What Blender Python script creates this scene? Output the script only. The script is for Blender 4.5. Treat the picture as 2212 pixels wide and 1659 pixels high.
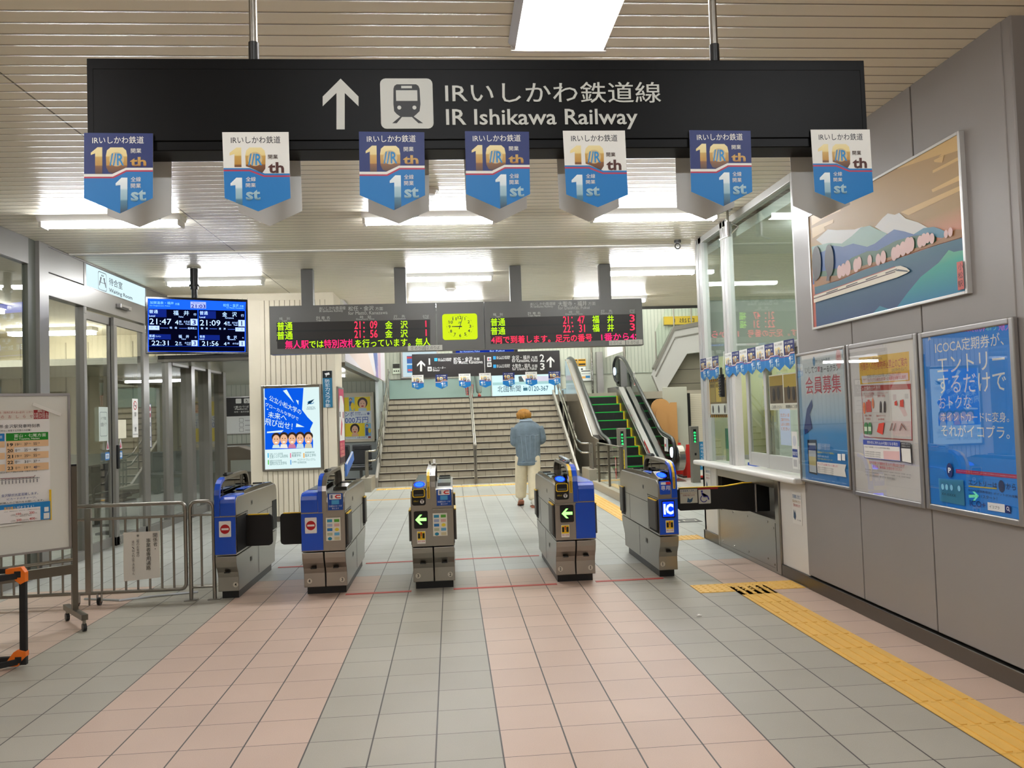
import bpy, math, random
from mathutils import Vector, Matrix
random.seed(7)
for o in list(bpy.data.objects): bpy.data.objects.remove(o)
SC = bpy.context.scene
COL = SC.collection
# ------------------------------------------------------------------ camera
cd = bpy.data.cameras.new('camera'); cam = bpy.data.objects.new('camera', cd); COL.objects.link(cam)
cd.sensor_width = 36.0; cd.lens = 1705.95 / 2212 * 36.0; cd.clip_start = .05; cd.clip_end = 200
yaw, pitch, roll = .07827, .03726, -.03242
fw = Vector((math.sin(yaw)*math.cos(pitch), math.cos(yaw)*math.cos(pitch), math.sin(pitch)))
rt = Vector((math.cos(yaw), -math.sin(yaw), 0)); up = rt.cross(fw)
r2 = rt*math.cos(roll) + up*math.sin(roll); u2 = up*math.cos(roll) - rt*math.sin(roll)
mw = Matrix((r2, u2, -fw)).transposed().to_4x4(); mw.translation = (-.1876, -3.546, 1.5174)
cam.matrix_world = mw
SC.camera = cam
# ------------------------------------------------------------------ world, exposure, renderer limits
wd = bpy.data.worlds.new('world'); SC.world = wd; wd.use_nodes = True
wd.node_tree.nodes['Background'].inputs[0].default_value = (.75, .8, .9, 1)
wd.node_tree.nodes['Background'].inputs[1].default_value = .25
SC.view_settings.view_transform = 'Standard'; SC.view_settings.look = 'None'
SC.view_settings.exposure = 0.3; SC.view_settings.gamma = 1.0; SC.view_settings.use_curve_mapping = False
cy = SC.cycles
cy.max_bounces = 9; cy.diffuse_bounces = 5; cy.glossy_bounces = 4; cy.transmission_bounces = 6; cy.transparent_max_bounces = 16
cy.caustics_reflective = False; cy.caustics_refractive = False; cy.sample_clamp_indirect = 6; cy.use_denoising = True
TUBE = 66.0       # emission of the fluorescent tubes
# ------------------------------------------------------------------ materials
MATS = {}
def lin(h):
    c = [int(h[i:i+2], 16)/255 for i in (0, 2, 4)]
    return tuple(x/12.92 if x <= .04045 else ((x+.055)/1.055)**2.4 for x in c) + (1,)
def newmat(name):
    m = bpy.data.materials.new(name); m.use_nodes = True; MATS[name] = m
    return m, m.node_tree, m.node_tree.nodes['Principled BSDF']
def P(name, hexc, rough=.5, metal=0., spec=.5, emit=0., bump=0., bscale=200., var=0., vscale=3., aniso=0.):
    if name in MATS: return MATS[name]
    m, nt, b = newmat(name); c = lin(hexc)
    b.inputs['Base Color'].default_value = c; b.inputs['Roughness'].default_value = rough; b.inputs['Metallic'].default_value = metal
    b.inputs['Specular IOR Level'].default_value = spec
    if emit: b.inputs['Emission Color'].default_value = c; b.inputs['Emission Strength'].default_value = emit
    if bump or var:
        tc = nt.nodes.new('ShaderNodeTexCoord')
        if bump:
            n = nt.nodes.new('ShaderNodeTexNoise'); n.inputs['Scale'].default_value = bscale
            if aniso:
                mp = nt.nodes.new('ShaderNodeMapping'); mp.inputs['Scale'].default_value = (aniso, aniso, 1) if aniso > 0 else (1, 1, -aniso)
                nt.links.new(tc.outputs['Object'], mp.inputs[0]); nt.links.new(mp.outputs[0], n.inputs['Vector'])
            else: nt.links.new(tc.outputs['Object'], n.inputs['Vector'])
            bp = nt.nodes.new('ShaderNodeBump'); bp.inputs['Strength'].default_value = bump; bp.inputs['Distance'].default_value = .002
            nt.links.new(n.outputs['Fac'], bp.inputs['Height']); nt.links.new(bp.outputs[0], b.inputs['Normal'])
        if var:
            n = nt.nodes.new('ShaderNodeTexNoise'); n.inputs['Scale'].default_value = vscale; n.inputs['Detail'].default_value = 6
            nt.links.new(tc.outputs['Object'], n.inputs['Vector'])
            mx = nt.nodes.new('ShaderNodeMixRGB'); mx.inputs[1].default_value = tuple(x*(1-var) for x in c[:3]) + (1,); mx.inputs[2].default_value = tuple(min(1, x*(1+var)) for x in c[:3]) + (1,)
            nt.links.new(n.outputs['Fac'], mx.inputs[0]); nt.links.new(mx.outputs[0], b.inputs['Base Color'])
    return m
def mix_glass(name, tint, refl=1.0, ior=1.45, rough=0.):
    m, nt, b = newmat(name); nt.nodes.remove(b); out = nt.nodes['Material Output']
    tr = nt.nodes.new('ShaderNodeBsdfTransparent'); tr.inputs[0].default_value = tint
    gl = nt.nodes.new('ShaderNodeBsdfGlossy'); gl.inputs['Roughness'].default_value = rough
    fr = nt.nodes.new('ShaderNodeFresnel'); fr.inputs[0].default_value = ior
    ge = nt.nodes.new('ShaderNodeNewGeometry'); mr = nt.nodes.new('ShaderNodeMapRange'); mr.inputs[3].default_value = ior; mr.inputs[4].default_value = 1/ior
    nt.links.new(ge.outputs['Backfacing'], mr.inputs[0]); nt.links.new(mr.outputs[0], fr.inputs[0])
    mu = nt.nodes.new('ShaderNodeMath'); mu.operation = 'MULTIPLY'; mu.inputs[1].default_value = refl; mu.use_clamp = True
    mx = nt.nodes.new('ShaderNodeMixShader')
    nt.links.new(fr.outputs[0], mu.inputs[0]); nt.links.new(mu.outputs[0], mx.inputs[0])
    nt.links.new(tr.outputs[0], mx.inputs[1]); nt.links.new(gl.outputs[0], mx.inputs[2]); nt.links.new(mx.outputs[0], out.inputs[0])
    return m
def emission(name, hexc, s):
    m, nt, b = newmat(name); nt.nodes.remove(b)
    e = nt.nodes.new('ShaderNodeEmission'); e.inputs[0].default_value = lin(hexc); e.inputs[1].default_value = s
    nt.links.new(e.outputs[0], nt.nodes['Material Output'].inputs[0]); return m
def gradient(name, axis, stops, rough=.5, metal=0., lo=0., hi=1.):
    """printed colour gradient along one object axis (0 x, 1 y, 2 z) from lo to hi metres"""
    m, nt, b = newmat(name); tc = nt.nodes.new('ShaderNodeTexCoord'); sp = nt.nodes.new('ShaderNodeSeparateXYZ')
    mr = nt.nodes.new('ShaderNodeMapRange'); mr.inputs[1].default_value = lo; mr.inputs[2].default_value = hi
    cr = nt.nodes.new('ShaderNodeValToRGB'); el = cr.color_ramp.elements
    while len(el) < len(stops): el.new(.5)
    for e, (p, h) in zip(el, stops): e.position = p; e.color = lin(h)
    nt.links.new(tc.outputs['Object'], sp.inputs[0]); nt.links.new(sp.outputs[axis], mr.inputs[0]); nt.links.new(mr.outputs[0], cr.inputs[0])
    nt.links.new(cr.outputs[0], b.inputs['Base Color']); b.inputs['Roughness'].default_value = rough; b.inputs['Metallic'].default_value = metal
    return m
def MT(k):
    """material by key: a named one, 'c:hex' print, 'e:hex:strength' lit"""
    if k in MATS: return MATS[k]
    if k[:2] == 'c:': return P(k, k[2:], .45, 0, .4)
    if k[:2] == 'e:':
        _, h, s = k.split(':'); return emission(k, h, float(s))
    raise KeyError(k)
# ------------------------------------------------------------------ text
TXT = {}
def glyphs(s, bold=0., shear=0.):
    k = (s, bold, shear)
    if k not in TXT:
        c = bpy.data.curves.new('t', 'FONT'); c.body = s; c.resolution_u = 2; c.offset = bold; c.shear = shear
        o = bpy.data.objects.new('t', c); m = o.to_mesh()
        v = [(p.co.x, p.co.y) for p in m.vertices]; f = [tuple(p.vertices) for p in m.polygons]
        o.to_mesh_clear(); bpy.data.objects.remove(o); bpy.data.curves.remove(c)
        xs = [p[0] for p in v] or [0, 1]; ys = [p[1] for p in v] or [0, 1]
        TXT[k] = (v, f, (min(xs), min(ys), max(xs), max(ys)))
    return TXT[k]
# ------------------------------------------------------------------ mesh builder
LOC = {}
def wloc(o): return Vector((0, 0, 0)) if o is None else Vector(LOC[o.name])
class M:
    def __init__(s): s.v = []; s.f = []; s.k = []; s.m = []
    def slot(s, mat):
        if mat not in s.m: s.m.append(mat)
        return s.m.index(mat)
    def add(s, v, f, mat):
        n = len(s.v); i = s.slot(mat); s.v += [tuple(p) for p in v]; s.f += [tuple(a+n for a in q) for q in f]; s.k += [i]*len(f); return s
    def box(s, x0, x1, y0, y1, z0, z1, mat):
        v = [(x, y, z) for x in (x0, x1) for y in (y0, y1) for z in (z0, z1)]
        return s.add(v, [(0, 1, 3, 2), (4, 6, 7, 5), (0, 4, 5, 1), (2, 3, 7, 6), (0, 2, 6, 4), (1, 5, 7, 3)], mat)
    def prism(s, poly, ax, a, b, mat):
        """poly: 2-D outline in the two other axes (x: yz, y: xz, z: xy), extruded along ax from a to b"""
        n = len(poly)
        def pt(q, t): return {'x': (t, q[0], q[1]), 'y': (q[0], t, q[1]), 'z': (q[0], q[1], t)}[ax]
        v = [pt(q, a) for q in poly] + [pt(q, b) for q in poly]
        ar = sum(poly[i][0]*poly[(i+1) % n][1]-poly[(i+1) % n][0]*poly[i][1] for i in range(n))
        if ax == 'y': ar = -ar
        fl = ar*(b-a) > 0
        A, B = tuple(range(n)), tuple(range(n, 2*n))
        f = [A[::-1] if fl else A, B if fl else B[::-1]]
        for i in range(n):
            j = (i+1) % n; q = (i, j, n+j, n+i); f.append(q if fl else q[::-1])
        return s.add(v, f, mat)
    def cyl(s, p0, p1, r, mat, n=14, r2=None, caps=True):
        p0, p1 = Vector(p0), Vector(p1); d = (p1-p0).normalized(); r2 = r if r2 is None else r2
        a = d.orthogonal().normalized(); b = d.cross(a)
        v = [p+(a*math.cos(t)+b*math.sin(t))*q for p, q in ((p0, r), (p1, r2)) for t in (2*math.pi*i/n for i in range(n))]
        f = [(i, (i+1) % n, n+(i+1) % n, n+i) for i in range(n)]
        if caps: f += [tuple(range(n))[::-1], tuple(range(n, 2*n))]
        return s.add(v, f, mat)
    def tube(s, pts, r, mat, n=10, caps=True, closed=False):
        pts = [Vector(p) for p in pts]; N = len(pts); v = []; ref = None
        for i, p in enumerate(pts):
            if closed: d = (pts[(i+1) % N]-pts[i-1]).normalized()
            else: d = ((pts[min(i+1, N-1)]-p).normalized()+(p-pts[max(i-1, 0)]).normalized()).normalized()
            if ref is None: ref = d.orthogonal().normalized()
            a = (ref-d*ref.dot(d)).normalized(); ref = a; b = d.cross(a)
            rr = r[i] if isinstance(r, (list, tuple)) else r
            v += [p+(a*math.cos(2*math.pi*k/n)+b*math.sin(2*math.pi*k/n))*rr for k in range(n)]
        f = [(i*n+k, i*n+(k+1) % n, (i+1)*n+(k+1) % n, (i+1)*n+k) for i in range(N-1) for k in range(n)]
        if closed: f += [((N-1)*n+k, (N-1)*n+(k+1) % n, (k+1) % n, k) for k in range(n)]
        elif caps: f += [tuple(range(n))[::-1], tuple((N-1)*n+k for k in range(n))]
        return s.add(v, f, mat)
    def ball(s, c, r, mat, n=14, m=9, sq=(1, 1, 1)):
        c = Vector(c); v = []; f = []
        for j in range(m+1):
            t = math.pi*j/m
            for i in range(n):
                p = 2*math.pi*i/n; v.append(c+Vector((math.sin(t)*math.cos(p)*sq[0], math.sin(t)*math.sin(p)*sq[1], math.cos(t)*sq[2]))*r)
        for j in range(m):
            for i in range(n): f.append((j*n+i, (j+1)*n+i, (j+1)*n+(i+1) % n, j*n+(i+1) % n))
        return s.add(v, f, mat)
    def rings(s, rs, mat, caps=True):
        n = len(rs[0]); v = [p for r in rs for p in r]
        f = [(j*n+i, j*n+(i+1) % n, (j+1)*n+(i+1) % n, (j+1)*n+i) for j in range(len(rs)-1) for i in range(n)]
        if caps: f += [tuple(range(n))[::-1], tuple((len(rs)-1)*n+i for i in range(n))]
        return s.add(v, f, mat)
    def art(s, cmds, O, u, w, n, step=.0003, d0=.0004, swap=None):
        """flat print: 2-D commands in metres on the plane at O with axes u, w, each layer a hair in front of the last"""
        O, u, w, n = Vector(O), Vector(u), Vector(w), Vector(n)
        d = d0
        def P3(x, y): return O+u*x+w*y+n*d
        def poly(pts, mat):
            ar = sum(pts[i][0]*pts[(i+1) % len(pts)][1]-pts[(i+1) % len(pts)][0]*pts[i][1] for i in range(len(pts)))
            q = tuple(range(len(pts))); flip = (ar < 0) != (u.cross(w).dot(n) < 0)
            s.add([P3(*p) for p in pts], [q[::-1] if flip else q], MT(mat))
        for c in cmds:
            k = c[0]
            if k == 'R': poly([(c[1], c[2]), (c[3], c[2]), (c[3], c[4]), (c[1], c[4])], c[5])
            elif k == 'P': poly(c[1], c[2])
            elif k == 'E': poly([(c[1]+c[3]*math.cos(t), c[2]+c[4]*math.sin(t)) for t in (2*math.pi*i/24 for i in range(24))], c[5])
            elif k in ('RR', 'RO'):
                x0, y0, x1, y1, r = c[1:6]; pts = []
                for cx, cy_, a in ((x1-r, y1-r, 0), (x0+r, y1-r, 90), (x0+r, y0+r, 180), (x1-r, y0+r, 270)):
                    pts += [(cx+r*math.cos(math.radians(a+t)), cy_+r*math.sin(math.radians(a+t))) for t in (0, 22, 45, 68, 90)]
                if k == 'RR': poly(pts, c[6])
                else:
                    cx, cy_ = (x0+x1)/2, (y0+y1)/2; t = c[6]; kx = 1-2*t/(x1-x0); ky = 1-2*t/(y1-y0)
                    inn = [(cx+(p[0]-cx)*kx, cy_+(p[1]-cy_)*ky) for p in pts]
                    for i in range(len(pts)): j = (i+1) % len(pts); poly([pts[i], pts[j], inn[j], inn[i]], c[7])
            elif k == 'T':
                bo = c[7] if len(c) > 7 else 0.
                v, f, (a, b, e, g) = glyphs(c[1], bo if c[1].isascii() else min(bo, .004))
                sx = (c[4]-c[2])/max(e-a, 1e-6); sy = (c[5]-c[3])/max(g-b, 1e-6); x0 = c[2]
                if c[1] in '一ー、・' and sy > sx: sy = sx
                if c[1] == '1' and sx > sy*1.05: sx = sy*1.05; x0 = (c[2]+c[4])/2-(e-a)*sx/2
                s.add([P3(x0+(p[0]-a)*sx, c[3]+(p[1]-b)*sy) for p in v], f, MT(c[6]))
            elif k == 'A':
                v, f, (a, b, e, g) = glyphs(c[1], .004 if c[1] != '//R' else .02, .12 if c[1] != '//R' else 0.)
                bx, by = c[4]-c[2], c[5]-c[3]; sy = c[6]/max(g-b, 1e-6)
                s.add([P3(c[2]+bx*(p[0]-a)/(e-a), c[3]+by*(p[0]-a)/(e-a)+(p[1]-b)*sy) for p in v], f, MT(c[7]))
            d += step
        return s
    def build(s, name, parent=None, bevel=0., smooth=False, sub=0, seg=2):
        me = bpy.data.meshes.new(name); L = wloc(parent)
        me.from_pydata([Vector(p)-L for p in s.v], [], s.f)
        for m in s.m: me.materials.append(m)
        me.polygons.foreach_set('material_index', s.k)
        if smooth: me.polygons.foreach_set('use_smooth', [True]*len(me.polygons))
        me.update()
        o = bpy.data.objects.new(name, me); COL.objects.link(o); LOC[o.name] = tuple(L)
        if parent: o.parent = parent
        if bevel:
            b = o.modifiers.new('bevel', 'BEVEL'); b.width = bevel; b.segments = seg; b.limit_method = 'ANGLE'; b.angle_limit = math.radians(40)
        if sub:
            b = o.modifiers.new('sub', 'SUBSURF'); b.levels = sub; b.render_levels = sub
        if smooth and smooth != 'all' and not sub:
            try: me.set_sharp_from_angle(angle=math.radians(38))
            except Exception: pass
        return o
def tag(o, label, cat, group=None):
    o['label'] = label; o['category'] = cat
    if group: o['group'] = group
    return o
def thing(name, label, cat, loc, group=None):
    o = bpy.data.objects.new(name, None); o.empty_display_size = .1; COL.objects.link(o); o.location = loc; LOC[o.name] = tuple(loc)
    return tag(o, label, cat, group)
def struct(m, name, parent=None, **k):
    o = m.build(name, parent, **k)
    if parent is None: o['kind'] = 'structure'
    return o
def dup(root, loc, label, rotz=None):
    r = root.copy(); COL.objects.link(r); r.location = loc; LOC[r.name] = tuple(loc); r['label'] = label
    if rotz is not None: r.rotation_euler.z = rotz
    for ch in list(root.children):
        c = ch.copy(); COL.objects.link(c); c.parent = r
        for g in list(ch.children):
            e = g.copy(); COL.objects.link(e); e.parent = c
    return r
def rail(pts, bend=.06, n=5):
    """round the corners of a polyline"""
    pts = [Vector(p) for p in pts]; out = [pts[0]]
    for i in range(1, len(pts)-1):
        a, b, c = pts[i-1], pts[i], pts[i+1]; d1 = (a-b); d2 = (c-b); r = min(bend, d1.length*.45, d2.length*.45)
        p, q = b+d1.normalized()*r, b+d2.normalized()*r
        out += [p*(1-t)**2+b*2*t*(1-t)+q*t*t for t in (k/n for k in range(n+1))]
    return out+[pts[-1]]
ART={'sign': [('P', [(0.7972, 0.2319),
(0.8532, 0.1728),
(0.8525, 0.1409),
(0.8093, 0.1846),
(0.8064, 0.0648),
(0.78, 0.0649),
(0.7829, 0.1847),
(0.7377, 0.1411),
(0.7385, 0.1729)], 'c:c9cbc4'),
('RR', 0.9235, 0.0662, 1.0938, 0.2325, 0.018, 'c:c9cbc4'),
('P', [(0.9665, 0.1981),
(0.9698, 0.2079),
(0.9775, 0.2129),
(1.0404, 0.213),
(1.0479, 0.2079),
(1.0515, 0.1981),
(1.0528, 0.1474),
(1.0494, 0.124),
(1.0396, 0.1143),
(1.0298, 0.1062),
(1.0598, 0.0839),
(1.0445, 0.084),
(1.0241, 0.1046),
(0.9917, 0.1047),
(0.9741, 0.0842),
(0.9596, 0.0843),
(0.9861, 0.1063),
(0.9749, 0.1145),
(0.9668, 0.1242),
(0.9651, 0.1476)], 'c:0a0a0b'),
('R', 0.9918, 0.1997, 1.0267, 0.2079, 'c:c9cbc4'),
('R', 0.9743, 0.1576, 1.0435, 0.1931, 'c:c9cbc4'),
('E', 0.9838, 0.1355, 0.0065, 0.0065, 'c:c9cbc4'),
('E', 1.0329, 0.1354, 0.0065, 0.0065, 'c:c9cbc4'),
('T', 'IRいしかわ鉄道線', 1.1345, 0.15, 1.8545, 0.2208, 'c:c9cbc4', 0.01),
('T', 'IR Ishikawa Railway', 1.1349, 0.0606, 1.7721, 0.1296, 'c:c9cbc4', 0.012)], 'banner_dark': [('P', [(0.0002, 0.2592),
(0.2108, 0.2563),
(0.2091, 0.1459),
(0.1261, 0.1466),
(0.0846, 0.127),
(-0.0013, 0.1278)], 'c:0e2668'),
('P', [(-0.0013, 0.1278),
(0.0846, 0.127),
(0.1261, 0.1466),
(0.2091, 0.1459),
(0.2076, 0.0487),
(0.1062, 0.0011),
(-0.0022, 0.0511)], 'c:0a74ba'),
('P', [(-0.0013, 0.1278),
(0.0846, 0.127),
(0.1261, 0.1466),
(0.2091, 0.1459),
(0.209, 0.1384),
(0.1271, 0.1391),
(0.0862, 0.1184),
(-0.0014, 0.1192)], 'c:e8e8e2'),
('P', [(-0.0014, 0.1192),
(0.0862, 0.1184),
(0.1271, 0.1391),
(0.209, 0.1384),
(0.2089, 0.1331),
(0.1285, 0.1338),
(0.088, 0.1131),
(-0.0015, 0.1139)], 'c:b03552'),
('T', 'IRいしかわ鉄道', 0.0251, 0.2236, 0.1824, 0.2471, 'c:e8e8e2', 0.012),
('P', [(0.0202, 0.1952),
(0.0408, 0.2127),
(0.0555, 0.2126),
(0.0545, 0.1273),
(0.0326, 0.1275),
(0.0334, 0.1932),
(0.0201, 0.1877)], 'gold'),
('P', [(0.0663, 0.1855),
(0.0694, 0.2024),
(0.0803, 0.2117),
(0.118, 0.2115),
(0.128, 0.202),
(0.131, 0.185),
(0.1305, 0.1488),
(0.1261, 0.1474),
(0.0864, 0.1289),
(0.0739, 0.1328),
(0.0669, 0.1479)], 'gold'),
('E', 0.0985, 0.174, 0.023, 0.023, 'c:cdb98a'),
('A', '//R', 0.077, 0.1534, 0.1208, 0.1531, 0.0395, 'c:1d86c6'),
('T', '開業', 0.1425, 0.193, 0.1747, 0.2083, 'c:e8e8e2', 0.015),
('T', 'th', 0.1399, 0.1499, 0.1893, 0.1804, 'gold', 0.03),
('P', [(0.0949, 0.0969),
(0.1131, 0.1148),
(0.1311, 0.1146),
(0.1297, 0.0128),
(0.108, 0.0026),
(0.1092, 0.0911),
(0.0948, 0.0894)], 'silver'),
('T', '全線', 0.1412, 0.101, 0.1723, 0.1171, 'c:e8e8e2', 0.015),
('T', '開業', 0.1409, 0.0811, 0.172, 0.0964, 'c:e8e8e2', 0.015),
('T', 'st', 0.1406, 0.0384, 0.1876, 0.0758, 'silver', 0.03)], 'banner_light': [('P', [(-0.0029, 0.2591),
(0.2055, 0.2589),
(0.2056, 0.1241),
(0.1278, 0.1247),
(0.082, 0.1423),
(-0.0006, 0.143)], 'c:e8e8e2'),
('P', [(-0.0006, 0.143),
(0.082, 0.1423),
(0.1278, 0.1247),
(0.2063, 0.124),
(0.2075, 0.0438),
(0.105, 0.0025),
(0.0012, 0.0462)], 'c:0a74ba'),
('P', [(-0.0007, 0.138),
(0.0808, 0.1373),
(0.1269, 0.1186),
(0.2069, 0.1179),
(0.2068, 0.1126),
(0.1254, 0.1133),
(0.0793, 0.132),
(-0.0008, 0.1327)], 'c:b03552'),
('T', 'IRいしかわ鉄道', 0.024, 0.2218, 0.1791, 0.2456, 'c:23262e', 0.012),
('P', [(0.0193, 0.1923),
(0.041, 0.2093),
(0.0557, 0.2092),
(0.0556, 0.1459),
(0.0335, 0.1461),
(0.0343, 0.1884),
(0.0192, 0.1835)], 'gold'),
('P', [(0.0681, 0.1824),
(0.0714, 0.1996),
(0.0815, 0.209),
(0.1184, 0.2088),
(0.1286, 0.1992),
(0.1316, 0.182),
(0.13, 0.14),
(0.1205, 0.1263),
(0.0839, 0.1434),
(0.0693, 0.1481)], 'gold'),
('E', 0.0985, 0.1715, 0.0229, 0.0229, 'c:cdb98a'),
('A', '//R', 0.0767, 0.1511, 0.1202, 0.1507, 0.0381, 'c:1d86c6'),
('T', '開業', 0.1394, 0.171, 0.1702, 0.1857, 'c:3a1f14', 0.015),
('T', 'th', 0.1389, 0.1253, 0.1889, 0.1609, 'c:4a1c12', 0.03),
('P', [(0.0204, 0.0934),
(0.0391, 0.1115),
(0.0568, 0.1113),
(0.0565, 0.022),
(0.0358, 0.0306),
(0.0357, 0.0875),
(0.0203, 0.0858)], 'silver'),
('T', '全線', 0.0686, 0.0991, 0.0996, 0.1138, 'c:e8e8e2', 0.015),
('T', '開業', 0.0682, 0.0801, 0.0992, 0.0937, 'c:e8e8e2', 0.015),
('T', 'st', 0.0678, 0.0381, 0.1131, 0.072, 'silver', 0.03)], 'board_l_head': [('T', 'IRいしかわ鉄道線', 0.6308, 0.556, 0.9625, 0.6031, 'c:c4c4be'),
('T', 'IR Ishikawa Railway', 0.6297, 0.5217, 0.9303, 0.5586, 'c:c4c4be'),
('T', '松任・金沢', 0.998, 0.5401, 1.3218, 0.5999, 'c:c4c4be', 0.008),
('T', '方面', 1.3434, 0.5374, 1.4415, 0.5844, 'c:c4c4be'),
('T', 'for Mattō, Kanazawa', 0.9964, 0.4801, 1.4985, 0.5345, 'c:c4c4be'),
('T', '種\u3000別', 0.1188, 0.4402, 0.2542, 0.475, 'c:c4c4be'),
('T', 'Type', 0.1505, 0.4156, 0.2196, 0.441, 'c:c4c4be'),
('T', '列 車 名', 0.5858, 0.438, 0.7595, 0.477, 'c:c4c4be'),
('T', 'Train Name', 0.585, 0.4126, 0.7589, 0.4404, 'c:c4c4be'),
('T', '時\u3000刻', 1.144, 0.4371, 1.2845, 0.4738, 'c:c4c4be'),
('T', 'Departure Time', 1.096, 0.4121, 1.328, 0.4398, 'c:c4c4be'),
('T', '行\u3000先', 1.5772, 0.435, 1.7234, 0.4719, 'c:c4c4be'),
('T', 'Destination', 1.5763, 0.4124, 1.7291, 0.4367, 'c:c4c4be'),
('T', 'のりば', 1.9528, 0.436, 2.0283, 0.4666, 'c:c4c4be'),
('T', 'Track', 1.9567, 0.4151, 2.0277, 0.4344, 'c:c4c4be')], 'board_l_led': [('P', [(0.0834, 0.4093),
(2.0481, 0.4034),
(2.0384, 0.062),
(0.0887, 0.0695)], 'c:1c1712'),
('P', [(0.0813, 0.3066),
(2.045, 0.2959),
(2.0444, 0.2735),
(0.0808, 0.2829)], 'c:0a0908'),
('P', [(0.0789, 0.1913),
(2.0417, 0.1805),
(2.0411, 0.1581),
(0.0784, 0.1676)], 'c:0a0908'),
('T', '普通', 0.0912, 0.3064, 0.2854, 0.4139, 'e:a8f010:1.7', 0.003),
('T', '21：09', 1.0716, 0.3027, 1.363, 0.4021, 'e:ff2a48:2.0', 0.003),
('T', '金\u3000沢', 1.4647, 0.2949, 1.7544, 0.3961, 'e:a8f010:1.7', 0.003),
('T', '1', 1.9713, 0.308, 2.0088, 0.3892, 'e:ff2a48:2.0', 0.003),
('T', '普通', 0.0888, 0.1893, 0.286, 0.2953, 'e:a8f010:1.7', 0.003),
('T', '21：56', 1.0687, 0.1846, 1.3631, 0.2859, 'e:ff2a48:2.0', 0.003),
('T', '金\u3000沢', 1.4617, 0.1781, 1.7513, 0.2812, 'e:a8f010:1.7', 0.003),
('T', '1', 1.9713, 0.191, 2.0086, 0.2753, 'e:ff2a48:2.0', 0.003),
('T', '無人駅', 0.1897, 0.0671, 0.4848, 0.1743, 'e:ff2060:2.0', 0.003),
('T', 'では', 0.4901, 0.0749, 0.6731, 0.162, 'e:a8f010:1.7', 0.003),
('T', '特別改札', 0.6801, 0.0646, 1.0711, 0.1731, 'e:ff2060:2.0', 0.003),
('T', 'を行っています。無人', 1.0767, 0.062, 2.0384, 0.1663, 'e:a8f010:1.7', 0.003)], 'board_l_plate': [('R', 1.7482, 0.0014, 1.9683, 0.0663, 'c:c8c6be'),
('T', '① のりば', 1.7827, 0.0127, 1.9655, 0.0558, 'c:4a4a4a'),
('R', 1.975, 0.0019, 2.1942, 0.0685, 'c:c8c6be'),
('T', '② のりば', 1.9858, 0.014, 2.1595, 0.057, 'c:4a4a4a')], 'board_r_head': [('T', 'IRいしかわ鉄道線', 3.3644, 0.5555, 3.6961, 0.5999, 'c:c4c4be'),
('T', 'IR Ishikawa Railway', 3.3656, 0.5202, 3.6655, 0.5561, 'c:c4c4be'),
('T', '大聖寺・福井', 3.7311, 0.5384, 4.1136, 0.6027, 'c:c4c4be', 0.008),
('T', '方面', 4.1329, 0.5439, 4.2295, 0.5901, 'c:c4c4be'),
('T', 'for Daishōji, Fukui', 3.729, 0.4829, 4.1492, 0.5401, 'c:c4c4be'),
('T', '種\u3000別', 2.8675, 0.433, 2.9945, 0.4663, 'c:c4c4be'),
('T', 'Type', 2.8994, 0.4073, 2.9633, 0.4325, 'c:c4c4be'),
('T', '列 車 名', 3.3243, 0.439, 3.492, 0.472, 'c:c4c4be'),
('T', 'Train Name', 3.3258, 0.4124, 3.4911, 0.4387, 'c:c4c4be'),
('T', '時\u3000刻', 3.8738, 0.4407, 4.0066, 0.4757, 'c:c4c4be'),
('T', 'Departure Time', 3.8259, 0.4156, 4.0527, 0.4447, 'c:c4c4be'),
('T', '行\u3000先', 4.3012, 0.4441, 4.451, 0.4795, 'c:c4c4be'),
('T', 'Destination', 4.2999, 0.4199, 4.4528, 0.4461, 'c:c4c4be'),
('T', 'のりば', 4.685, 0.4467, 4.7529, 0.479, 'c:c4c4be'),
('T', 'Track', 4.6837, 0.4239, 4.752, 0.4455, 'c:c4c4be')], 'board_r_led': [('P', [(2.8312, 0.4037),
(4.7707, 0.4154),
(4.7576, 0.0781),
(2.8272, 0.0645)], 'c:1c1712'),
('P', [(2.8281, 0.3033),
(4.7666, 0.3109),
(4.7658, 0.2895),
(2.8274, 0.2822)], 'c:0a0908'),
('P', [(2.8245, 0.1885),
(4.7622, 0.1958),
(4.7613, 0.1744),
(2.8238, 0.1661)], 'c:0a0908'),
('T', '普通', 2.8351, 0.2987, 3.0232, 0.4009, 'e:a8f010:1.7', 0.003),
('T', '21：47', 3.7911, 0.3056, 4.0783, 0.4056, 'e:ff2a48:2.0', 0.003),
('T', '福\u3000井', 4.18, 0.3018, 4.4686, 0.406, 'e:a8f010:1.7', 0.003),
('T', '3', 4.6823, 0.3113, 4.749, 0.408, 'e:ff2a48:2.0', 0.003),
('T', '普通', 2.8341, 0.1837, 3.0208, 0.2847, 'e:a8f010:1.7', 0.003),
('T', '22：31', 3.7871, 0.1897, 4.0781, 0.2912, 'e:ff2a48:2.0', 0.003),
('T', '福\u3000井', 4.1785, 0.1883, 4.4656, 0.2926, 'e:a8f010:1.7', 0.003),
('T', '3', 4.6818, 0.1961, 4.7473, 0.2915, 'e:ff2a48:2.0', 0.003),
('T', '4両で到着します。足元の番号', 2.8343, 0.0662, 4.1676, 0.1659, 'e:ff2a48:2.0', 0.003),
('T', '1番から4', 4.2923, 0.068, 4.7342, 0.1671, 'e:ff2060:2.0', 0.003),
('R', 4.748, 0.1289, 4.7582, 0.1452, 'e:ff2060:2.0'),
('R', 4.7462, 0.0821, 4.7564, 0.0984, 'e:ff2060:2.0')], 'board_r_plate': [('R', 4.3923, 0.0056, 4.61, 0.0672, 'c:c8c6be'),
('T', '② のりば', 4.4028, 0.0162, 4.5631, 0.0589, 'c:4a4a4a'),
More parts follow.
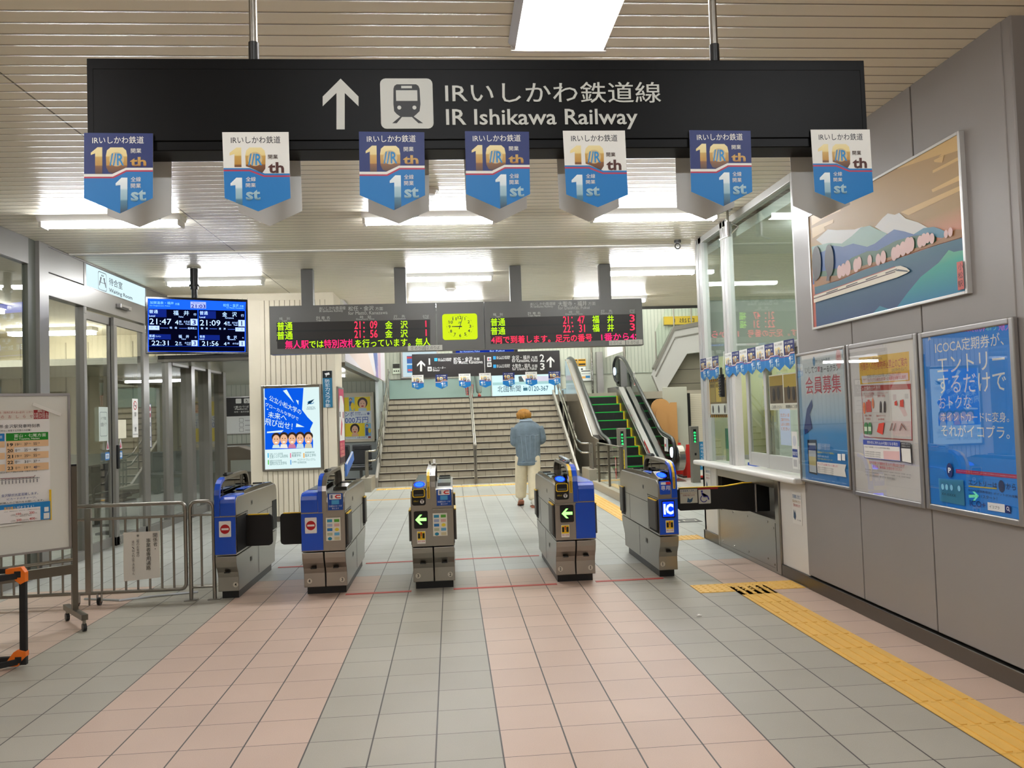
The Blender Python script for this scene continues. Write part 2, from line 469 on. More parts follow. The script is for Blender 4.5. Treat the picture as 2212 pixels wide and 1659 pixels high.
('R', 4.6193, 0.0063, 4.8429, 0.0735, 'c:c8c6be'),
('T', '③ のりば', 4.6325, 0.017, 4.7932, 0.0638, 'c:4a4a4a')], 'tv': [('P', [(-0.5174, 0.6706),
(0.6162, 0.662),
(0.6075, 0.5488),
(-0.514, 0.5444)], 'e:1450ff:1.6'),
('T', '加賀温泉・福井', -0.4943, 0.6044, -0.2298, 0.6387, 'e:6fb0ff:1.8'),
('T', '方面', -0.2143, 0.5981, -0.1655, 0.6272, 'e:6fb0ff:1.8'),
('T', 'for Kagaonsen, Fukui', -0.4964, 0.576, -0.2717, 0.5922, 'e:6fb0ff:1.8'),
('T', '松任・金沢', 0.3423, 0.596, 0.5258, 0.6338, 'e:6fb0ff:1.8'),
('T', '方面', 0.5384, 0.5952, 0.5857, 0.6211, 'e:6fb0ff:1.8'),
('T', 'for Mattō, Kanazawa', 0.3814, 0.5721, 0.5852, 0.5918, 'e:6fb0ff:1.8'),
('R', -0.0387, 0.5654, 0.1396, 0.6469, 'e:8f9cff:1.5'),
('T', '現在時刻 Time', -0.0158, 0.6251, 0.1156, 0.6393, 'e:0a0d55:1'),
('T', '21:03', -0.0331, 0.5686, 0.1342, 0.6146, 'e:0a0d55:1', 0.015),
('R', 0.0415, 0.0912, 0.0502, 0.5518, 'e:1450ff:1.6'),
('R', -0.5246, 0.0911, 0.6005, 0.0926, 'e:1450ff:1.6'),
('P', [(-0.5184, 0.5443),
(-0.5088, 0.5446),
(-0.516, 0.0245),
(-0.5234, 0.0245)], 'e:1450ff:1.6'),
('P', [(0.6011, 0.5503),
(0.6116, 0.5506),
(0.5976, 0.0254),
(0.5895, 0.0254)], 'e:1450ff:1.6'),
('R', -0.5211, 0.0271, 0.5977, 0.031, 'e:1450ff:1.6'),
('R', -0.5067, 0.445, -0.3127, 0.5406, 'e:10237a:1'),
('R', -0.5094, 0.1733, -0.2679, 0.2372, 'e:10237a:1'),
('R', 0.0637, 0.4398, 0.2535, 0.5357, 'e:10237a:1'),
('R', 0.0587, 0.1712, 0.2938, 0.2353, 'e:10237a:1'),
('T', '普通', -0.5053, 0.4902, -0.409, 0.5349, 'e:a8c8ff:1.8'),
('T', 'Local', -0.5062, 0.4469, -0.4415, 0.4714, 'e:a8c8ff:1.8'),
('T', '福', -0.2369, 0.473, -0.1788, 0.5317, 'e:a8c8ff:1.8'),
('T', '井', -0.1186, 0.4726, -0.0584, 0.5308, 'e:a8c8ff:1.8'),
('T', 'Fukui', -0.1752, 0.4462, -0.1238, 0.4648, 'e:a8c8ff:1.8'),
('T', '行', -0.0064, 0.4713, 0.0262, 0.5022, 'e:a8c8ff:1.8'),
('T', '21:47', -0.5024, 0.3558, -0.2599, 0.4267, 'e:a8c8ff:1.8'),
('T', '4', -0.2191, 0.359, -0.1821, 0.411, 'e:a8c8ff:1.8'),
('T', '両', -0.1738, 0.3812, -0.1461, 0.407, 'e:a8c8ff:1.8'),
('T', 'Cars', -0.175, 0.3576, -0.1274, 0.3748, 'e:a8c8ff:1.8'),
('T', 'のりば', -0.119, 0.3823, -0.0506, 0.409, 'e:a8c8ff:1.8'),
('T', 'Track', -0.102, 0.3574, -0.051, 0.3771, 'e:a8c8ff:1.8'),
('T', '明\u3000峰', -0.2791, 0.3043, -0.1966, 0.3308, 'e:a8c8ff:1.8'),
('T', '能美根上', -0.0744, 0.3015, 0.0289, 0.3287, 'e:a8c8ff:1.8'),
('T', '普通', -0.5095, 0.199, -0.4473, 0.2315, 'e:a8c8ff:1.8'),
('T', 'Local', -0.51, 0.1728, -0.455, 0.1933, 'e:a8c8ff:1.8'),
('T', 'ワンマン', -0.4374, 0.1998, -0.3797, 0.2186, 'e:a8c8ff:1.8'),
('T', '福\u3000井', -0.1825, 0.1922, -0.0628, 0.232, 'e:a8c8ff:1.8'),
('T', 'Fukui', -0.1476, 0.1736, -0.0998, 0.1887, 'e:a8c8ff:1.8'),
('T', '行', 0.0044, 0.194, 0.0217, 0.2163, 'e:a8c8ff:1.8'),
('T', '22:31', -0.4825, 0.1001, -0.2938, 0.1587, 'e:a8c8ff:1.8'),
('T', '2', -0.2216, 0.1034, -0.1883, 0.1508, 'e:a8c8ff:1.8'),
('T', '両', -0.1763, 0.1235, -0.1524, 0.143, 'e:a8c8ff:1.8'),
('T', 'Cars', -0.179, 0.1038, -0.1428, 0.1183, 'e:a8c8ff:1.8'),
('T', 'のりば', -0.1132, 0.1228, -0.0433, 0.1461, 'e:a8c8ff:1.8'),
('T', 'Track', -0.093, 0.1046, -0.0436, 0.1191, 'e:a8c8ff:1.8'),
('T', '普通', 0.0636, 0.4854, 0.1578, 0.5315, 'e:a8c8ff:1.8'),
('T', 'Local', 0.0626, 0.4445, 0.1266, 0.4689, 'e:a8c8ff:1.8'),
('T', '金', 0.3277, 0.4699, 0.3848, 0.5277, 'e:a8c8ff:1.8'),
('T', '沢', 0.4458, 0.471, 0.5009, 0.5291, 'e:a8c8ff:1.8'),
('T', 'Kanazawa', 0.3623, 0.4446, 0.4643, 0.4626, 'e:a8c8ff:1.8'),
('T', '行', 0.5516, 0.4696, 0.5857, 0.5038, 'e:a8c8ff:1.8'),
('T', '21:09', 0.0656, 0.3516, 0.3033, 0.4206, 'e:a8c8ff:1.8'),
('T', '4', 0.3439, 0.3573, 0.3804, 0.4081, 'e:a8c8ff:1.8'),
('T', '両', 0.3876, 0.38, 0.4151, 0.4048, 'e:a8c8ff:1.8'),
('T', 'Cars', 0.387, 0.3566, 0.4322, 0.3752, 'e:a8c8ff:1.8'),
('T', 'のりば', 0.4435, 0.3801, 0.5089, 0.406, 'e:a8c8ff:1.8'),
('T', 'Track', 0.459, 0.3555, 0.5085, 0.3749, 'e:a8c8ff:1.8'),
('T', '動\u3000橋', 0.0757, 0.3036, 0.1547, 0.3273, 'e:a8c8ff:1.8'),
('T', '粟\u3000津', 0.2854, 0.3021, 0.3642, 0.3268, 'e:a8c8ff:1.8'),
('T', '普通', 0.0586, 0.1977, 0.1186, 0.2286, 'e:a8c8ff:1.8'),
('T', 'Local', 0.058, 0.1726, 0.1096, 0.1912, 'e:a8c8ff:1.8'),
('T', '金\u3000沢', 0.3781, 0.1904, 0.4958, 0.2296, 'e:a8c8ff:1.8'),
('T', 'Kanazawa', 0.3917, 0.1733, 0.4794, 0.1892, 'e:a8c8ff:1.8'),
('T', '行', 0.5607, 0.1931, 0.5781, 0.2125, 'e:a8c8ff:1.8'),
('T', '21:56', 0.0845, 0.0988, 0.2767, 0.1565, 'e:a8c8ff:1.8'),
('T', '4', 0.3392, 0.1037, 0.3718, 0.1465, 'e:a8c8ff:1.8'),
('T', '両', 0.3829, 0.1218, 0.4064, 0.1427, 'e:a8c8ff:1.8'),
('T', 'のりば', 0.4443, 0.1176, 0.5161, 0.1407, 'e:a8c8ff:1.8'),
('R', -0.0437, 0.3499, 0.0374, 0.4306, 'e:9db4ff:1.6'),
('T', '3', -0.0224, 0.3596, 0.0182, 0.4194, 'e:0a0d55:1', 0.015),
('R', -0.0364, 0.0952, 0.0332, 0.166, 'e:9db4ff:1.6'),
('T', '3', -0.0151, 0.105, 0.0141, 0.1546, 'e:0a0d55:1', 0.015),
('R', 0.5163, 0.3469, 0.5956, 0.4288, 'e:9db4ff:1.6'),
('T', '1', 0.5386, 0.3567, 0.5755, 0.4174, 'e:0a0d55:1', 0.015),
('R', 0.5219, 0.0961, 0.5909, 0.1652, 'e:9db4ff:1.6'),
('T', '1', 0.5442, 0.1062, 0.5708, 0.1536, 'e:0a0d55:1', 0.015),
('R', -0.5117, 0.2862, -0.3956, 0.3371, 'e:9db4ff:1.6'),
('T', '小\u3000松', -0.4934, 0.3055, -0.4117, 0.3268, 'e:0a0d55:1'),
('R', 0.4799, 0.2836, 0.5904, 0.3328, 'e:9db4ff:1.6'),
('T', '小\u3000松', 0.4998, 0.3038, 0.5729, 0.3221, 'e:0a0d55:1'),
('R', -0.3855, 0.3083, -0.296, 0.3149, 'e:4a6ad0:1'),
('R', -0.1737, 0.3079, -0.0824, 0.3146, 'e:4a6ad0:1'),
('R', 0.1767, 0.3071, 0.263, 0.314, 'e:4a6ad0:1'),
('R', 0.3899, 0.3047, 0.4738, 0.3118, 'e:4a6ad0:1')], 'sign2': [('P', [(0.1581, 0.3005),
(0.2264, 0.2278),
(0.2253, 0.1895),
(0.1741, 0.2434),
(0.1703, 0.1072),
(0.1352, 0.1082),
(0.139, 0.2443),
(0.0849, 0.1934),
(0.0859, 0.2316)], 'c:e6e6e2'),
('P', [(2.4517, 0.3064),
(2.5187, 0.2355),
(2.5174, 0.1983),
(2.4671, 0.2507),
(2.4624, 0.1142),
(2.4277, 0.1152),
(2.4324, 0.2517),
(2.3787, 0.202),
(2.38, 0.2393)], 'c:e6e6e2'),
('T', '1', 0.2733, 0.2195, 0.3335, 0.3328, 'c:e6e6e2', 0.02),
('T', 'IRいしかわ鉄道線', 0.4583, 0.2966, 0.692, 0.3349, 'c:e6e6e2', 0.01),
('T', 'IR Ishikawa Railway', 0.4608, 0.2684, 0.6859, 0.2994, 'c:e6e6e2', 0.01),
('T', '松任・金沢', 0.7269, 0.2617, 1.0612, 0.3401, 'c:e6e6e2', 0.01),
('T', '方面', 1.0809, 0.2726, 1.1859, 0.3253, 'c:e6e6e2', 0.01),
('T', 'for Mattō, Kanazawa', 0.7269, 0.2106, 1.2391, 0.2815, 'c:e6e6e2', 0.01),
('T', 'エレベーター', 0.3606, 0.1398, 0.585, 0.1815, 'c:e6e6e2', 0.01),
('T', 'Elevator', 0.3593, 0.102, 0.4816, 0.1391, 'c:e6e6e2', 0.01),
('T', 'IRいしかわ鉄道線', 1.4908, 0.3061, 1.7271, 0.3428, 'c:e6e6e2', 0.01),
('T', 'IR Ishikawa Railway', 1.4915, 0.2759, 1.7208, 0.3089, 'c:e6e6e2', 0.01),
('T', '金沢・福井', 1.7605, 0.2661, 2.0842, 0.3428, 'c:e6e6e2', 0.01),
('T', '方面', 2.1095, 0.2715, 2.2155, 0.3245, 'c:e6e6e2', 0.01),
('T', 'for Kanazawa, Fukui', 1.7585, 0.2124, 2.2171, 0.2803, 'c:e6e6e2', 0.01),
('T', '2', 2.2578, 0.218, 2.3396, 0.351, 'c:e6e6e2', 0.015),
('T', '3', 2.2579, 0.0711, 2.34, 0.1951, 'c:e6e6e2', 0.015),
('T', 'IRいしかわ鉄道線', 1.4879, 0.1598, 1.7224, 0.1948, 'c:e6e6e2', 0.01),
('T', 'IR Ishikawa Railway', 1.4903, 0.1278, 1.7178, 0.1609, 'c:e6e6e2', 0.01),
('T', '大聖寺・福井', 1.7593, 0.1212, 2.0829, 0.1945, 'c:e6e6e2', 0.01),
('T', '方面', 2.1081, 0.1212, 2.2104, 0.176, 'c:e6e6e2', 0.01),
('T', 'for Daishōji, Fukui', 1.7608, 0.0626, 2.1941, 0.1319, 'c:e6e6e2', 0.01),
('R', 0.3914, 0.2803, 0.4444, 0.3349, 'c:2ea0dc'),
('R', 1.4283, 0.2825, 1.4764, 0.3409, 'c:2ea0dc'),
('R', 1.4254, 0.1327, 1.477, 0.1912, 'c:2ea0dc'),
('R', 0.2691, 0.1059, 0.3408, 0.1841, 'c:e6e6e2'),
('R', 1.321, 0.251, 1.3916, 0.3277, 'c:e6e6e2'),
('R', 1.318, 0.1528, 1.3956, 0.2334, 'c:e6e6e2'),
('R', 0.2825, 0.1222, 0.3272, 0.1607, 'c:8a8a88'),
('R', 1.3347, 0.268, 1.353, 0.3095, 'c:c04050'),
('R', 1.3614, 0.2674, 1.3779, 0.3088, 'c:3050a0'),
('R', 1.3316, 0.171, 1.382, 0.2116, 'c:77777a'),
('R', 1.2704, 0.0563, 1.2787, 0.3594, 'c:e6e6e2')], 'news': [('T', '北國新聞', 0.1578, 0.1381, 0.833, 0.3275, 'c:1c2f3a', 0.01),
('T', '0120-367', 1.058, 0.1431, 1.6355, 0.2891, 'c:1f4a60', 0.012),
('R', 0.9042, 0.1613, 1.0303, 0.2528, 'c:2a5a70'),
('T', '■お申し込みは', 0.906, 0.2632, 1.1452, 0.3053, 'c:4a6a78'),
('P', [(0.7742, 0.5781),
(0.8626, 0.5902),
(0.9726, 0.3677),
(0.7973, 0.3875)], 'c:39444a'),
('P', [(1.3028, 0.5776),
(1.7149, 0.5658),
(1.7083, 0.3754),
(1.3405, 0.3862)], 'c:b9b6cf'),
('P', [(0.8626, 0.5902),
(1.3028, 0.5776),
(1.3258, 0.3866),
(1.0312, 0.366)], 'c:d8c9c4'),
('R', 0.0237, 0.3437, 1.9876, 0.4248, 'c:8fb6bf')], 'waiting': [('T', '待合室', 0.6223, 0.1217, 1.0303, 0.2152, 'c:26384a', 0.015),
('T', 'Waiting Room', 0.6182, 0.0182, 1.3469, 0.0824, 'c:26384a', 0.015),
('RO', 0.3154, 0.0163, 0.5534, 0.2425, 0.03, 0.008, 'c:26384a')], 'uni': [('P', [(0.047, 1.2403),
(0.6277, 1.2286),
(0.5983, 0.8965),
(0.6784, 0.7818),
(0.7592, 0.695),
(0.7109, 0.5939),
(0.7531, 0.4246),
(0.7505, 0.3128),
(0.0372, 0.3104)], 'e:0a58e0:.9'),
('P', [(0.3204, 1.1947),
(0.3757, 1.2118),
(0.4813, 1.0029)], 'e:d6ecec:.9'),
('P', [(0.5098, 1.0488),
(0.55, 1.0382),
(0.5448, 0.9729)], 'e:d6ecec:.9'),
('P', [(0.5112, 0.6939),
(0.6292, 0.634),
(0.5008, 0.6383)], 'e:d6ecec:.9'),
('P', [(0.0701, 0.5822),
(0.3169, 0.598),
(0.2888, 0.5654),
(0.0696, 0.5599)], 'e:d6ecec:.9'),
('P', [(0.0497, 1.1059),
(0.0801, 1.0714),
(0.0562, 1.0666)], 'e:d6ecec:.9'),
('P', [(0.0716, 0.9226),
(0.0918, 0.9313),
(0.095, 0.9088)], 'e:d6ecec:.9'),
('A', '公立小松大学の', 0.1162, 1.0517, 0.5872, 0.8128, 0.0894, 'e:d6ecec:.9'),
('A', 'グローカルな学びで', 0.0543, 0.9735, 0.5431, 0.7265, 0.0595, 'e:d6ecec:.9'),
('A', '未来へ', 0.0872, 0.7974, 0.3655, 0.7323, 0.0967, 'e:d6ecec:.9'),
('A', '飛び出せ！', 0.0412, 0.6873, 0.454, 0.5933, 0.1078, 'e:d6ecec:.9'),
('E', 0.2051, 0.4958, 0.0675, 0.0657, 'e:33261f:.9'),
('E', 0.2042, 0.4512, 0.0547, 0.0766, 'e:e2b08c:.9'),
('E', 0.1826, 0.4668, 0.0073, 0.0073, 'e:3a261c:.9'),
('E', 0.2227, 0.4654, 0.0073, 0.0073, 'e:3a261c:.9'),
('E', 0.2034, 0.4122, 0.0218, 0.0109, 'e:f6efe8:.9'),
('P', [(0.1433, 0.3307),
(0.1589, 0.3803),
(0.2464, 0.3772),
(0.26, 0.3266)], 'e:c8dfe0:.9'),
('E', 0.3203, 0.5011, 0.0676, 0.0658, 'e:33261f:.9'),
('E', 0.3194, 0.4565, 0.0548, 0.0767, 'e:e2b08c:.9'),
('E', 0.2978, 0.4721, 0.0073, 0.0073, 'e:3a261c:.9'),
('E', 0.3379, 0.4707, 0.0073, 0.0073, 'e:3a261c:.9'),
('E', 0.3185, 0.4174, 0.0219, 0.0109, 'e:f6efe8:.9'),
('P', [(0.2581, 0.3266),
(0.274, 0.3855),
(0.3617, 0.3824),
(0.375, 0.3225)], 'e:e8e4da:.9'),
('E', 0.4428, 0.4968, 0.0677, 0.0659, 'e:33261f:.9'),
('E', 0.4418, 0.4522, 0.0549, 0.0769, 'e:e2b08c:.9'),
('E', 0.4202, 0.4678, 0.0073, 0.0073, 'e:3a261c:.9'),
('E', 0.4604, 0.4664, 0.0074, 0.0074, 'e:3a261c:.9'),
('E', 0.441, 0.4131, 0.0219, 0.0109, 'e:f6efe8:.9'),
('P', [(0.3805, 0.3223),
(0.3964, 0.3812),
(0.4842, 0.3781),
(0.4975, 0.3181)], 'e:c27a96:.9'),
('E', 0.5619, 0.4983, 0.0679, 0.0661, 'e:33261f:.9'),
('E', 0.561, 0.4536, 0.0549, 0.0769, 'e:e2b08c:.9'),
('E', 0.5393, 0.4693, 0.0073, 0.0073, 'e:3a261c:.9'),
('E', 0.5796, 0.4679, 0.0073, 0.0073, 'e:3a261c:.9'),
('E', 0.5601, 0.4145, 0.022, 0.011, 'e:f6efe8:.9'),
('P', [(0.4993, 0.318),
(0.5154, 0.3826),
(0.6033, 0.3795),
(0.6166, 0.3138)], 'e:bcd4dc:.9'),
('E', 0.6867, 0.494, 0.0679, 0.0661, 'e:33261f:.9'),
('E', 0.6857, 0.4493, 0.055, 0.077, 'e:e2b08c:.9'),
('E', 0.664, 0.465, 0.0073, 0.0073, 'e:3a261c:.9'),
('E', 0.7043, 0.4636, 0.0074, 0.0074, 'e:3a261c:.9'),
('E', 0.6848, 0.4102, 0.022, 0.011, 'e:f6efe8:.9'),
('P', [(0.6239, 0.3136),
(0.64, 0.3782),
(0.7281, 0.3751),
(0.7413, 0.3094)], 'e:c9c3a8:.9'),
('E', 0.7331, 1.0044, 0.0478, 0.0257, 'e:1a6aa0:.9'),
('E', 0.7405, 1.0079, 0.035, 0.0166, 'e:d6ecec:.9'),
('P', [(0.6771, 0.9688),
(0.7114, 1.0238),
(0.7895, 1.0551),
(0.7384, 0.9949)], 'e:16334a:.9'),
('T', 'KOMATSU', 0.6783, 0.9202, 0.7938, 0.9425, 'e:24506a:.9'),
('T', 'UNIVERSITY', 0.6685, 0.8936, 0.8042, 0.9167, 'e:24506a:.9'),
('R', 0.0762, 0.1879, 0.0912, 0.2589, 'e:18a8d8:.9'),
('R', 0.4081, 0.1757, 0.423, 0.2469, 'e:e06a90:.9'),
('R', 0.6057, 0.1685, 0.6207, 0.2398, 'e:f0a020:.9'),
('R', 0.0777, 0.084, 0.0927, 0.155, 'e:58c048:.9'),
('R', 0.4095, 0.0717, 0.4245, 0.1428, 'e:5aa0d8:.9'),
('T', '生産システム科学部', 0.1053, 0.2248, 0.2998, 0.2579, 'e:3a6a6a:.9'),
('T', '生産システム科学科', 0.1047, 0.1774, 0.3774, 0.2282, 'e:3a6a6a:.9'),
('T', '保健医療学部', 0.434, 0.2316, 0.5744, 0.259, 'e:3a6a6a:.9'),
('T', '看護学科', 0.4333, 0.1853, 0.5679, 0.2293, 'e:3a6a6a:.9'),
('T', '保健医療学部', 0.6319, 0.2337, 0.7726, 0.2612, 'e:3a6a6a:.9'),
('T', '臨床工学科', 0.6311, 0.1808, 0.7935, 0.2277, 'e:3a6a6a:.9'),
('T', '国際文化交流学部', 0.1068, 0.1233, 0.2849, 0.1539, 'e:3a6a6a:.9'),
('T', '国際文化交流学科', 0.1062, 0.0742, 0.3569, 0.1243, 'e:3a6a6a:.9'),
('T', '大学院', 0.4348, 0.0947, 0.5036, 0.127, 'e:3a6a6a:.9'),
('T', 'サステイナブルシステム', 0.5179, 0.1216, 0.7829, 0.1611, 'e:3a6a6a:.9'),
('T', '科学研究科', 0.5169, 0.0819, 0.6499, 0.1165, 'e:3a6a6a:.9')], 'p3': [('T', 'ICOCA定期券が、', 0.1558, 0.934, 0.7409, 1.0051, 'c:eef2f6', 0.022),
('T', 'エントリー', 0.1684, 0.8138, 0.7417, 0.9143, 'c:eef2f6', 0.025),
('T', 'するだけで', 0.1655, 0.696, 0.7427, 0.8025, 'c:eef2f6', 0.025),
('T', 'おトクな', 0.166, 0.6071, 0.46, 0.6824, 'c:eef2f6', 0.02),
('T', 'ポイントカードに変身。', 0.1806, 0.5323, 0.7503, 0.5873, 'c:eef2f6', 0.02),
('T', 'それがイコプラ。', 0.1745, 0.4463, 0.7486, 0.5156, 'c:eef2f6', 0.022),
('T', 'JR', 0.0927, 1.0166, 0.1226, 1.0397, 'c:eef2f6', 0.02),
('P', [(0.2952, 0.2608),
(0.7929, 0.2652),
(0.7932, 0.2446),
(0.2933, 0.2383)], 'c:c03068'),
('T', 'JR西日本に加え、IRいしかわ鉄道、あいの風とやま鉄道のICOCA定期券でも参加可能！', 0.3047, 0.2508, 0.7817, 0.2551, 'c:eef2f6'),
('T', 'エントリーは', 0.4012, 0.1816, 0.6333, 0.2102, 'c:0b2a6a', 0.015),
('T', 'から！', 0.7026, 0.1835, 0.7934, 0.217, 'c:0b2a6a', 0.015),
('E', 0.6674, 0.1957, 0.0233, 0.0318, 'c:12356e'),
('P', [(0.4008, 0.1759),
(0.6312, 0.1829),
(0.6308, 0.177),
(0.4002, 0.1696)], 'c:e8d23c'),
('T', 'ICOCA定期券限定！ポイントが大増量！', 0.3993, 0.1451, 0.7924, 0.1586, 'c:0b2a6a', 0.01),
('T', '2025.6.11スタート！', 0.4046, 0.1165, 0.6313, 0.1358, 'c:0b2a6a', 0.01),
('T', 'ICO+', 0.4039, 0.0633, 0.5361, 0.0984, 'c:123f9a', 0.012),
('P', [(0.5536, 0.1006),
(0.6862, 0.1027),
(0.6849, 0.0596),
(0.5524, 0.0577)], 'c:eef2f6'),
('T', 'イコプラ', 0.5669, 0.071, 0.6458, 0.0871, 'c:222222', 0.01),
('P', [(0.6912, 0.0996),
(0.7304, 0.0997),
(0.7292, 0.0592),
(0.69, 0.0588)], 'c:0b2a78'),
('E', 0.7096, 0.0836, 0.0104, 0.0104, 'c:eef2f6'),
('E', 0.7096, 0.0836, 0.0063, 0.0063, 'c:0b2a78'),
('P', [(0.7144, 0.0791),
(0.7187, 0.081),
(0.726, 0.0704),
(0.7218, 0.0684)], 'c:eef2f6'),
('P', [(0.1312, 0.1952),
(0.3621, 0.204),
(0.3647, 0.0589),
(0.1359, 0.0619)], 'c:58aed8'),
('E', 0.1699, 0.149, 0.0173, 0.0226, 'c:2a6fa8'),
('E', 0.1699, 0.149, 0.0133, 0.0173, 'c:7fc4e4'),
('E', 0.2093, 0.1501, 0.017, 0.0222, 'c:2a6fa8'),
('E', 0.2093, 0.1501, 0.0131, 0.017, 'c:7fc4e4'),
('E', 0.2544, 0.1514, 0.0166, 0.0217, 'c:2a6fa8'),
('E', 0.2544, 0.1514, 0.0128, 0.0166, 'c:7fc4e4'),
('E', 0.3236, 0.1533, 0.0161, 0.0211, 'c:2a6fa8'),
('E', 0.3236, 0.1533, 0.0124, 0.0161, 'c:7fc4e4'),
('T', 'XX-XXXX', 0.1605, 0.1009, 0.2919, 0.1153, 'c:1c4a74'),
('E', 0.2475, 0.2511, 0.0282, 0.0423, 'c:0c2a6c'),
('T', 'P', 0.2346, 0.2359, 0.2603, 0.2664, 'c:eef2f6', 0.03)], 'p2': [('P', [(0.1616, 0.9802),
(0.7744, 0.9769),
(0.7657, 0.7928),
(0.163, 0.7927)], 'c:f0c02a'),
('T', 'みなさまの安全・安心のために', 0.1741, 0.9459, 0.4657, 0.9704, 'c:5a4212', 0.01),
('T', '列車内への危険物持込禁止のご案内', 0.1772, 0.8845, 0.7479, 0.9426, 'c:c03020', 0.015),
('T', '（2025年4月1日より）', 0.5687, 0.859, 0.7457, 0.8819, 'c:6a4a10'),
('P', [(0.1874, 0.8506),
(0.7549, 0.8426),
(0.7556, 0.7985),
(0.1921, 0.8004)], 'c:efeee9'),
('T', '危険物の持ち込みは法令等により禁止されています', 0.2624, 0.8309, 0.6718, 0.8556, 'c:5a5a5e'),
('T', '持ち込もうとする場合は列車への乗車をお断りします', 0.21, 0.805, 0.7286, 0.8309, 'c:c23a3a'),
('P', [(0.1772, 0.7823),
(0.779, 0.7729),
(0.7656, 0.4158),
(0.1807, 0.4198)], 'c:b8483c'),
('P', [(0.1851, 0.7457),
(0.7714, 0.7381),
(0.7587, 0.4226),
(0.1908, 0.4269)], 'c:eeece8'),
('T', '× 危険物の代表例', 0.1937, 0.7458, 0.4251, 0.7768, 'c:f2efe8', 0.01),
('T', 'ガソリン,灯油,軽油', 0.2102, 0.7141, 0.3433, 0.7332, 'c:c23a3a'),
('T', '【可燃性液体】', 0.2269, 0.6954, 0.3291, 0.7133, 'c:c23a3a'),
('T', 'クロロホルム,シンナー', 0.3855, 0.7151, 0.5206, 0.7319, 'c:c23a3a'),
('T', '【毒物・劇物】', 0.389, 0.6957, 0.4803, 0.713, 'c:c23a3a'),
('T', '農薬,火薬類', 0.2106, 0.5657, 0.2991, 0.5792, 'c:c23a3a'),
('T', '【農薬】', 0.2252, 0.5426, 0.2807, 0.5568, 'c:c23a3a'),
('T', '爆薬,ダイナマイト', 0.3625, 0.5641, 0.4784, 0.5771, 'c:c23a3a'),
('T', '【火薬類】', 0.3849, 0.5417, 0.4595, 0.5545, 'c:c23a3a'),
('P', [(0.2357, 0.6684),
(0.3036, 0.672),
(0.3075, 0.5982),
(0.2381, 0.5956)], 'c:c8402c'),
('R', 0.2609, 0.6694, 0.2889, 0.6825, 'c:c8402c'),
('E', 0.2131, 0.6249, 0.0167, 0.0408, 'c:e8793a'),
('E', 0.3291, 0.6572, 0.0125, 0.0357, 'c:e8793a'),
('P', [(0.4078, 0.5949),
(0.4129, 0.6513),
(0.4216, 0.6699),
(0.4319, 0.6697),
(0.437, 0.6509),
(0.4316, 0.592)], 'c:3a3030'),
('P', [(0.4592, 0.5947),
(0.4643, 0.6505),
(0.4728, 0.669),
(0.4829, 0.6688),
(0.4879, 0.6502),
(0.4826, 0.5919)], 'c:3a3030'),
('P', [(0.5945, 0.6622),
(0.6226, 0.6708),
(0.6243, 0.6364),
(0.5957, 0.6395)], 'c:c8402c'),
('P', [(0.6574, 0.6701),
(0.6987, 0.6764),
(0.6973, 0.6267),
(0.6571, 0.6307)], 'c:c8402c'),
('P', [(0.1999, 0.4446),
(0.2021, 0.508),
(0.2167, 0.5247),
(0.2389, 0.5249),
(0.2484, 0.5086),
(0.2423, 0.4437)], 'c:3f7f4a'),
('R', 0.2046, 0.465, 0.2425, 0.4954, 'c:cfe0c8'),
('P', [(0.2535, 0.4459),
(0.2557, 0.5086),
(0.27, 0.5252),
(0.2917, 0.5254),
(0.3011, 0.5092),
(0.2951, 0.4449)], 'c:3f7f4a'),
('R', 0.2582, 0.466, 0.2952, 0.4961, 'c:cfe0c8'),
('P', [(0.3957, 0.5197),
(0.4649, 0.5269),
(0.4371, 0.4455),
(0.366, 0.4627)], 'c:d8402c'),
('P', [(0.5237, 0.4751),
(0.5544, 0.524),
(0.5624, 0.5223),
(0.5334, 0.4725)], 'c:8a5a50'),
('P', [(0.5648, 0.4759),
(0.595, 0.5244),
(0.6029, 0.5227),
(0.5743, 0.4733)], 'c:8a5a50'),
('P', [(0.6371, 0.4772),
(0.6665, 0.5251),
(0.6742, 0.5234),
(0.6463, 0.4747)], 'c:8a5a50'),
('P', [(0.6696, 0.5251),
(0.7185, 0.4832),
(0.712, 0.4786),
(0.6629, 0.5197)], 'c:8a5a50'),
('P', [(0.1831, 0.4052),
(0.6435, 0.4084),
(0.6405, 0.3742),
(0.1841, 0.3759)], 'c:3048a8'),
('T', '例外的に持ち込み可能となる場合', 0.2381, 0.3777, 0.6155, 0.3991, 'c:eeeeee', 0.01),
('P', [(0.1841, 0.3759),
(0.6405, 0.3742),
(0.6381, 0.2774),
(0.1897, 0.2767)], 'c:4a5ab0'),
('P', [(0.1892, 0.3703),
(0.6354, 0.3704),
(0.6339, 0.2826),
(0.1957, 0.281)], 'c:eceae6'),
('T', '小売店で通常購入できる日常的用途の製品', 0.1939, 0.3512, 0.5208, 0.3607, 'c:5a5a5e', 0.01),
('P', [(0.4409, 0.3385),
(0.6313, 0.3425),
(0.631, 0.286),
(0.4426, 0.2828)], 'c:e8c0c0'),
('P', [(0.6494, 0.4032),
(0.7583, 0.4007),
(0.7633, 0.2698),
(0.6537, 0.2765)], 'c:3a3a3e'),
('P', [(0.6553, 0.3641),
(0.7566, 0.3648),
(0.7578, 0.2756),
(0.6603, 0.2805)], 'c:ecebe6'),
('T', '危険物に関する', 0.6615, 0.3891, 0.7527, 0.3982, 'c:eeeeee'),
('T', '詳細はこちら', 0.6632, 0.3751, 0.7515, 0.3822, 'c:eeeeee'),
('T', '可燃性液体等の日用品', 0.2094, 0.3184, 0.4083, 0.3283, 'c:5a5a5e'),
('T', '可燃性液体等の日用品', 0.208, 0.3043, 0.407, 0.3136, 'c:5a5a5e'),
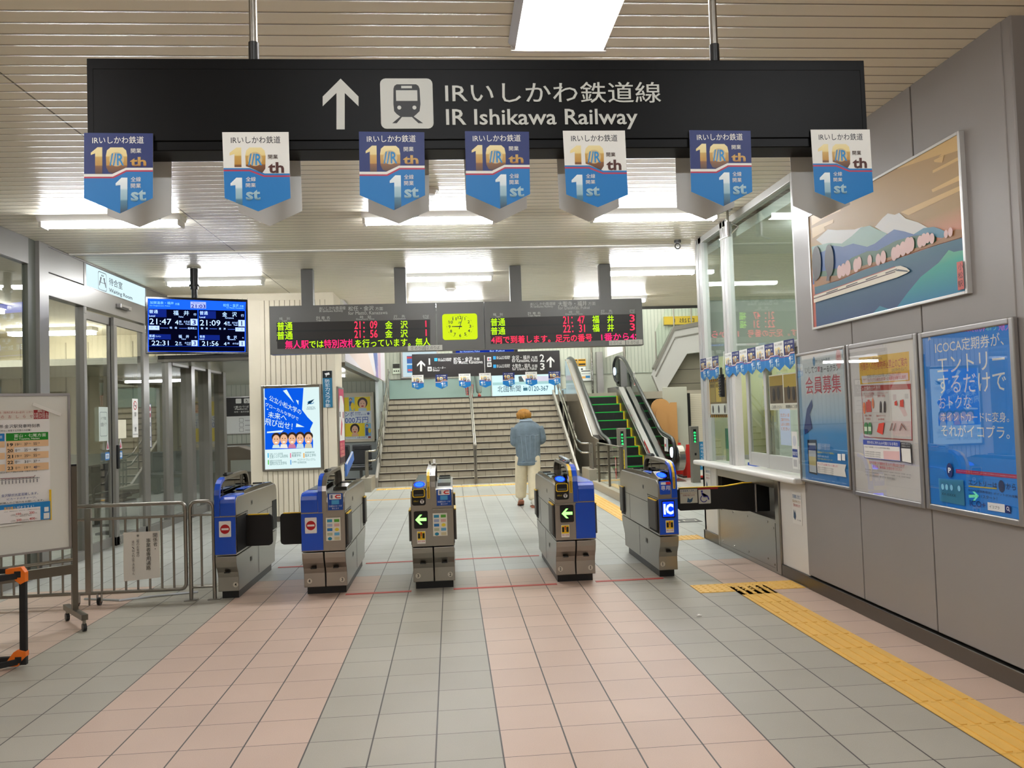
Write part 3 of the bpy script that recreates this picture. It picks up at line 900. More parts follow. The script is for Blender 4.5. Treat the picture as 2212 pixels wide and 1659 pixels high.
('T', '可燃性液体等の日用品', 0.2067, 0.2902, 0.4057, 0.299, 'c:5a5a5e'),
('T', '駅や列車で不審物を見つけた際は近づかず', 0.2618, 0.2403, 0.6862, 0.2614, 'c:b83040', 0.012),
('T', '駅係員、乗務員にお知らせください', 0.3043, 0.2159, 0.653, 0.2352, 'c:b83040', 0.012),
('T', '国土交通省・警察庁・JR北海道・JR東日本・JR東海・JR西日本・JR四国・JR九州', 0.2052, 0.1963, 0.7478, 0.2038, 'c:5a5a5e'),
('T', '（一社）日本民営鉄道協会・（一社）日本モノレール協会・（一社）日本地下鉄協会', 0.2035, 0.1769, 0.7461, 0.1862, 'c:5a5a5e'),
('T', '（一社）公営交通事業協会・第三セクター鉄道等協議会', 0.2019, 0.1537, 0.5682, 0.1687, 'c:5a5a5e')], 'p1': [('P', [(0.0752, 1.0475),
(0.7837, 1.0258),
(0.8137, 0.0238),
(0.0848, 0.021)], 'p1bg'),
('T', 'IRいしかわ鉄道', 0.3516, 0.9569, 0.5882, 0.9864, 'c:4a5a70', 0.01),
('E', 0.3261, 0.9727, 0.0215, 0.0382, 'c:4a86b8'),
('T', 'いしてつ', 0.1663, 0.8813, 0.3743, 0.9336, 'c:3a3f4a', 0.012),
('T', '愛', 0.3813, 0.8852, 0.4241, 0.9271, 'c:c83050', 0.02),
('T', 'あーるクラブ', 0.4331, 0.8767, 0.7273, 0.9283, 'c:3a3f4a', 0.012),
('T', '会員募集', 0.1464, 0.7039, 0.7566, 0.8641, 'c:f4ecec', 0.05),
('T', '会員募集', 0.163, 0.7145, 0.7451, 0.853, 'c:cf3a58', 0.012),
('E', 0.7276, 0.966, 0.0396, 0.075, 'c:e8b8b8'),
('T', '基本', 0.709, 0.9724, 0.7535, 0.9934, 'c:c03040'),
('T', '無料', 0.7063, 0.9436, 0.7507, 0.9654, 'c:c03040'),
('P', [(0.1695, 0.5976),
(0.264, 0.6727),
(0.2707, 0.619),
(0.2148, 0.5523),
(0.2525, 0.4406),
(0.1098, 0.387),
(0.1023, 0.4382)], 'c:23408c'),
('P', [(0.1512, 0.3461),
(0.3111, 0.351),
(0.2995, 0.0713),
(0.1539, 0.0796)], 'c:22304a'),
('P', [(0.1661, 0.3206),
(0.2964, 0.324),
(0.2868, 0.0869),
(0.1674, 0.0895)], 'c:d8e2ea'),
('P', [(0.1644, 0.3036),
(0.2945, 0.3051),
(0.2927, 0.2641),
(0.1652, 0.263)], 'c:2a4a9a'),
('P', [(0.1701, 0.2136),
(0.2901, 0.2142),
(0.2876, 0.1422),
(0.1682, 0.1459)], 'c:e6dc9a'),
('T', '会員証をスマホで提示するだけ', 0.3324, 0.3068, 0.5371, 0.3263, 'c:dfeaf4'),
('T', '会員証をスマホで提示するだけ', 0.3309, 0.2919, 0.5357, 0.3109, 'c:dfeaf4'),
('T', '会員証をスマホで提示するだけ', 0.3293, 0.2769, 0.5342, 0.2954, 'c:dfeaf4'),
('T', '登録はスマホで簡単♪', 0.3212, 0.248, 0.5951, 0.2621, 'c:f2e45a', 0.012),
('T', '自動継続も便利に使えます', 0.3229, 0.2183, 0.5105, 0.2324, 'c:e6f0f6'),
('T', '初年度の会費はお得なキャンペーン中', 0.3207, 0.1968, 0.5638, 0.2103, 'c:f2e45a'),
('P', [(0.3104, 0.1789),
(0.7743, 0.1834),
(0.7497, 0.1409),
(0.7675, 0.0911),
(0.3132, 0.0888)], 'c:f0eee8'),
('T', 'プレミアム会員でもっと楽しむ！', 0.3215, 0.1547, 0.6484, 0.1708, 'c:c83a6a', 0.01),
('T', '限定グッズや乗車ポイントを進呈', 0.3233, 0.1312, 0.5792, 0.1423, 'c:5a5a5e'),
('T', '限定グッズや乗車ポイントを進呈', 0.3218, 0.1164, 0.5778, 0.1268, 'c:5a5a5e'),
('T', '限定グッズや乗車ポイントを進呈', 0.3202, 0.1015, 0.5763, 0.1113, 'c:5a5a5e'),
('T', '限定グッズや乗車ポイントを進呈', 0.3187, 0.0867, 0.5749, 0.0958, 'c:5a5a5e'),
('P', [(0.6563, 0.2573),
(0.707, 0.2577),
(0.7043, 0.208),
(0.6537, 0.2092)], 'c:eef0f0'),
('P', [(0.7198, 0.2604),
(0.7695, 0.2607),
(0.7668, 0.2115),
(0.7173, 0.2128)], 'c:eef0f0'),
('T', 'IRいしかわ鉄道株式会社\u3000いしてつ愛あーるクラブ事務局', 0.2123, 0.04, 0.7667, 0.0458, 'c:cfe4f2')], 'mural': [('P', [(0.0515, 0.9035),
(1.8959, 0.9026),
(1.894, 0.2833),
(0.0688, 0.2084)], 'mural_sky'),
('P', [(1.262, 0.8921),
(1.7178, 0.8376),
(1.6871, 0.8304),
(1.888, 0.8076),
(1.8978, 0.8983),
(1.7469, 0.9004),
(1.2782, 0.9118)], 'c:d2ae6c'),
('P', [(1.6267, 0.7698),
(1.8851, 0.7723),
(1.8858, 0.754),
(1.6253, 0.7534)], 'c:d2ae6c'),
('P', [(1.6049, 0.6613),
(1.882, 0.6683),
(1.8829, 0.6391),
(1.6158, 0.6428)], 'c:d2ae6c'),
('P', [(1.2799, 0.611),
(1.8881, 0.6086),
(1.8914, 0.5824),
(1.3605, 0.57)], 'c:d2ae6c'),
('P', [(0.0618, 0.8958),
(0.5279, 0.8388),
(0.5256, 0.8158),
(0.3306, 0.8275),
(0.065, 0.8185)], 'c:d2ae6c'),
('P', [(0.063, 0.7985),
(0.416, 0.7818),
(0.4036, 0.7559),
(0.2625, 0.7609),
(0.2798, 0.7272),
(0.0656, 0.7164)], 'c:d2ae6c'),
('P', [(1.6439, 0.8256),
(1.7405, 0.824),
(1.7194, 0.7859),
(1.6489, 0.8125)], 'c:d2ae6c'),
('P', [(0.9753, 0.5898),
(1.0732, 0.6261),
(1.1357, 0.6399),
(1.2149, 0.6113),
(1.2656, 0.6106),
(1.3316, 0.5571),
(1.4625, 0.5006),
(1.5609, 0.4416),
(1.4029, 0.4313),
(1.0942, 0.5188)], 'c:cfcfcb'),
('P', [(0.1287, 0.6921),
(0.3207, 0.7274),
(0.4559, 0.6906),
(0.7099, 0.6353),
(0.8135, 0.6287),
(0.9094, 0.5793),
(0.735, 0.5294),
(0.2485, 0.6209)], 'c:c9cac6'),
('P', [(0.0482, 0.654),
(0.3306, 0.6227),
(0.5213, 0.5761),
(0.6707, 0.5986),
(0.7964, 0.6283),
(0.9126, 0.6137),
(0.9746, 0.5813),
(1.1092, 0.5154),
(1.118, 0.4457),
(0.8608, 0.4133),
(0.0514, 0.5768)], 'c:86a89c'),
('P', [(1.4036, 0.4392),
(1.5107, 0.4536),
(1.6106, 0.4374),
(1.6696, 0.4119),
(1.7489, 0.3671),
(1.7234, 0.3432),
(1.5067, 0.4076)], 'c:4f86a0'),
('P', [(0.0529, 0.5918),
(0.2442, 0.5774),
(0.3874, 0.5909),
(0.5375, 0.5491),
(0.6831, 0.5407),
(0.8669, 0.4784),
(0.9651, 0.4791),
(1.1084, 0.5071),
(1.1993, 0.5194),
(1.3108, 0.4808),
(1.4169, 0.4361),
(1.5197, 0.4086),
(1.5154, 0.3589),
(0.9525, 0.3425),
(0.0399, 0.3549)], 'c:3a5f9c'),
('P', [(0.049, 0.4449),
(0.4668, 0.4074),
(0.6561, 0.4454),
(0.864, 0.448),
(0.9921, 0.4256),
(1.2071, 0.4428),
(1.4029, 0.4313),
(1.5579, 0.4075),
(1.63, 0.3757),
(1.6265, 0.3346),
(1.2566, 0.3497),
(0.9533, 0.3511),
(0.4614, 0.3514),
(0.0537, 0.3831)], 'c:3c6248'),
('P', [(0.0611, 0.4123),
(0.4234, 0.3581),
(0.719, 0.3601),
(1.1548, 0.3539),
(1.3961, 0.353),
(1.59, 0.3426),
(1.7128, 0.3568),
(1.8071, 0.3756),
(1.8927, 0.359),
(1.8937, 0.3192),
(1.6259, 0.3271),
(1.4609, 0.3314),
(1.2552, 0.3336),
(0.7862, 0.3386),
(0.4586, 0.3234),
(0.0697, 0.3246)], 'c:9a6c3c'),
('P', [(0.0702, 0.3296),
(0.477, 0.3155),
(0.7854, 0.3298),
(1.2545, 0.3255),
(1.6255, 0.3234),
(1.8934, 0.3157),
(1.9093, 0.009),
(0.0706, 0.0111)], 'mural_water'),
('P', [(1.1834, 0.0157),
(1.3185, 0.0942),
(1.4597, 0.1664),
(1.641, 0.2177),
(1.7409, 0.2725),
(1.7854, 0.2521),
(1.8415, 0.2477),
(1.8962, 0.2434),
(1.909, 0.0055)], 'mural_green'),
('P', [(0.8895, 0.012),
(0.9897, 0.0551),
(1.0945, 0.0194),
(1.1688, 0.0161),
(0.922, 0.0122)], 'c:3a84a0'),
('E', 0.4735, 0.3777, 0.0373, 0.0485, 'c:dfbcb6'),
('E', 0.5307, 0.3813, 0.0366, 0.0476, 'c:dfbcb6'),
('E', 0.5957, 0.3832, 0.0429, 0.0558, 'c:dfbcb6'),
('E', 0.7121, 0.3796, 0.0377, 0.049, 'c:dfbcb6'),
('E', 0.7566, 0.3892, 0.0338, 0.0439, 'c:dfbcb6'),
('E', 0.8958, 0.3798, 0.0289, 0.0376, 'c:dfbcb6'),
('E', 1.0022, 0.3631, 0.0309, 0.0402, 'c:dfbcb6'),
('E', 1.0651, 0.3677, 0.0331, 0.043, 'c:dfbcb6'),
('E', 1.1926, 0.3629, 0.0343, 0.0446, 'c:dfbcb6'),
('E', 1.2369, 0.3702, 0.0338, 0.0439, 'c:dfbcb6'),
('E', 1.2944, 0.3745, 0.0357, 0.0464, 'c:dfbcb6'),
('E', 1.3509, 0.3827, 0.0402, 0.0523, 'c:dfbcb6'),
('E', 1.3852, 0.3833, 0.0344, 0.0447, 'c:dfbcb6'),
('E', 1.4782, 0.3788, 0.0281, 0.0365, 'c:dfbcb6'),
('E', 1.5174, 0.3818, 0.0301, 0.0391, 'c:dfbcb6'),
('E', 1.556, 0.3848, 0.0247, 0.0321, 'c:dfbcb6'),
('E', 1.5987, 0.3713, 0.0243, 0.0316, 'c:dfbcb6'),
('E', 1.7314, 0.3675, 0.0183, 0.0238, 'c:dfbcb6'),
('E', 1.7722, 0.3691, 0.0203, 0.0264, 'c:dfbcb6'),
('E', 0.1318, 0.5103, 0.075, 0.1292, 'c:3a3634'),
('P', [(0.071, 0.3801),
(0.1119, 0.4839),
(0.1457, 0.4776),
(0.1221, 0.3714)], 'c:3a2f2e'),
('E', 0.3376, 0.4899, 0.07, 0.1206, 'c:3a3634'),
('P', [(0.2786, 0.3446),
(0.317, 0.4452),
(0.3486, 0.4392),
(0.3264, 0.3365)], 'c:3a2f2e'),
('P', [(0.0637, 0.2648),
(1.2068, 0.2771),
(1.2641, 0.2728),
(1.3318, 0.2454),
(1.3641, 0.2217),
(1.329, 0.2136),
(1.2149, 0.2053),
(0.0622, 0.2073)], 'c:ebe4d2'),
('P', [(0.0616, 0.2448),
(1.2043, 0.2485),
(1.2066, 0.2423),
(0.0607, 0.2359)], 'c:4a3030'),
('P', [(0.064, 0.2678),
(1.207, 0.2795),
(1.2095, 0.2749),
(0.0634, 0.2618)], 'c:a84a40'),
('P', [(0.2739, 0.2553),
(0.4523, 0.2579),
(0.4516, 0.2514),
(0.2731, 0.2476)], 'c:4a4248'),
('P', [(0.5744, 0.2569),
(0.7357, 0.2593),
(0.7351, 0.2531),
(0.5737, 0.2495)], 'c:4a4248'),
('P', [(0.8463, 0.2583),
(0.9928, 0.2605),
(0.9923, 0.2546),
(0.8457, 0.2513)], 'c:4a4248'),
('P', [(1.0936, 0.2595),
(1.2272, 0.2617),
(1.2267, 0.256),
(1.093, 0.2528)], 'c:4a4248'),
('P', [(1.2045, 0.251),
(1.2409, 0.2542),
(1.3372, 0.2282),
(1.3501, 0.2178)], 'c:3a4450'),
('P', [(1.8196, 0.1867),
(1.8782, 0.1847),
(1.8784, 0.0282),
(1.8176, 0.0271)], 'c:c86058'),
('T', '小', 1.831, 0.137, 1.8721, 0.1751, 'c:2a2428'),
('T', '松', 1.8269, 0.0902, 1.8682, 0.1265, 'c:2a2428'),
('T', '駅', 1.8229, 0.0434, 1.8644, 0.0778, 'c:2a2428')], 'paper': [('R', -0.62, 0.228, -0.13, 1.062, 'c:eceae8'),
('R', -0.62, 0.99, -0.235, 1.062, 'c:d9d2c8'),
('T', '大会（復興応援大会in金沢）に伴う', -0.4708, 1.0364, -0.2411, 1.0528, 'c:a84a3a', 0.012),
('T', 'の\u3000お\u3000し\u3000ら\u3000せ', -0.4449, 1.0008, -0.2406, 1.0248, 'c:a02f2a', 0.02),
('R', -0.2354, 0.9915, -0.1359, 1.0602, 'c:9c2428'),
('T', '運転日', -0.2104, 1.0417, -0.1616, 1.0597, 'c:efe8e4', 0.01),
('T', '7月26日土', -0.2337, 1.0192, -0.1387, 1.0392, 'c:efe8e4', 0.01),
('T', '7月27日日', -0.2339, 0.9971, -0.1389, 1.0182, 'c:efe8e4', 0.01),
('T', '帯:金沢駅発車時刻表', -0.4576, 0.9287, -0.1931, 0.9557, 'c:26262c', 0.012),
('T', '（時台に発車する列車のみ記載）', -0.4509, 0.902, -0.2532, 0.9187, 'c:3c3c44'),
('R', -0.4143, 0.8307, -0.1404, 0.8919, 'c:16861f'),
('T', '富山・七尾方面', -0.3632, 0.858, -0.1551, 0.8836, 'c:e9f2e4', 0.01),
('T', 'for Toyama, Nanao', -0.3634, 0.8372, -0.1976, 0.8535, 'c:e9f2e4', 0.012),
('R', -0.5543, 0.8329, -0.4235, 0.8915, 'c:1f7fc8'),
('T', '方面', -0.472, 0.8556, -0.4381, 0.8767, 'c:e8eef4'),
('R', -0.4137, 0.7863, -0.1393, 0.834, 'c:e6c096'),
('R', -0.5546, 0.7886, -0.4232, 0.8347, 'c:e6c096'),
('T', '19', -0.4071, 0.7941, -0.3702, 0.8185, 'c:24221f', 0.03),
('T', '19', -0.3566, 0.796, -0.3353, 0.816, 'c:2c2a2a', 0.008),
('T', '富山', -0.3334, 0.8049, -0.3155, 0.8149, 'c:5a5a5a'),
('T', '37', -0.2981, 0.7967, -0.2766, 0.8165, 'c:2c2a2a', 0.008),
('T', '泊', -0.2746, 0.8057, -0.2565, 0.8153, 'c:5a5a5a'),
('T', '55', -0.2389, 0.7974, -0.2171, 0.8169, 'c:2c2a2a', 0.008),
('T', '七尾', -0.2151, 0.8065, -0.1968, 0.8158, 'c:5a5a5a'),
('R', -0.414, 0.7493, -0.3642, 0.791, 'c:e6c096'),
('T', '20', -0.4075, 0.7509, -0.3706, 0.7755, 'c:24221f', 0.03),
('T', '0', -0.3569, 0.7532, -0.3464, 0.7728, 'c:2c2a2a', 0.008),
('T', '泊', -0.3444, 0.762, -0.3266, 0.7721, 'c:5a5a5a'),
('T', '25', -0.2985, 0.753, -0.277, 0.7729, 'c:2c2a2a', 0.008),
('T', '七尾', -0.275, 0.7619, -0.2569, 0.7716, 'c:5a5a5a'),
('T', '40', -0.2393, 0.7534, -0.2175, 0.773, 'c:2c2a2a', 0.008),
('T', '富山', -0.2155, 0.7624, -0.1971, 0.7718, 'c:5a5a5a'),
('R', -0.4143, 0.6976, -0.1402, 0.748, 'c:e6c096'),
('R', -0.5552, 0.7028, -0.4238, 0.7501, 'c:e6c096'),
('T', '21', -0.4078, 0.7077, -0.3709, 0.7325, 'c:24221f', 0.03),
('T', '19', -0.3572, 0.7092, -0.336, 0.7295, 'c:2c2a2a', 0.008),
('T', '七尾', -0.3341, 0.718, -0.3162, 0.7281, 'c:5a5a5a'),
('T', '25', -0.2989, 0.7094, -0.2773, 0.7294, 'c:2c2a2a', 0.008),
('T', '富山', -0.2754, 0.7181, -0.2573, 0.728, 'c:5a5a5a'),
('T', '55', -0.2397, 0.7095, -0.2179, 0.7292, 'c:2c2a2a', 0.008),
('T', '泊', -0.2159, 0.7183, -0.1975, 0.7278, 'c:5a5a5a'),
('R', -0.4146, 0.6629, -0.3648, 0.7051, 'c:e6c096'),
('T', '22', -0.4081, 0.6646, -0.3712, 0.6895, 'c:24221f', 0.03),
('T', '0', -0.3576, 0.6666, -0.347, 0.6863, 'c:2c2a2a', 0.008),
('T', '富山', -0.3451, 0.6752, -0.3273, 0.6855, 'c:5a5a5a'),
('T', '31', -0.2992, 0.6658, -0.2777, 0.6858, 'c:2c2a2a', 0.008),
('T', '泊', -0.2757, 0.6744, -0.2577, 0.6843, 'c:5a5a5a'),
('T', '37', -0.2401, 0.6656, -0.2182, 0.6854, 'c:2c2a2a', 0.008),
('T', '七尾', -0.2163, 0.6743, -0.1979, 0.6839, 'c:5a5a5a'),
('R', -0.415, 0.609, -0.141, 0.6622, 'c:e6c096'),
('R', -0.5557, 0.6171, -0.4244, 0.6657, 'c:e6c096'),
('T', '23', -0.4084, 0.6214, -0.3715, 0.6466, 'c:24221f', 0.03),
('T', '0', -0.3579, 0.6234, -0.3474, 0.6431, 'c:2c2a2a', 0.008),
('T', '泊', -0.3454, 0.6319, -0.3277, 0.6422, 'c:5a5a5a'),
('T', '19', -0.2996, 0.6222, -0.2781, 0.6423, 'c:2c2a2a', 0.008),
('T', '七尾', -0.2761, 0.6307, -0.258, 0.6407, 'c:5a5a5a'),
('T', '48', -0.2404, 0.6217, -0.2186, 0.6416, 'c:2a3a6a', 0.008),
('T', '富山', -0.2166, 0.6303, -0.1983, 0.64, 'c:5a5a5a'),
('T', '※車両を増やして運転する列車\u3000□数字＝のりば', -0.4607, 0.5998, -0.2187, 0.6108, 'c:3a3a3a'),
('P', [(-0.4534, 0.5647),
(-0.242, 0.5616),
(-0.24, 0.5578),
(-0.4534, 0.5602)], 'c:7a2a3a'),
('P', [(-0.4535, 0.5522),
(-0.2017, 0.553),
(-0.2009, 0.5501),
(-0.4535, 0.5495)], 'c:333a4a'),
('P', [(-0.242, 0.5602),
(-0.2318, 0.5728),
(-0.229, 0.5707),
(-0.2396, 0.5569)], 'c:7a2a3a'),
('R', -0.4459, 0.5198, -0.4399, 0.5449, 'c:77777c'),
('R', -0.445, 0.5511, -0.4405, 0.556, 'c:2a2a34'),
('R', -0.424, 0.5197, -0.418, 0.5449, 'c:77777c'),
('R', -0.4231, 0.5511, -0.4186, 0.556, 'c:2a2a34'),
('R', -0.402, 0.5196, -0.396, 0.5449, 'c:77777c'),
('R', -0.4012, 0.5512, -0.3965, 0.556, 'c:2a2a34'),
('R', -0.3799, 0.5196, -0.3739, 0.5449, 'c:77777c'),
('R', -0.3791, 0.5512, -0.3744, 0.5561, 'c:2a2a34'),
('R', -0.3577, 0.5195, -0.3517, 0.5449, 'c:77777c'),
('R', -0.3568, 0.5512, -0.3522, 0.5561, 'c:2a2a34'),
('R', -0.3354, 0.5195, -0.3293, 0.5449, 'c:77777c'),
('R', -0.3345, 0.5512, -0.3298, 0.5561, 'c:2a2a34'),
('R', -0.3129, 0.5194, -0.3068, 0.5449, 'c:77777c'),
('R', -0.3121, 0.5513, -0.3074, 0.5562, 'c:2a2a34'),
('R', -0.2904, 0.5193, -0.2842, 0.5449, 'c:77777c'),
('R', -0.2895, 0.5513, -0.2848, 0.5562, 'c:2a2a34'),
('R', -0.2677, 0.5193, -0.2615, 0.5449, 'c:77777c'),
('R', -0.2668, 0.5513, -0.2621, 0.5562, 'c:2a2a34'),
('R', -0.2449, 0.5192, -0.2387, 0.5449, 'c:77777c'),
('R', -0.244, 0.5513, -0.2392, 0.5563, 'c:2a2a34'),
('R', -0.222, 0.5192, -0.2158, 0.5449, 'c:77777c'),
('R', -0.2211, 0.5513, -0.2163, 0.5563, 'c:2a2a34'),
('T', '金沢駅が大変混雑します。', -0.4485, 0.4271, -0.2133, 0.4481, 'c:2b3f8c', 0.012),
('T', 'ICカードのチャージ、', -0.4141, 0.3998, -0.2245, 0.4167, 'c:2b3f8c', 0.012),
('T', '前購入のご協力をお願いします。', -0.4584, 0.3753, -0.1757, 0.3897, 'c:33363c', 0.01),
('R', -0.62, 0.235, -0.134, 0.37, 'c:1c80c4'),
('R', -0.62, 0.235, -0.2, 0.335, 'c:ece8e6'),
('T', '事前購入', -0.4338, 0.3297, -0.3539, 0.3529, 'c:f0b83c', 0.02),
('T', 'がオススメ！', -0.3525, 0.3294, -0.2431, 0.3543, 'c:eef2f6', 0.015),
('T', '※大人（高校生以上）のみです。ご利用はできません。', -0.4321, 0.3147, -0.1998, 0.3223, 'c:4a4a4a'),
('T', '100', -0.3568, 0.2872, -0.3249, 0.3029, 'c:b02a2a', 0.02),
('T', '200', -0.2729, 0.287, -0.2395, 0.3052, 'c:b02a2a', 0.02),
('T', '200', -0.356, 0.2419, -0.3233, 0.2592, 'c:b02a2a', 0.02),
('T', '400', -0.2733, 0.2427, -0.2359, 0.2606, 'c:b02a2a', 0.02),
('T', '小学生', -0.3919, 0.2822, -0.3609, 0.2964, 'c:55504c'),
('T', '円 中学生', -0.3228, 0.2806, -0.2771, 0.2934, 'c:55504c'),
('T', '円', -0.2362, 0.2862, -0.2242, 0.2944, 'c:55504c'),
('T', '小学生', -0.3922, 0.2404, -0.3612, 0.253, 'c:55504c'),
('T', '円中学生', -0.322, 0.2396, -0.2766, 0.2517, 'c:55504c'),
('T', '円', -0.2346, 0.2441, -0.2238, 0.2531, 'c:55504c'),
('T', '大人（高校生以上）400円', -0.3609, 0.2726, -0.2584, 0.2831, 'c:55504c'),
('T', '大人（高校生以上）1000円', -0.3612, 0.233, -0.2588, 0.2391, 'c:55504c'),
('R', -0.1745, 0.2938, -0.1458, 0.3277, 'c:eef0ee'),
('R', -0.179, 0.2411, -0.1414, 0.2836, 'c:e6e8e6')], 'notice': [('T', '関', 0.2541, 0.3578, 0.2904, 0.3933, 'c:2e2a28'),
('T', '係', 0.2543, 0.3194, 0.2905, 0.3548, 'c:2e2a28'),
('T', '者', 0.2545, 0.2809, 0.2907, 0.3164, 'c:2e2a28'),
('E', 0.272, 0.2598, 0.0039, 0.0039, 'c:2e2a28'),
('T', '事', 0.1969, 0.3152, 0.2346, 0.3511, 'c:2e2a28'),
('T', '業', 0.1968, 0.2763, 0.2345, 0.3122, 'c:2e2a28'),
('T', '者', 0.1967, 0.2374, 0.2343, 0.2733, 'c:2e2a28'),
('T', '専', 0.1965, 0.1986, 0.2342, 0.2345, 'c:2e2a28'),
('T', '用', 0.1964, 0.1598, 0.234, 0.1957, 'c:2e2a28'),
('T', '通', 0.1963, 0.121, 0.2339, 0.1569, 'c:2e2a28'),
('T', '路', 0.1961, 0.0822, 0.2338, 0.1181, 'c:2e2a28'),
('T', '※', 0.1188, 0.3669, 0.1414, 0.3891, 'c:3a3432'),
('T', '一', 0.1188, 0.3428, 0.1413, 0.365, 'c:3a3432'),
('T', '般', 0.1187, 0.3187, 0.1413, 0.3409, 'c:3a3432'),
('T', 'の', 0.1187, 0.2946, 0.1412, 0.3168, 'c:3a3432'),
('T', 'お', 0.1186, 0.2705, 0.1412, 0.2928, 'c:3a3432'),
('T', '客', 0.1185, 0.2465, 0.1411, 0.2687, 'c:3a3432'),
('T', '様', 0.1185, 0.2224, 0.141, 0.2446, 'c:3a3432'),
('T', 'の', 0.1184, 0.1983, 0.141, 0.2205, 'c:3a3432'),
('T', '通', 0.0807, 0.3153, 0.1002, 0.3375, 'c:3a3432'),
('T', '行', 0.0809, 0.291, 0.1004, 0.3132, 'c:3a3432'),
('T', '、', 0.0811, 0.2667, 0.1006, 0.289, 'c:3a3432'),
('T', '出', 0.0812, 0.2424, 0.1007, 0.2647, 'c:3a3432'),
('T', '入', 0.0814, 0.2182, 0.1009, 0.2404, 'c:3a3432'),
('T', 'り', 0.0816, 0.1939, 0.1011, 0.2162, 'c:3a3432'),
('T', 'は', 0.0817, 0.1697, 0.1012, 0.1919, 'c:3a3432'),
('T', 'で', 0.0819, 0.1454, 0.1014, 0.1677, 'c:3a3432'),
('T', 'き', 0.0821, 0.1212, 0.1016, 0.1434, 'c:3a3432'),
('T', 'ま', 0.0822, 0.097, 0.1017, 0.1192, 'c:3a3432'),
('T', 'せ', 0.0824, 0.0727, 0.1019, 0.095, 'c:3a3432'),
('T', 'ん', 0.0826, 0.0485, 0.102, 0.0707, 'c:3a3432')], 'lottery': [('P', [(-0.0236, 1.0519),
(0.6577, 1.0355),
(0.6533, -0.016),
(-0.049, -0.0028)], 'c:dfe8f0'),
('R', -0.0192, 0.6916, 0.649, 1.0473, 'c:f2d81a'),
('R', 0.1145, 0.7043, 0.2535, 1.0432, 'c:8cc4e8'),
('R', -0.0352, 0.0519, 0.6484, 0.3842, 'c:f2d81a'),
('R', 0.4955, 0.0519, 0.6484, 0.3733, 'c:8cc4e8'),
('T', 'ンボ', 0.0121, 0.5604, 0.2321, 0.6827, 'c:1c3f9c', 0.03),
('T', '000万円', 0.0086, 0.3818, 0.5807, 0.5406, 'c:1c4fae', 0.04),
('T', '発売期間', 0.2571, 0.6249, 0.4012, 0.668, 'c:1c3f9c'),
('T', '7/11㊎-8/11㊊', 0.256, 0.5754, 0.5341, 0.6229, 'c:1c3f9c'),
('E', 0.5912, 0.6188, 0.0313, 0.0313, 'c:5a6ab0'),
('E', 0.4527, 0.8975, 0.1258, 0.1359, 'c:3a2418'),
('E', 0.4518, 0.8619, 0.0856, 0.1158, 'c:e8b898'),
('E', 0.417, 0.8783, 0.0101, 0.0101, 'c:3a2418'),
('E', 0.4874, 0.8761, 0.0101, 0.0101, 'c:3a2418'),
('E', 0.4506, 0.811, 0.0321, 0.0201, 'c:b8443c'),
('R', 0.3487, 0.6947, 0.5528, 0.7623, 'c:bcd4e8'),
('E', 0.2467, 0.2473, 0.1171, 0.1265, 'c:20160f'),
('E', 0.2459, 0.2142, 0.0796, 0.1077, 'c:e8b898'),
('E', 0.2135, 0.2295, 0.0093, 0.0093, 'c:20160f'),
('E', 0.279, 0.2273, 0.0093, 0.0093, 'c:20160f'),
('E', 0.2447, 0.1669, 0.03, 0.0187, 'c:b8443c'),
('R', 0.1655, 0.0629, 0.3314, 0.1204, 'c:e8b898'),
('E', 0.1578, 0.9898, 0.0335, 0.0362, 'c:3a2418'),
('E', 0.1576, 0.9803, 0.0227, 0.0307, 'c:e8b898'),
('E', 0.1483, 0.9847, 0.0027, 0.0027, 'c:3a2418'),
('E', 0.1671, 0.9841, 0.0026, 0.0026, 'c:3a2418'),
('E', 0.1573, 0.9668, 0.0085, 0.0053, 'c:b8443c'),
('R', 0.1253, 0.824, 0.185, 0.9388, 'c:2a4a9a'),
('E', 0.2048, 0.812, 0.0491, 0.1004, 'c:f0d020'),
('E', 0.55, 0.3173, 0.0335, 0.0362, 'c:3a2418'),
('E', 0.5497, 0.3078, 0.0228, 0.0308, 'c:e8b898'),
('E', 0.5404, 0.3121, 0.0027, 0.0027, 'c:3a2418'),
('E', 0.5592, 0.3115, 0.0027, 0.0027, 'c:3a2418'),
('E', 0.5494, 0.2942, 0.0086, 0.0054, 'c:b8443c'),
('R', 0.5105, 0.0655, 0.5816, 0.2599, 'c:3a5a9a'),
('E', 0.6138, 0.1886, 0.0358, 0.0626, 'c:f0d020'),
('T', 'TAKARAKUJI', 0.0189, 0.0179, 0.2633, 0.0466, 'c:88888c'),
('R', 0.5721, 0.0002, 0.6426, 0.0433, 'c:8c2a28'),
('T', '1枚300円', 0.3087, 0.0037, 0.542, 0.0479, 'c:4a4a4a')]}
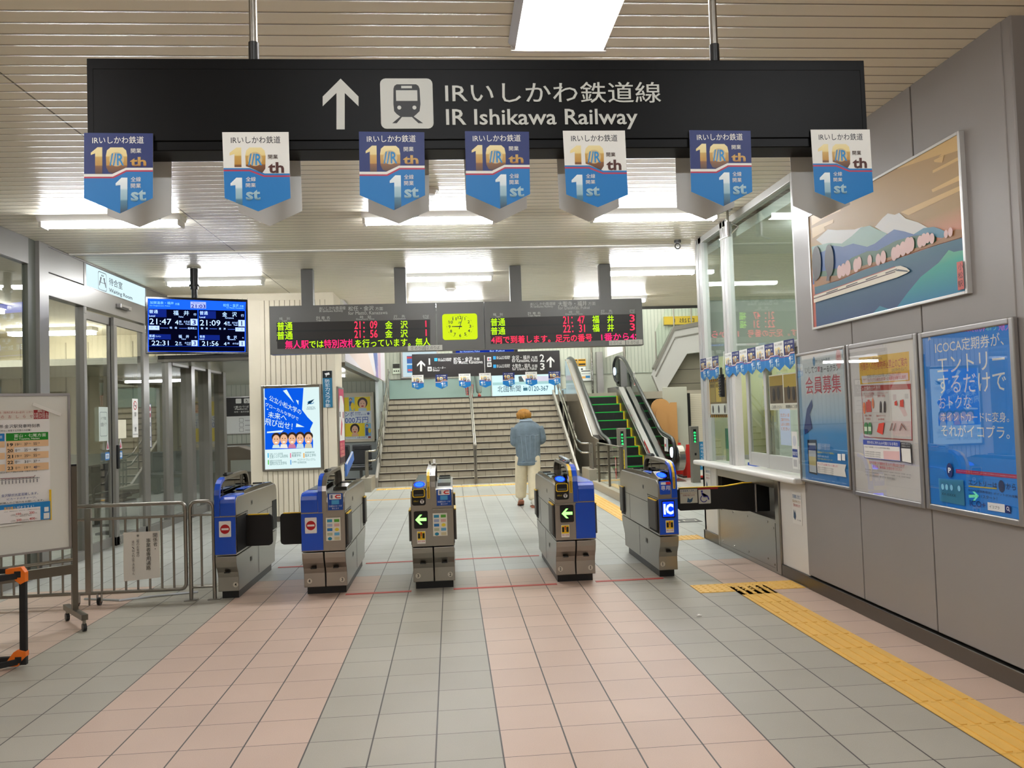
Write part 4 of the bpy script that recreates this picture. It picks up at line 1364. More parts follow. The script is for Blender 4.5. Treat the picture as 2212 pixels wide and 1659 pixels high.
# ------------------------------------------------------------------ named materials
def node_floor():
    m, nt, b = newmat('floor_tile'); N = nt.nodes.new; K = nt.links.new
    def math_(op, a, bb=None):
        n = N('ShaderNodeMath'); n.operation = op
        for i, q in enumerate((a, bb)):
            if q is None: continue
            if isinstance(q, (int, float)): n.inputs[i].default_value = q
            else: K(q, n.inputs[i])
        return n.outputs[0]
    def mixc(f, a, c):
        n = N('ShaderNodeMixRGB'); K(f, n.inputs[0])
        for i, q in ((1, a), (2, c)):
            if isinstance(q, str): n.inputs[i].default_value = lin(q)
            else: K(q, n.inputs[i])
        return n.outputs[0]
    tc = N('ShaderNodeTexCoord'); sp = N('ShaderNodeSeparateXYZ'); K(tc.outputs['Object'], sp.inputs[0]); x, y = sp.outputs[0], sp.outputs[1]
    ux, uy = math_('DIVIDE', x, .3), math_('DIVIDE', y, .3)
    def joint(u, w): return math_('LESS_THAN', math_('ABSOLUTE', math_('SUBTRACT', math_('FRACT', math_('ADD', u, .5)), .5)), w)
    jx, jy = joint(ux, .0125), joint(uy, .007)
    grid = math_('MAXIMUM', jx, jy)
    pink = math_('LESS_THAN', math_('FRACT', math_('DIVIDE', x, 2.1)), .5714)
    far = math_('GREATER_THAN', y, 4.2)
    cb = N('ShaderNodeCombineXYZ'); K(math_('FLOOR', ux), cb.inputs[0]); K(math_('FLOOR', uy), cb.inputs[1])
    wn = N('ShaderNodeTexWhiteNoise'); K(cb.outputs[0], wn.inputs['Vector'])
    no = N('ShaderNodeTexNoise'); no.inputs['Scale'].default_value = 260; no.inputs['Detail'].default_value = 2; K(tc.outputs['Object'], no.inputs['Vector'])
    n2 = N('ShaderNodeTexNoise'); n2.inputs['Scale'].default_value = 1.6; n2.inputs['Detail'].default_value = 5; K(tc.outputs['Object'], n2.inputs['Vector'])
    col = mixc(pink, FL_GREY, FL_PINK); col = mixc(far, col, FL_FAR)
    v = math_('ADD', math_('MULTIPLY', wn.outputs['Value'], .10), math_('ADD', math_('MULTIPLY', no.outputs['Fac'], .36), math_('MULTIPLY', n2.outputs['Fac'], .22)))
    v = math_('ADD', v, .66)
    mu = N('ShaderNodeMixRGB'); mu.blend_type = 'MULTIPLY'; mu.inputs[0].default_value = 1; K(col, mu.inputs[1]); K(v, mu.inputs[2])
    col = mixc(grid, mu.outputs[0], '3e3834')
    K(col, b.inputs['Base Color'])
    ro = N('ShaderNodeMapRange'); ro.inputs[1].default_value = 2.5; ro.inputs[2].default_value = 6.5; ro.inputs[3].default_value = .48; ro.inputs[4].default_value = .3; K(y, ro.inputs[0]); K(ro.outputs[0], b.inputs['Roughness'])
    bp = N('ShaderNodeBump'); bp.inputs['Strength'].default_value = .35; bp.inputs['Distance'].default_value = .002
    K(math_('SUBTRACT', math_('MULTIPLY', no.outputs['Fac'], .5), math_('MULTIPLY', grid, 1.0)), bp.inputs['Height']); K(bp.outputs[0], b.inputs['Normal'])
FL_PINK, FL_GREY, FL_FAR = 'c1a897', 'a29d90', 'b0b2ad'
node_floor()
def node_ceiling():
    m, nt, b = newmat('ceiling_slat'); N = nt.nodes.new; K = nt.links.new
    tc = N('ShaderNodeTexCoord'); sp = N('ShaderNodeSeparateXYZ'); K(tc.outputs['Object'], sp.inputs[0])
    def mt(op, a, c=None):
        n = N('ShaderNodeMath'); n.operation = op
        for i, q in enumerate((a, c)):
            if q is None: continue
            if isinstance(q, (int, float)): n.inputs[i].default_value = q
            else: K(q, n.inputs[i])
        return n.outputs[0]
    fr = mt('ABSOLUTE', mt('SUBTRACT', mt('FRACT', mt('DIVIDE', sp.outputs[1], .116)), .5))
    gro = mt('GREATER_THAN', fr, .462)
    sea = mt('LESS_THAN', mt('ABSOLUTE', mt('ADD', sp.outputs[0], 2.59)), .006)
    cm = mt('MAXIMUM', gro, sea)
    no = N('ShaderNodeTexNoise'); no.inputs['Scale'].default_value = .8; K(tc.outputs['Object'], no.inputs['Vector'])
    va = N('ShaderNodeMixRGB'); va.inputs[1].default_value = lin('eee6ce'); va.inputs[2].default_value = lin('f4eddb'); K(no.outputs['Fac'], va.inputs[0])
    mx = N('ShaderNodeMixRGB'); K(cm, mx.inputs[0]); K(va.outputs[0], mx.inputs[1]); mx.inputs[2].default_value = lin('6a5f42'); K(mx.outputs[0], b.inputs['Base Color'])
    b.inputs['Roughness'].default_value = .36; b.inputs['Specular IOR Level'].default_value = .6
    bp = N('ShaderNodeBump'); bp.inputs['Strength'].default_value = .5; bp.inputs['Distance'].default_value = .01
    ed = N('ShaderNodeMapRange'); ed.interpolation_type = 'SMOOTHSTEP'; ed.inputs[1].default_value = .36; ed.inputs[2].default_value = .5; K(fr, ed.inputs[0])
    K(ed.outputs[0], bp.inputs['Height']); K(bp.outputs[0], b.inputs['Normal'])
node_ceiling()
STEEL = P('stainless_steel', '9a968f', .3, 1, bump=.06, bscale=60, aniso=-30)
STEELD = P('dark_stainless_steel', '6e6a63', .34, 1)
MIRR = P('polished_steel', 'a8a49c', .12, 1)
ALU = P('satin_aluminium', 'a3a09e', .35, .75)
WALLG = P('grey_wall_panel', '908b88', .42, .12, bump=.05, bscale=300, var=.05, vscale=2)
WALLD = P('dark_joint', '1d1a18', .8)
BROWNG = P('brown_grey_panel', '5a5348', .6)
GROOVE = P('wall_groove_shadow', '8c8270', .8)
WHITE = P('white_panel', 'd9d6d0', .4)
WHITEP = P('white_paint', 'e4e2dc', .5)
CREAM = P('cream_wall', 'd8ceb9', .6, var=.05)
CREAM2 = P('pale_green_wall', 'b2b6a9', .55, var=.04)
YGREEN = P('yellow_green_wall', 'c9c99a', .7)
BLACK = P('black_plastic', '0b0b0c', .4)
SIGNB = P('sign_black', '020202', .4, 0, .12)
BLACKG = P('black_gloss', '060607', .12)
BLKM = P('black_matt', '0d0c0c', .65)
DGREY = P('charcoal_metal', '4c4b49', .45, .2)
BLUE = P('gate_blue', '0d4cc4', .25, 0, .5)
GLASS = mix_glass('clear_glass', (.93, .97, .945, 1), 1.2)
GLASSW = mix_glass('partition_glass', (.93, .95, .93, 1), 1.5, 1.5)
SMOKE = mix_glass('smoked_acrylic', (.16, .15, .14, 1), 1.6, 1.5)
ACRYL = mix_glass('clear_acrylic', (.75, .78, .76, 1), 1.5, 1.5)
YELLOW = P('warning_yellow', 'e8bd1e', .4)
ORANGE = P('orange_plastic', 'e8721a', .4)
RED = P('red_plastic', 'c8281e', .45)
TACT = P('tactile_yellow', 'e2b45a', .5, var=.1, vscale=6, bump=.2, bscale=220)
TEAL = P('teal_panel', '87a09a', .3)
def node_stair():
    m, nt, b = newmat('stair_riser_tile'); N = nt.nodes.new; K = nt.links.new
    def mt(op, a, c=None):
        n = N('ShaderNodeMath'); n.operation = op
        for i, q in enumerate((a, c)):
            if q is None: continue
            if isinstance(q, (int, float)): n.inputs[i].default_value = q
            else: K(q, n.inputs[i])
        return n.outputs[0]
    tc = N('ShaderNodeTexCoord'); sp = N('ShaderNodeSeparateXYZ'); K(tc.outputs['Object'], sp.inputs[0])
    row = mt('FLOOR', mt('DIVIDE', mt('ADD', sp.outputs[2], .004), .1426))
    j = mt('LESS_THAN', mt('FRACT', mt('ADD', mt('DIVIDE', sp.outputs[0], .3), mt('MULTIPLY', row, .37))), .022)
    no = N('ShaderNodeTexNoise'); no.inputs['Scale'].default_value = 7; no.inputs['Detail'].default_value = 5; K(tc.outputs['Object'], no.inputs['Vector'])
    a = N('ShaderNodeMixRGB'); a.inputs[1].default_value = lin('8e8778'); a.inputs[2].default_value = lin('aaa293'); K(no.outputs['Fac'], a.inputs[0])
    c = N('ShaderNodeMixRGB'); K(j, c.inputs[0]); K(a.outputs[0], c.inputs[1]); c.inputs[2].default_value = lin('4a4338'); K(c.outputs[0], b.inputs['Base Color']); b.inputs['Roughness'].default_value = .6
node_stair()
TREAD = P('stair_tread', '9c9485', .6, var=.08, vscale=5)
NOSE = P('stair_nosing', '2a231c', .5)
PAPER = P('paper', 'e2dfd8', .7)
gradient('gold', 2, ((0, '3a1a0c'), (.3, '7c4a12'), (.34, 'b9882c'), (.62, 'c9a04a'), (.66, 'e6d28c'), (1, 'eee0a8')), .4, 0, .125, .215)
gradient('silver', 2, ((0, '10314a'), (.35, '4a7c96'), (.4, '8fb4c2'), (.65, 'a9c8d2'), (.7, 'd8e6ea'), (1, 'eef4f4')), .4, 0, .0, .115)
gradient('p1bg', 2, ((0, '1f8ae6'), (.38, '3aa4ee'), (.52, 'b6d6ee'), (.7, 'd8e6ec'), (1, 'e2ecec')), .4, 0, .0, 1.06)
gradient('mural_sky', 2, ((0, 'c0584e'), (.42, 'c98a6e'), (.55, 'a88a58'), (1, 'b08e54')), .5, 0, .0, .92)
gradient('mural_water', 2, ((0, '2a4a78'), (.5, '2c5a78'), (1, '2f6f78')), .5, 0, .0, .45)
gradient('mural_green', 2, ((0, '1f7aa8'), (.5, '2fa090'), (1, '8cc47a')), .5, 0, .0, .4)
# ------------------------------------------------------------------ the setting
GX = -4.47
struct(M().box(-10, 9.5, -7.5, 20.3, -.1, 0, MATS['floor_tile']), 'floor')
struct(M().box(-4.6, 9.5, -7.5, 11.2, 3.47, 3.6, MATS['ceiling_slat']), 'ceiling')
struct(M().box(GX, 2.72, 5.61, 5.67, 3.455, 3.472, WHITEP), 'trim_1')
struct(M().box(GX, 2.72, 5.675, 5.69, 3.458, 3.472, WALLD), 'trim_2')
m = M()                                                             # right wall, grey panels with dark joints
m.box(2.735, 2.86, .29, 2.80, .1, 3.48, WALLD)
for a, b in ((.275, 1.078), (1.09, 1.928), (1.94, 2.815)): m.box(2.715, 2.74, a, b, .112, 3.475, WALLG)
struct(m, 'wall_right', bevel=.004)
m = M().box(2.72, 3.5, .21, .285, 0, 3.48, WALLG).box(3.36, 3.6, -7.5, .21, 0, 3.48, BROWNG)
struct(m, 'wall_right_near', bevel=.01)
struct(M().box(2.695, 2.74, .22, 2.79, 0, .1, STEELD), 'baseboard_right', bevel=.004)
struct(M().box(-10, 9.5, -7.6, -7.5, 0, 3.6, CREAM), 'wall_rear')
OFR = P('office_frame', 'c6c6c3', .35, .2)
# ticket office shell
m = M().box(2.72, 2.78, 2.80, 3.33, .1, .85, WHITE).box(2.72, 2.78, 4.99, 5.5, .1, .85, WHITE).box(2.72, 4.8, 5.44, 5.5, .1, .85, WHITE)
m.box(2.705, 2.78, 2.80, 3.33, 0, .1, STEELD).box(2.705, 2.78, 4.99, 5.505, 0, .1, STEELD).box(2.705, 4.8, 5.47, 5.505, 0, .1, STEELD)
struct(m, 'wall_office_front', bevel=.003)
m = M().box(4.75, 4.85, .3, 5.5, 0, 3.47, YGREEN).box(2.86, 4.85, .3, .4, 0, 3.47, YGREEN).box(2.865, 2.9, .4, 2.8, 0, 3.47, YGREEN).box(2.805, 4.75, 5.43, 5.44, .85, 2.1, YGREEN).box(2.805, 4.75, 5.43, 5.44, 2.1, 2.76, P('office_upper_wall', '9aa098', .6))
struct(m, 'wall_office_back')
struct(M().box(2.86, 4.8, .4, 5.44, 3.3, 3.4, P('office_ceiling', 'd2d8d2', .6)), 'ceiling_office')
m = M()
for a, b in ((5.37, 5.45), (5.24, 5.34), (4.53, 4.60), (4.44, 4.51)): m.box(2.72, 2.80, a, b, .9, 3.47, OFR)
m.box(2.72, 2.80, 2.815, 2.85, .9, 3.47, OFR).box(2.72, 2.8, 2.85, 5.4, 3.40, 3.47, OFR).box(2.725, 2.8, 2.85, 4.44, 2.0, 2.06, OFR).box(2.725, 2.8, 4.36, 4.44, .9, 2.0, WHITE)
m.box(2.80, 4.75, 5.40, 5.45, 3.38, 3.47, OFR).box(4.6, 4.75, 5.40, 5.45, .85, 3.4, OFR).box(2.8, 4.75, 5.41, 5.44, .85, .95, OFR)
w1 = struct(m, 'window_1', bevel=.004)
for nm, a, b, c, d in (('pane', 4.60, 5.24, .9, 3.4), ('pane', 2.85, 4.44, 2.06, 3.4)): M().box(2.755, 2.761, a, b, c, d, GLASS).build(nm, w1)
M().box(2.8, 4.6, 5.42, 5.426, 2.75, 3.38, GLASS).build('pane', w1)
def sash(name, a, b, x):
    m = M().box(x, x+.03, a, a+.06, .93, 2.0, OFR).box(x, x+.03, b-.06, b, .93, 2.0, OFR).box(x, x+.03, a+.06, b-.06, .93, 1.06, OFR).box(x, x+.03, a+.06, b-.06, 1.94, 2.0, OFR)
    o = struct(m, name, bevel=.003); M().box(x+.012, x+.017, a+.06, b-.06, 1.06, 1.94, GLASS).build('pane', o); return o
sash('window_2', 3.58, 4.17, 2.77); sash('window_3', 2.86, 3.64, 2.735)
# left: waiting-room partition
FR = P('frame_aluminium', '86837f', .38, .5)
OFR = P('office_frame', 'c6c6c3', .35, .2)
def part_box(m, y0, y1, z0, z1, d=.05, mat=None): return m.box(GX-d, GX+d, y0, y1, z0, z1, mat or FR)
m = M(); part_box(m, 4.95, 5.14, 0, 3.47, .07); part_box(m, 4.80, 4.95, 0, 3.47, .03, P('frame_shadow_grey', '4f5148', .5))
part_box(m, 5.14, 8.72, 2.93, 3.17, .06); part_box(m, 5.155, 5.985, 3.185, 3.45, .05); part_box(m, 7.93, 8.72, 3.175, 3.45, .05); part_box(m, 5.14, 8.72, 3.45, 3.47, .06)
part_box(m, 5.99, 6.045, 2.85, 3.45, .055); part_box(m, 7.875, 7.92, 3.17, 3.45, .06)
part_box(m, 5.98, 6.05, 0, 2.93); part_box(m, 7.80, 7.96, 0, 2.93); part_box(m, 8.72, 8.88, 0, 3.47)
part_box(m, 5.14, 5.98, 0, .1); part_box(m, 7.96, 8.72, 0, .1); part_box(m, -7.5, 4.8, 0, .1); part_box(m, 5.14, 5.2, .1, 2.93, .04)
part_box(m, 1.9, 2.0, .1, 3.47); part_box(m, -7.5, 4.8, 3.2, 3.47, .04)
struct(m, 'wall_left', bevel=.003)
pl = bpy.data.objects['wall_left']
for a, b, z0, z1 in ((2.0, 4.8, .1, 3.2), (-7.5, 1.9, .1, 3.2), (5.2, 5.98, .1, 2.93), (7.96, 8.72, .1, 2.93)): M().box(GX-.005, GX+.003, a, b, z0, z1, GLASSW).build('pane', pl)
def slide(name, a, b, x, lab):
    m = M().box(x, x+.04, a, a+.09, 0.02, 2.8, FR).box(x, x+.04, b-.07, b, .02, 2.8, FR).box(x, x+.04, a, b, .02, .13, FR).box(x, x+.04, a, b, 2.8, 2.9, FR)
    o = struct(m, name, bevel=.003); M().box(x+.016, x+.022, a+.09, b-.07, .13, 2.8, GLASSW).build('pane', o)
    return o
d1 = slide('door_1', 6.05, 6.84, GX-.03, ''); d2 = slide('door_2', 6.78, 7.80, GX+.02, '')
M().box(GX+.06, GX+.085, 6.80, 6.855, .98, 1.28, BLACK).build('door_handle', d2, bevel=.005)
M().cyl((GX+.06, 6.85, .075), (GX+.08, 6.85, .075), .02, STEEL).build('door_lock', d2)
m = M()                                                             # far part of the partition, under the low lintel
for a in (9.66, 10.55, 11.47): part_box(m, a, a+.17, 0, 2.46, .09)
part_box(m, 8.88, 11.64, 0, .12); part_box(m, 8.88, 11.64, 2.42, 2.47, .06)
pl2 = struct(m, 'wall_left_far', bevel=.003)
for a, b in ((8.88, 9.66), (9.83, 10.55), (10.72, 11.47)): M().box(GX-.005, GX+.003, a, b, .12, 2.42, GLASSW).build('pane', pl2)
# waiting room interior
CREAM3 = P('waiting_room_wall', 'c6bda4', .7)
m = M().box(-9.1, -9.0, -7.5, 16.8, 0, 3.47, CREAM3).box(-9, GX-.1, 11.7, 11.8, 0, 3.47, CREAM3)
for i in range(26): m.box(-9.0, -8.985, .4*i-.01, .4*i+.01, 1.05, 3.1, P('wall_groove', 'a49c88', .7))
for i in range(11): m.box(-8.9+.4*i, -8.88+.4*i, 11.685, 11.7, 1.05, 3.1, MATS['wall_groove'])
m.box(-9.0, -8.97, -7.5, 11.7, 0, 1.02, P('grey_wainscot', '8d938c', .45)).box(-8.97, GX-.1, 11.67, 11.7, 0, 1.02, MATS['grey_wainscot'])
struct(m, 'wall_waiting_room')
struct(M().box(-9, GX-.06, -7.5, 11.7, 3.22, 3.3, P('waiting_room_ceiling', 'cfc6b4', .7)), 'ceiling_waiting_room')
# centre pillar, lintel, corridor
m = M().box(-3.225, -1.935, 8.70, 9.45, 0, 3.47, CREAM)
for i in range(13): m.box(-3.045+.076*i, -2.98+.076*i, 8.688, 8.70, 0, 3.36, CREAM).box(-2.98+.076*i, -2.974+.076*i, 8.696, 8.7005, 0, 3.36, GROOVE)
m.box(-3.225, -1.93, 8.68, 9.46, 0, .08, STEELD)
struct(m, 'wall_pillar', bevel=.004)
m = M().box(GX-.1, -3.225, 8.70, 8.85, 2.56, 3.47, CREAM).box(GX-.1, -3.225, 8.715, 8.85, 2.50, 2.56, WALLD).box(GX-.1, -3.225, 8.69, 8.86, 2.46, 2.50, STEELD)
for i in range(15): m.box(-4.36+.076*i, -4.295+.076*i, 8.69, 8.70, 2.56, 3.40, CREAM).box(-4.295+.076*i, -4.289+.076*i, 8.697, 8.7005, 2.56, 3.4, GROOVE)
struct(m, 'wall_lintel')
struct(M().box(-9, -1.95, 8.86, 16.8, 2.46, 2.56, P('corridor_soffit', 'b4b2a4', .2)), 'ceiling_corridor')
m = M().box(-9, -1.9, 16.8, 16.95, 0, 2.46, CREAM2)
for i in range(60): m.box(-8.9+.115*i, -8.89+.115*i, 16.793, 16.8, .98, 2.46, P('pale_groove', '8f988c', .7))
m.box(-9, -1.9, 16.77, 16.8, 0, .95, P('grey_panel', '9aa09e', .4)).box(-9, -1.9, 16.76, 16.8, .95, .98, STEELD)
struct(m, 'wall_corridor_end')
m = M().box(-1.97, -1.9, 9.45, 17.6, 2.44, 6.5, WHITEP).box(-1.99, -1.88, 9.45, 15.5, 2.38, 2.44, STEELD).box(-1.97, -1.9, 15.5, 17.7, 0, 2.44, P('stair_side_panel', 'a9b1b2', .35, .2))
struct(m, 'wall_stair_left')
# atrium behind the low ceiling
struct(M().box(-10, 9.5, 11.2, 11.3, 3.47, 6.6, WHITEP).box(-4.6, 9.5, 11.17, 11.21, 3.42, 3.47, DGREY), 'trim_3')
m = M().box(-10, 9.5, 19.3, 19.45, 0, 6.6, CREAM2)
for i in range(92): m.box(-2+.105*i, -1.99+.105*i, 19.293, 19.3, 2.6, 6.5, MATS['pale_groove'])
m.box(-2, 1.0, 19.26, 19.3, 2.0, 2.58, TEAL).box(-2, 1.0, 19.25, 19.3, 2.58, 2.60, STEELD).box(3.0, 9.4, 19.28, 19.3, 2.585, 2.60, MATS['pale_groove'])
struct(m, 'wall_back')
struct(M().box(9.4, 9.5, 5.5, 19.4, 0, 6.6, CREAM2), 'wall_atrium_right')
struct(M().box(-10, 9.5, 11.2, 19.4, 6.5, 6.6, WHITEP), 'ceiling_atrium')
struct(M().box(-1.9, 9.4, 17.66, 19.3, 1.8, 1.995, TREAD), 'floor_landing')
# tactile paving set in the floor
m = M()
def dots(x0, y0, n=5):
    for i in range(n):
        for j in range(n): m.cyl((x0+.03+.06*i, y0+.03+.06*j, .004), (x0+.03+.06*i, y0+.03+.06*j, .009), .013, TACT, 10, .008)
def bars(x0, y0, along='y'):
    for i in range(4): m.box(x0+.03+.07*i, x0+.06+.07*i, y0+.01, y0+.29, .004, .009, TACT)
for k in range(-14, 10):
    m.box(2.102, 2.398, .3*k+.002, .3*k+.298, -.02, .004, TACT); bars(2.1, .3*k)
for x in (1.8, 2.1, 2.4):
    m.box(x+.002, min(x+.298, 2.69), 2.83, 3.12, -.02, .004, TACT); dots(x, 2.82)
m.box(2.102, 2.398, 2.702, 2.828, -.02, .004, TACT)
for k in range(18, 42):
    m.box(2.102, 2.398, .3*k+.002, .3*k+.298, -.02, .004, TACT); bars(2.1, .3*k)
m.box(2.402, 2.69, 5.42, 5.71, -.02, .004, TACT); dots(2.4, 5.42); dots(2.1, 5.42)
for k in range(15): m.box(-1.8+.3*k, -1.505+.3*k, 13.25, 13.55, -.02, .004, TACT); dots(-1.8+.3*k, 13.25, 4)
struct(m, 'trim_4')
struct(M().box(-2.4, 2.1, 11.2, 11.32, -.02, .002, P('ochre_line', 'c99a4c', .5)), 'trim_5')
# ------------------------------------------------------------------ ceiling lamps
TUBEM = emission('lit_tube', 'fafcff', TUBE)
TUBEN = emission('lit_tube_near', 'fdf8f6', TUBE*.42)
def lamp_proto(label, loc):
    t = thing('ceiling_lamp', label, 'ceiling light', loc, 'fluorescent strip lamps')
    x, y, z = loc
    M().prism([(y-.11, z), (y-.07, z-.05), (y+.07, z-.05), (y+.11, z)], 'x', x-.64, x+.64, WHITEP).build('lamp_housing', t)
    M().box(x-.62, x+.62, y-.055, y+.055, z-.095, z-.05, TUBEM).build('diffuser', t, bevel=.015)
    for s in (-1, 1): M().box(x+s*.62-.012, x+s*.62+.012, y-.065, y+.065, z-.1, z-.045, WHITEP).build('end_cap', t)
    return t
LB = 'white strip lamp on the slatted ceiling, '
L0 = lamp_proto(LB+'behind the first navy pennant', (-3.28, 4.02, 3.47))
for (x, y, z), s in (((-.34, 4.05, 3.47), 'behind the third and fourth pennants'), ((1.87, 4.04, 3.47), 'nearest to the ticket office glass'),
        ((-3.3, 7.32, 3.47), 'above the blue departure monitor'), ((-.19, 7.33, 3.47), 'by the middle departure board posts'), ((2.62, 7.15, 3.47), 'beside the office corner post'),
        ((-.22, 9.95, 3.47), 'deepest one, low over the clock'), ((2.6, 9.85, 3.47), 'deepest one near the escalator')): dup(L0, (x, y, z), LB+s)
for x in (-3.3, -.3, 1.9): dup(L0, (x, -3.4, 3.47), 'white fluorescent strip lamp on the ceiling behind the viewer')['group'] = 'strip lamps behind the viewer'
dup(L0, (-5.6, 13.2, 2.46), 'white strip lamp on the low corridor ceiling behind the lintel'); dup(L0, (-2.9, 12.6, 2.46), 'white strip lamp on the low ceiling beside the stairs')
HI = emission('lit_tube_hall', 'fcfdf6', TUBE*.9); H0 = None
for x in (-.6, 1.6, 3.8, 6.0):  # lamps out of view, added to brighten the stair hall
    for y in (12.4, 15.0, 17.6):
        if H0 is None:
            t = H0 = thing('hall_lamp', 'unseen white strip lamp added to light the stair hall', 'ceiling light', (x, y, 6.5), 'strip lamps over the stair hall')
            M().box(x-.7, x+.7, y-.12, y+.12, 6.44, 6.5, WHITEP).build('lamp_housing', t); M().box(x-.68, x+.68, y-.09, y+.09, 6.38, 6.44, HI).build('diffuser', t)
        else: dup(H0, (x, y, 6.5), 'unseen white strip lamp added to light the stair hall')
for y, w in ((4.6, 'nearer the glass column'), (7.6, 'behind the sliding doors'), (10.4, 'deepest in the room')): dup(H0, (-6.9, y, 3.22), 'white strip lamp on the waiting room ceiling, '+w)
dup(L0, (3.8, 3.7, 3.3), 'white strip lamp inside the ticket office')
t = thing('ceiling_lamp', 'big white three-tube recessed lamp in the ceiling in front of the black sign', 'ceiling light', (.43, -.15, 3.47))
M().box(.19, .67, -.80, .49, 3.452, 3.475, WHITEP).build('lamp_housing', t)
for i in range(3): M().cyl((.275+.155*i, -.78, 3.44), (.275+.155*i, .455, 3.44), .042, TUBEN, 12).build('tube', t)
m = M()
for i in range(4): m.prism([(.19+.155*i-(.0 if i else .012)-.012, 3.452), (.2+.155*i, 3.405), (.19+.155*i+.022, 3.452)], 'y', -.8, .49, P('lamp_fin', 'a8a4a4', .4))
m.box(.18, .68, .475, .50, 3.40, 3.47, WHITEP); m.build('reflector', t)
dup(t, (-2.6, -3.0, 3.47), 'big three-tube recessed lamp in the ceiling behind the viewer')
# ------------------------------------------------------------------ big hanging sign and its pennants
t = thing('hanging_sign', 'long black hanging sign reading IR Ishikawa Railway with arrow and train pictogram', 'sign', (-.02, -.92, 2.39))
M().box(-1.31, 1.262, -.98, -.87, 2.39, 2.69, SIGNB).box(-1.29, 1.245, -.985, -.98, 2.42, 2.655, SIGNB).build('sign_box', t, bevel=.003)
M().art(ART['sign'], (-1.31, -.986, 2.39), (1, 0, 0), (0, 0, 1), (0, -1, 0)).build('lettering', t)['label'] = 'pale grey arrow, train symbol and lettering'
for x in (-.80, .755):
    p = M().cyl((x, -.93, 2.76), (x, -.93, 3.47), .0135, STEEL).build('pole', t, smooth=True)
    M().cyl((x, -.93, 2.69), (x, -.93, 2.765), .017, BLACK).build('sleeve', p, smooth=True)
    M().box(x-.05, x+.05, -.96, -.90, 2.69, 2.695, BLACK).build('mount_plate', p)
CK = {'D': 'banner_dark', 'L': 'banner_light'}; BAN = {}
for k in 'DL':
    c = ART[CK[k]]; p0, p1 = c[0][1], c[1][1]
    outline = [p0[0], p0[1], p1[4], p1[5], p1[6]]
    o = M().prism([(p[0]-.105, p[1]) for p in outline], 'y', .0, .0012, P('pennant_paper', 'd6d8d6', .6)).art(c, (-.105, 0, 0), (1, 0, 0), (0, 0, 1), (0, -1, 0), .00012, .0002).build('pennant')
    BAN[k] = o
used = set()
def pennant(k, loc, rz, label, group):
    o = BAN[k] if k not in used else BAN[k].copy()
    if k in used: COL.objects.link(o)
    used.add(k); o.location = loc; o.rotation_euler = (0, 0, rz); tag(o, label, 'pennant', group); LOC[o.name] = loc
    return o
cw = {'D': 'navy topped', 'L': 'white topped'}
wh = ['at the end over the glass doors', 'second from the glass doors end', 'under the arrow', 'under the letters IR', 'under the end of the lettering', 'under the second pole', 'at the end before the mountain picture']
for i, (k, x) in enumerate(zip('DLDDLDL', (-1.21, -.782, -.353, -.01, .316, .74, 1.163))):
    pennant(k, (x, -.992, 2.186), 0, '%s pennant on the big black sign, %s' % (cw[k], wh[i]), 'anniversary pennants on the big black sign')
for i, (k, x) in enumerate(zip('LDLDDLD', (-1.20, -.775, -.345, -.012, .31, .725, 1.145))):
    pennant(k, (x, -.858, 2.172), math.pi, 'blank pennant back behind the black sign, %s' % wh[i], 'pennant backs behind the big black sign')
# ------------------------------------------------------------------ departure board
t = thing('departure_board', 'wide grey hanging train departure board with red and green LED lines', 'departure board', (-.03, 6.8, 2.37))
BO = (-2.468, 6.748, 2.37); U, V_, NF = (1, 0, 0), (0, 0, 1), (0, -1, 0)
GREYB = P('board_grey', '5e5d5a', .4, .2)
for a, b, s in ((-2.468, -.345, 'l'), (-.34, .282, ''), (.287, 2.39, 'r')):
    m = M().box(a, b, 6.75, 6.93, 2.37, 2.992, GREYB)
    if s: m.art(ART['board_%s_head' % s], BO, U, V_, NF)
    m.build('cabinet', t)
for s in 'lr':
    o = M().art(ART['board_%s_led' % s], BO, U, V_, NF).build('led_display', t); o['label'] = 'black LED display with red and yellow-green train lines'
    o = M().art(ART['board_%s_plate' % s], (BO[0], 6.742, BO[2]), U, V_, NF).build('platform_plate', t); o['label'] = 'pale plate with platform numbers'
for x in (-1.995, -.8, .713, 1.913): M().box(x-.075, x+.075, 6.78, 6.9, 2.99, 3.468, GREYB).build('post', t, bevel=.004)
t = thing('clock', 'square yellow-green lit clock set into the departure board', 'clock', (-.035, 6.74, 2.5))
M().art([('RR', -.265, .0, .19, .34, .035, 'e:c8e020:1.0')], (0, 6.742, 2.50), U, V_, NF).build('dial', t)
d = []; cx, cz, R = -.038, .172, .15
for h in range(1, 13):
    a = math.radians(90-30*h); x, y = cx+R*.78*1.15*math.cos(a), cz+R*.78*math.sin(a); w = .026 if h > 9 else .014
    d.append(('T', str(h), x-w, y-.02, x+w, y+.02, 'c:10180a', .02))
for k in range(60):
    a = math.radians(6*k); x, y = cx+R*1.13*math.cos(a), cz+R*math.sin(a); r = .0045 if k % 5 == 0 else .0022
    d.append(('E', x, y, r, r, 'c:10180a'))
d.append(('T', 'JR', cx-.022, cz+.03, cx+.022, cz+.062, 'c:2a7a3a', .02))
M().art(d, (0, 6.738, 2.50), U, V_, NF).build('numerals', t)
def hand(a, l, w, nm, y):
    a = math.radians(a); dx, dz = math.cos(a), math.sin(a)
    pts = [(cx-dx*l*.25-dz*w, cz-dz*l*.25+dx*w), (cx-dx*l*.25+dz*w, cz-dz*l*.25-dx*w), (cx+dx*l+dz*w*.6, cz+dz*l-dx*w*.6), (cx+dx*l-dz*w*.6, cz+dz*l+dx*w*.6)]
    M().art([('P', pts, 'c:0a0c06')], (0, y, 2.5), U, V_, NF).build(nm, t)
hand(179, .105, .008, 'hour_hand', 6.735); hand(72, .14, .005, 'minute_hand', 6.733)
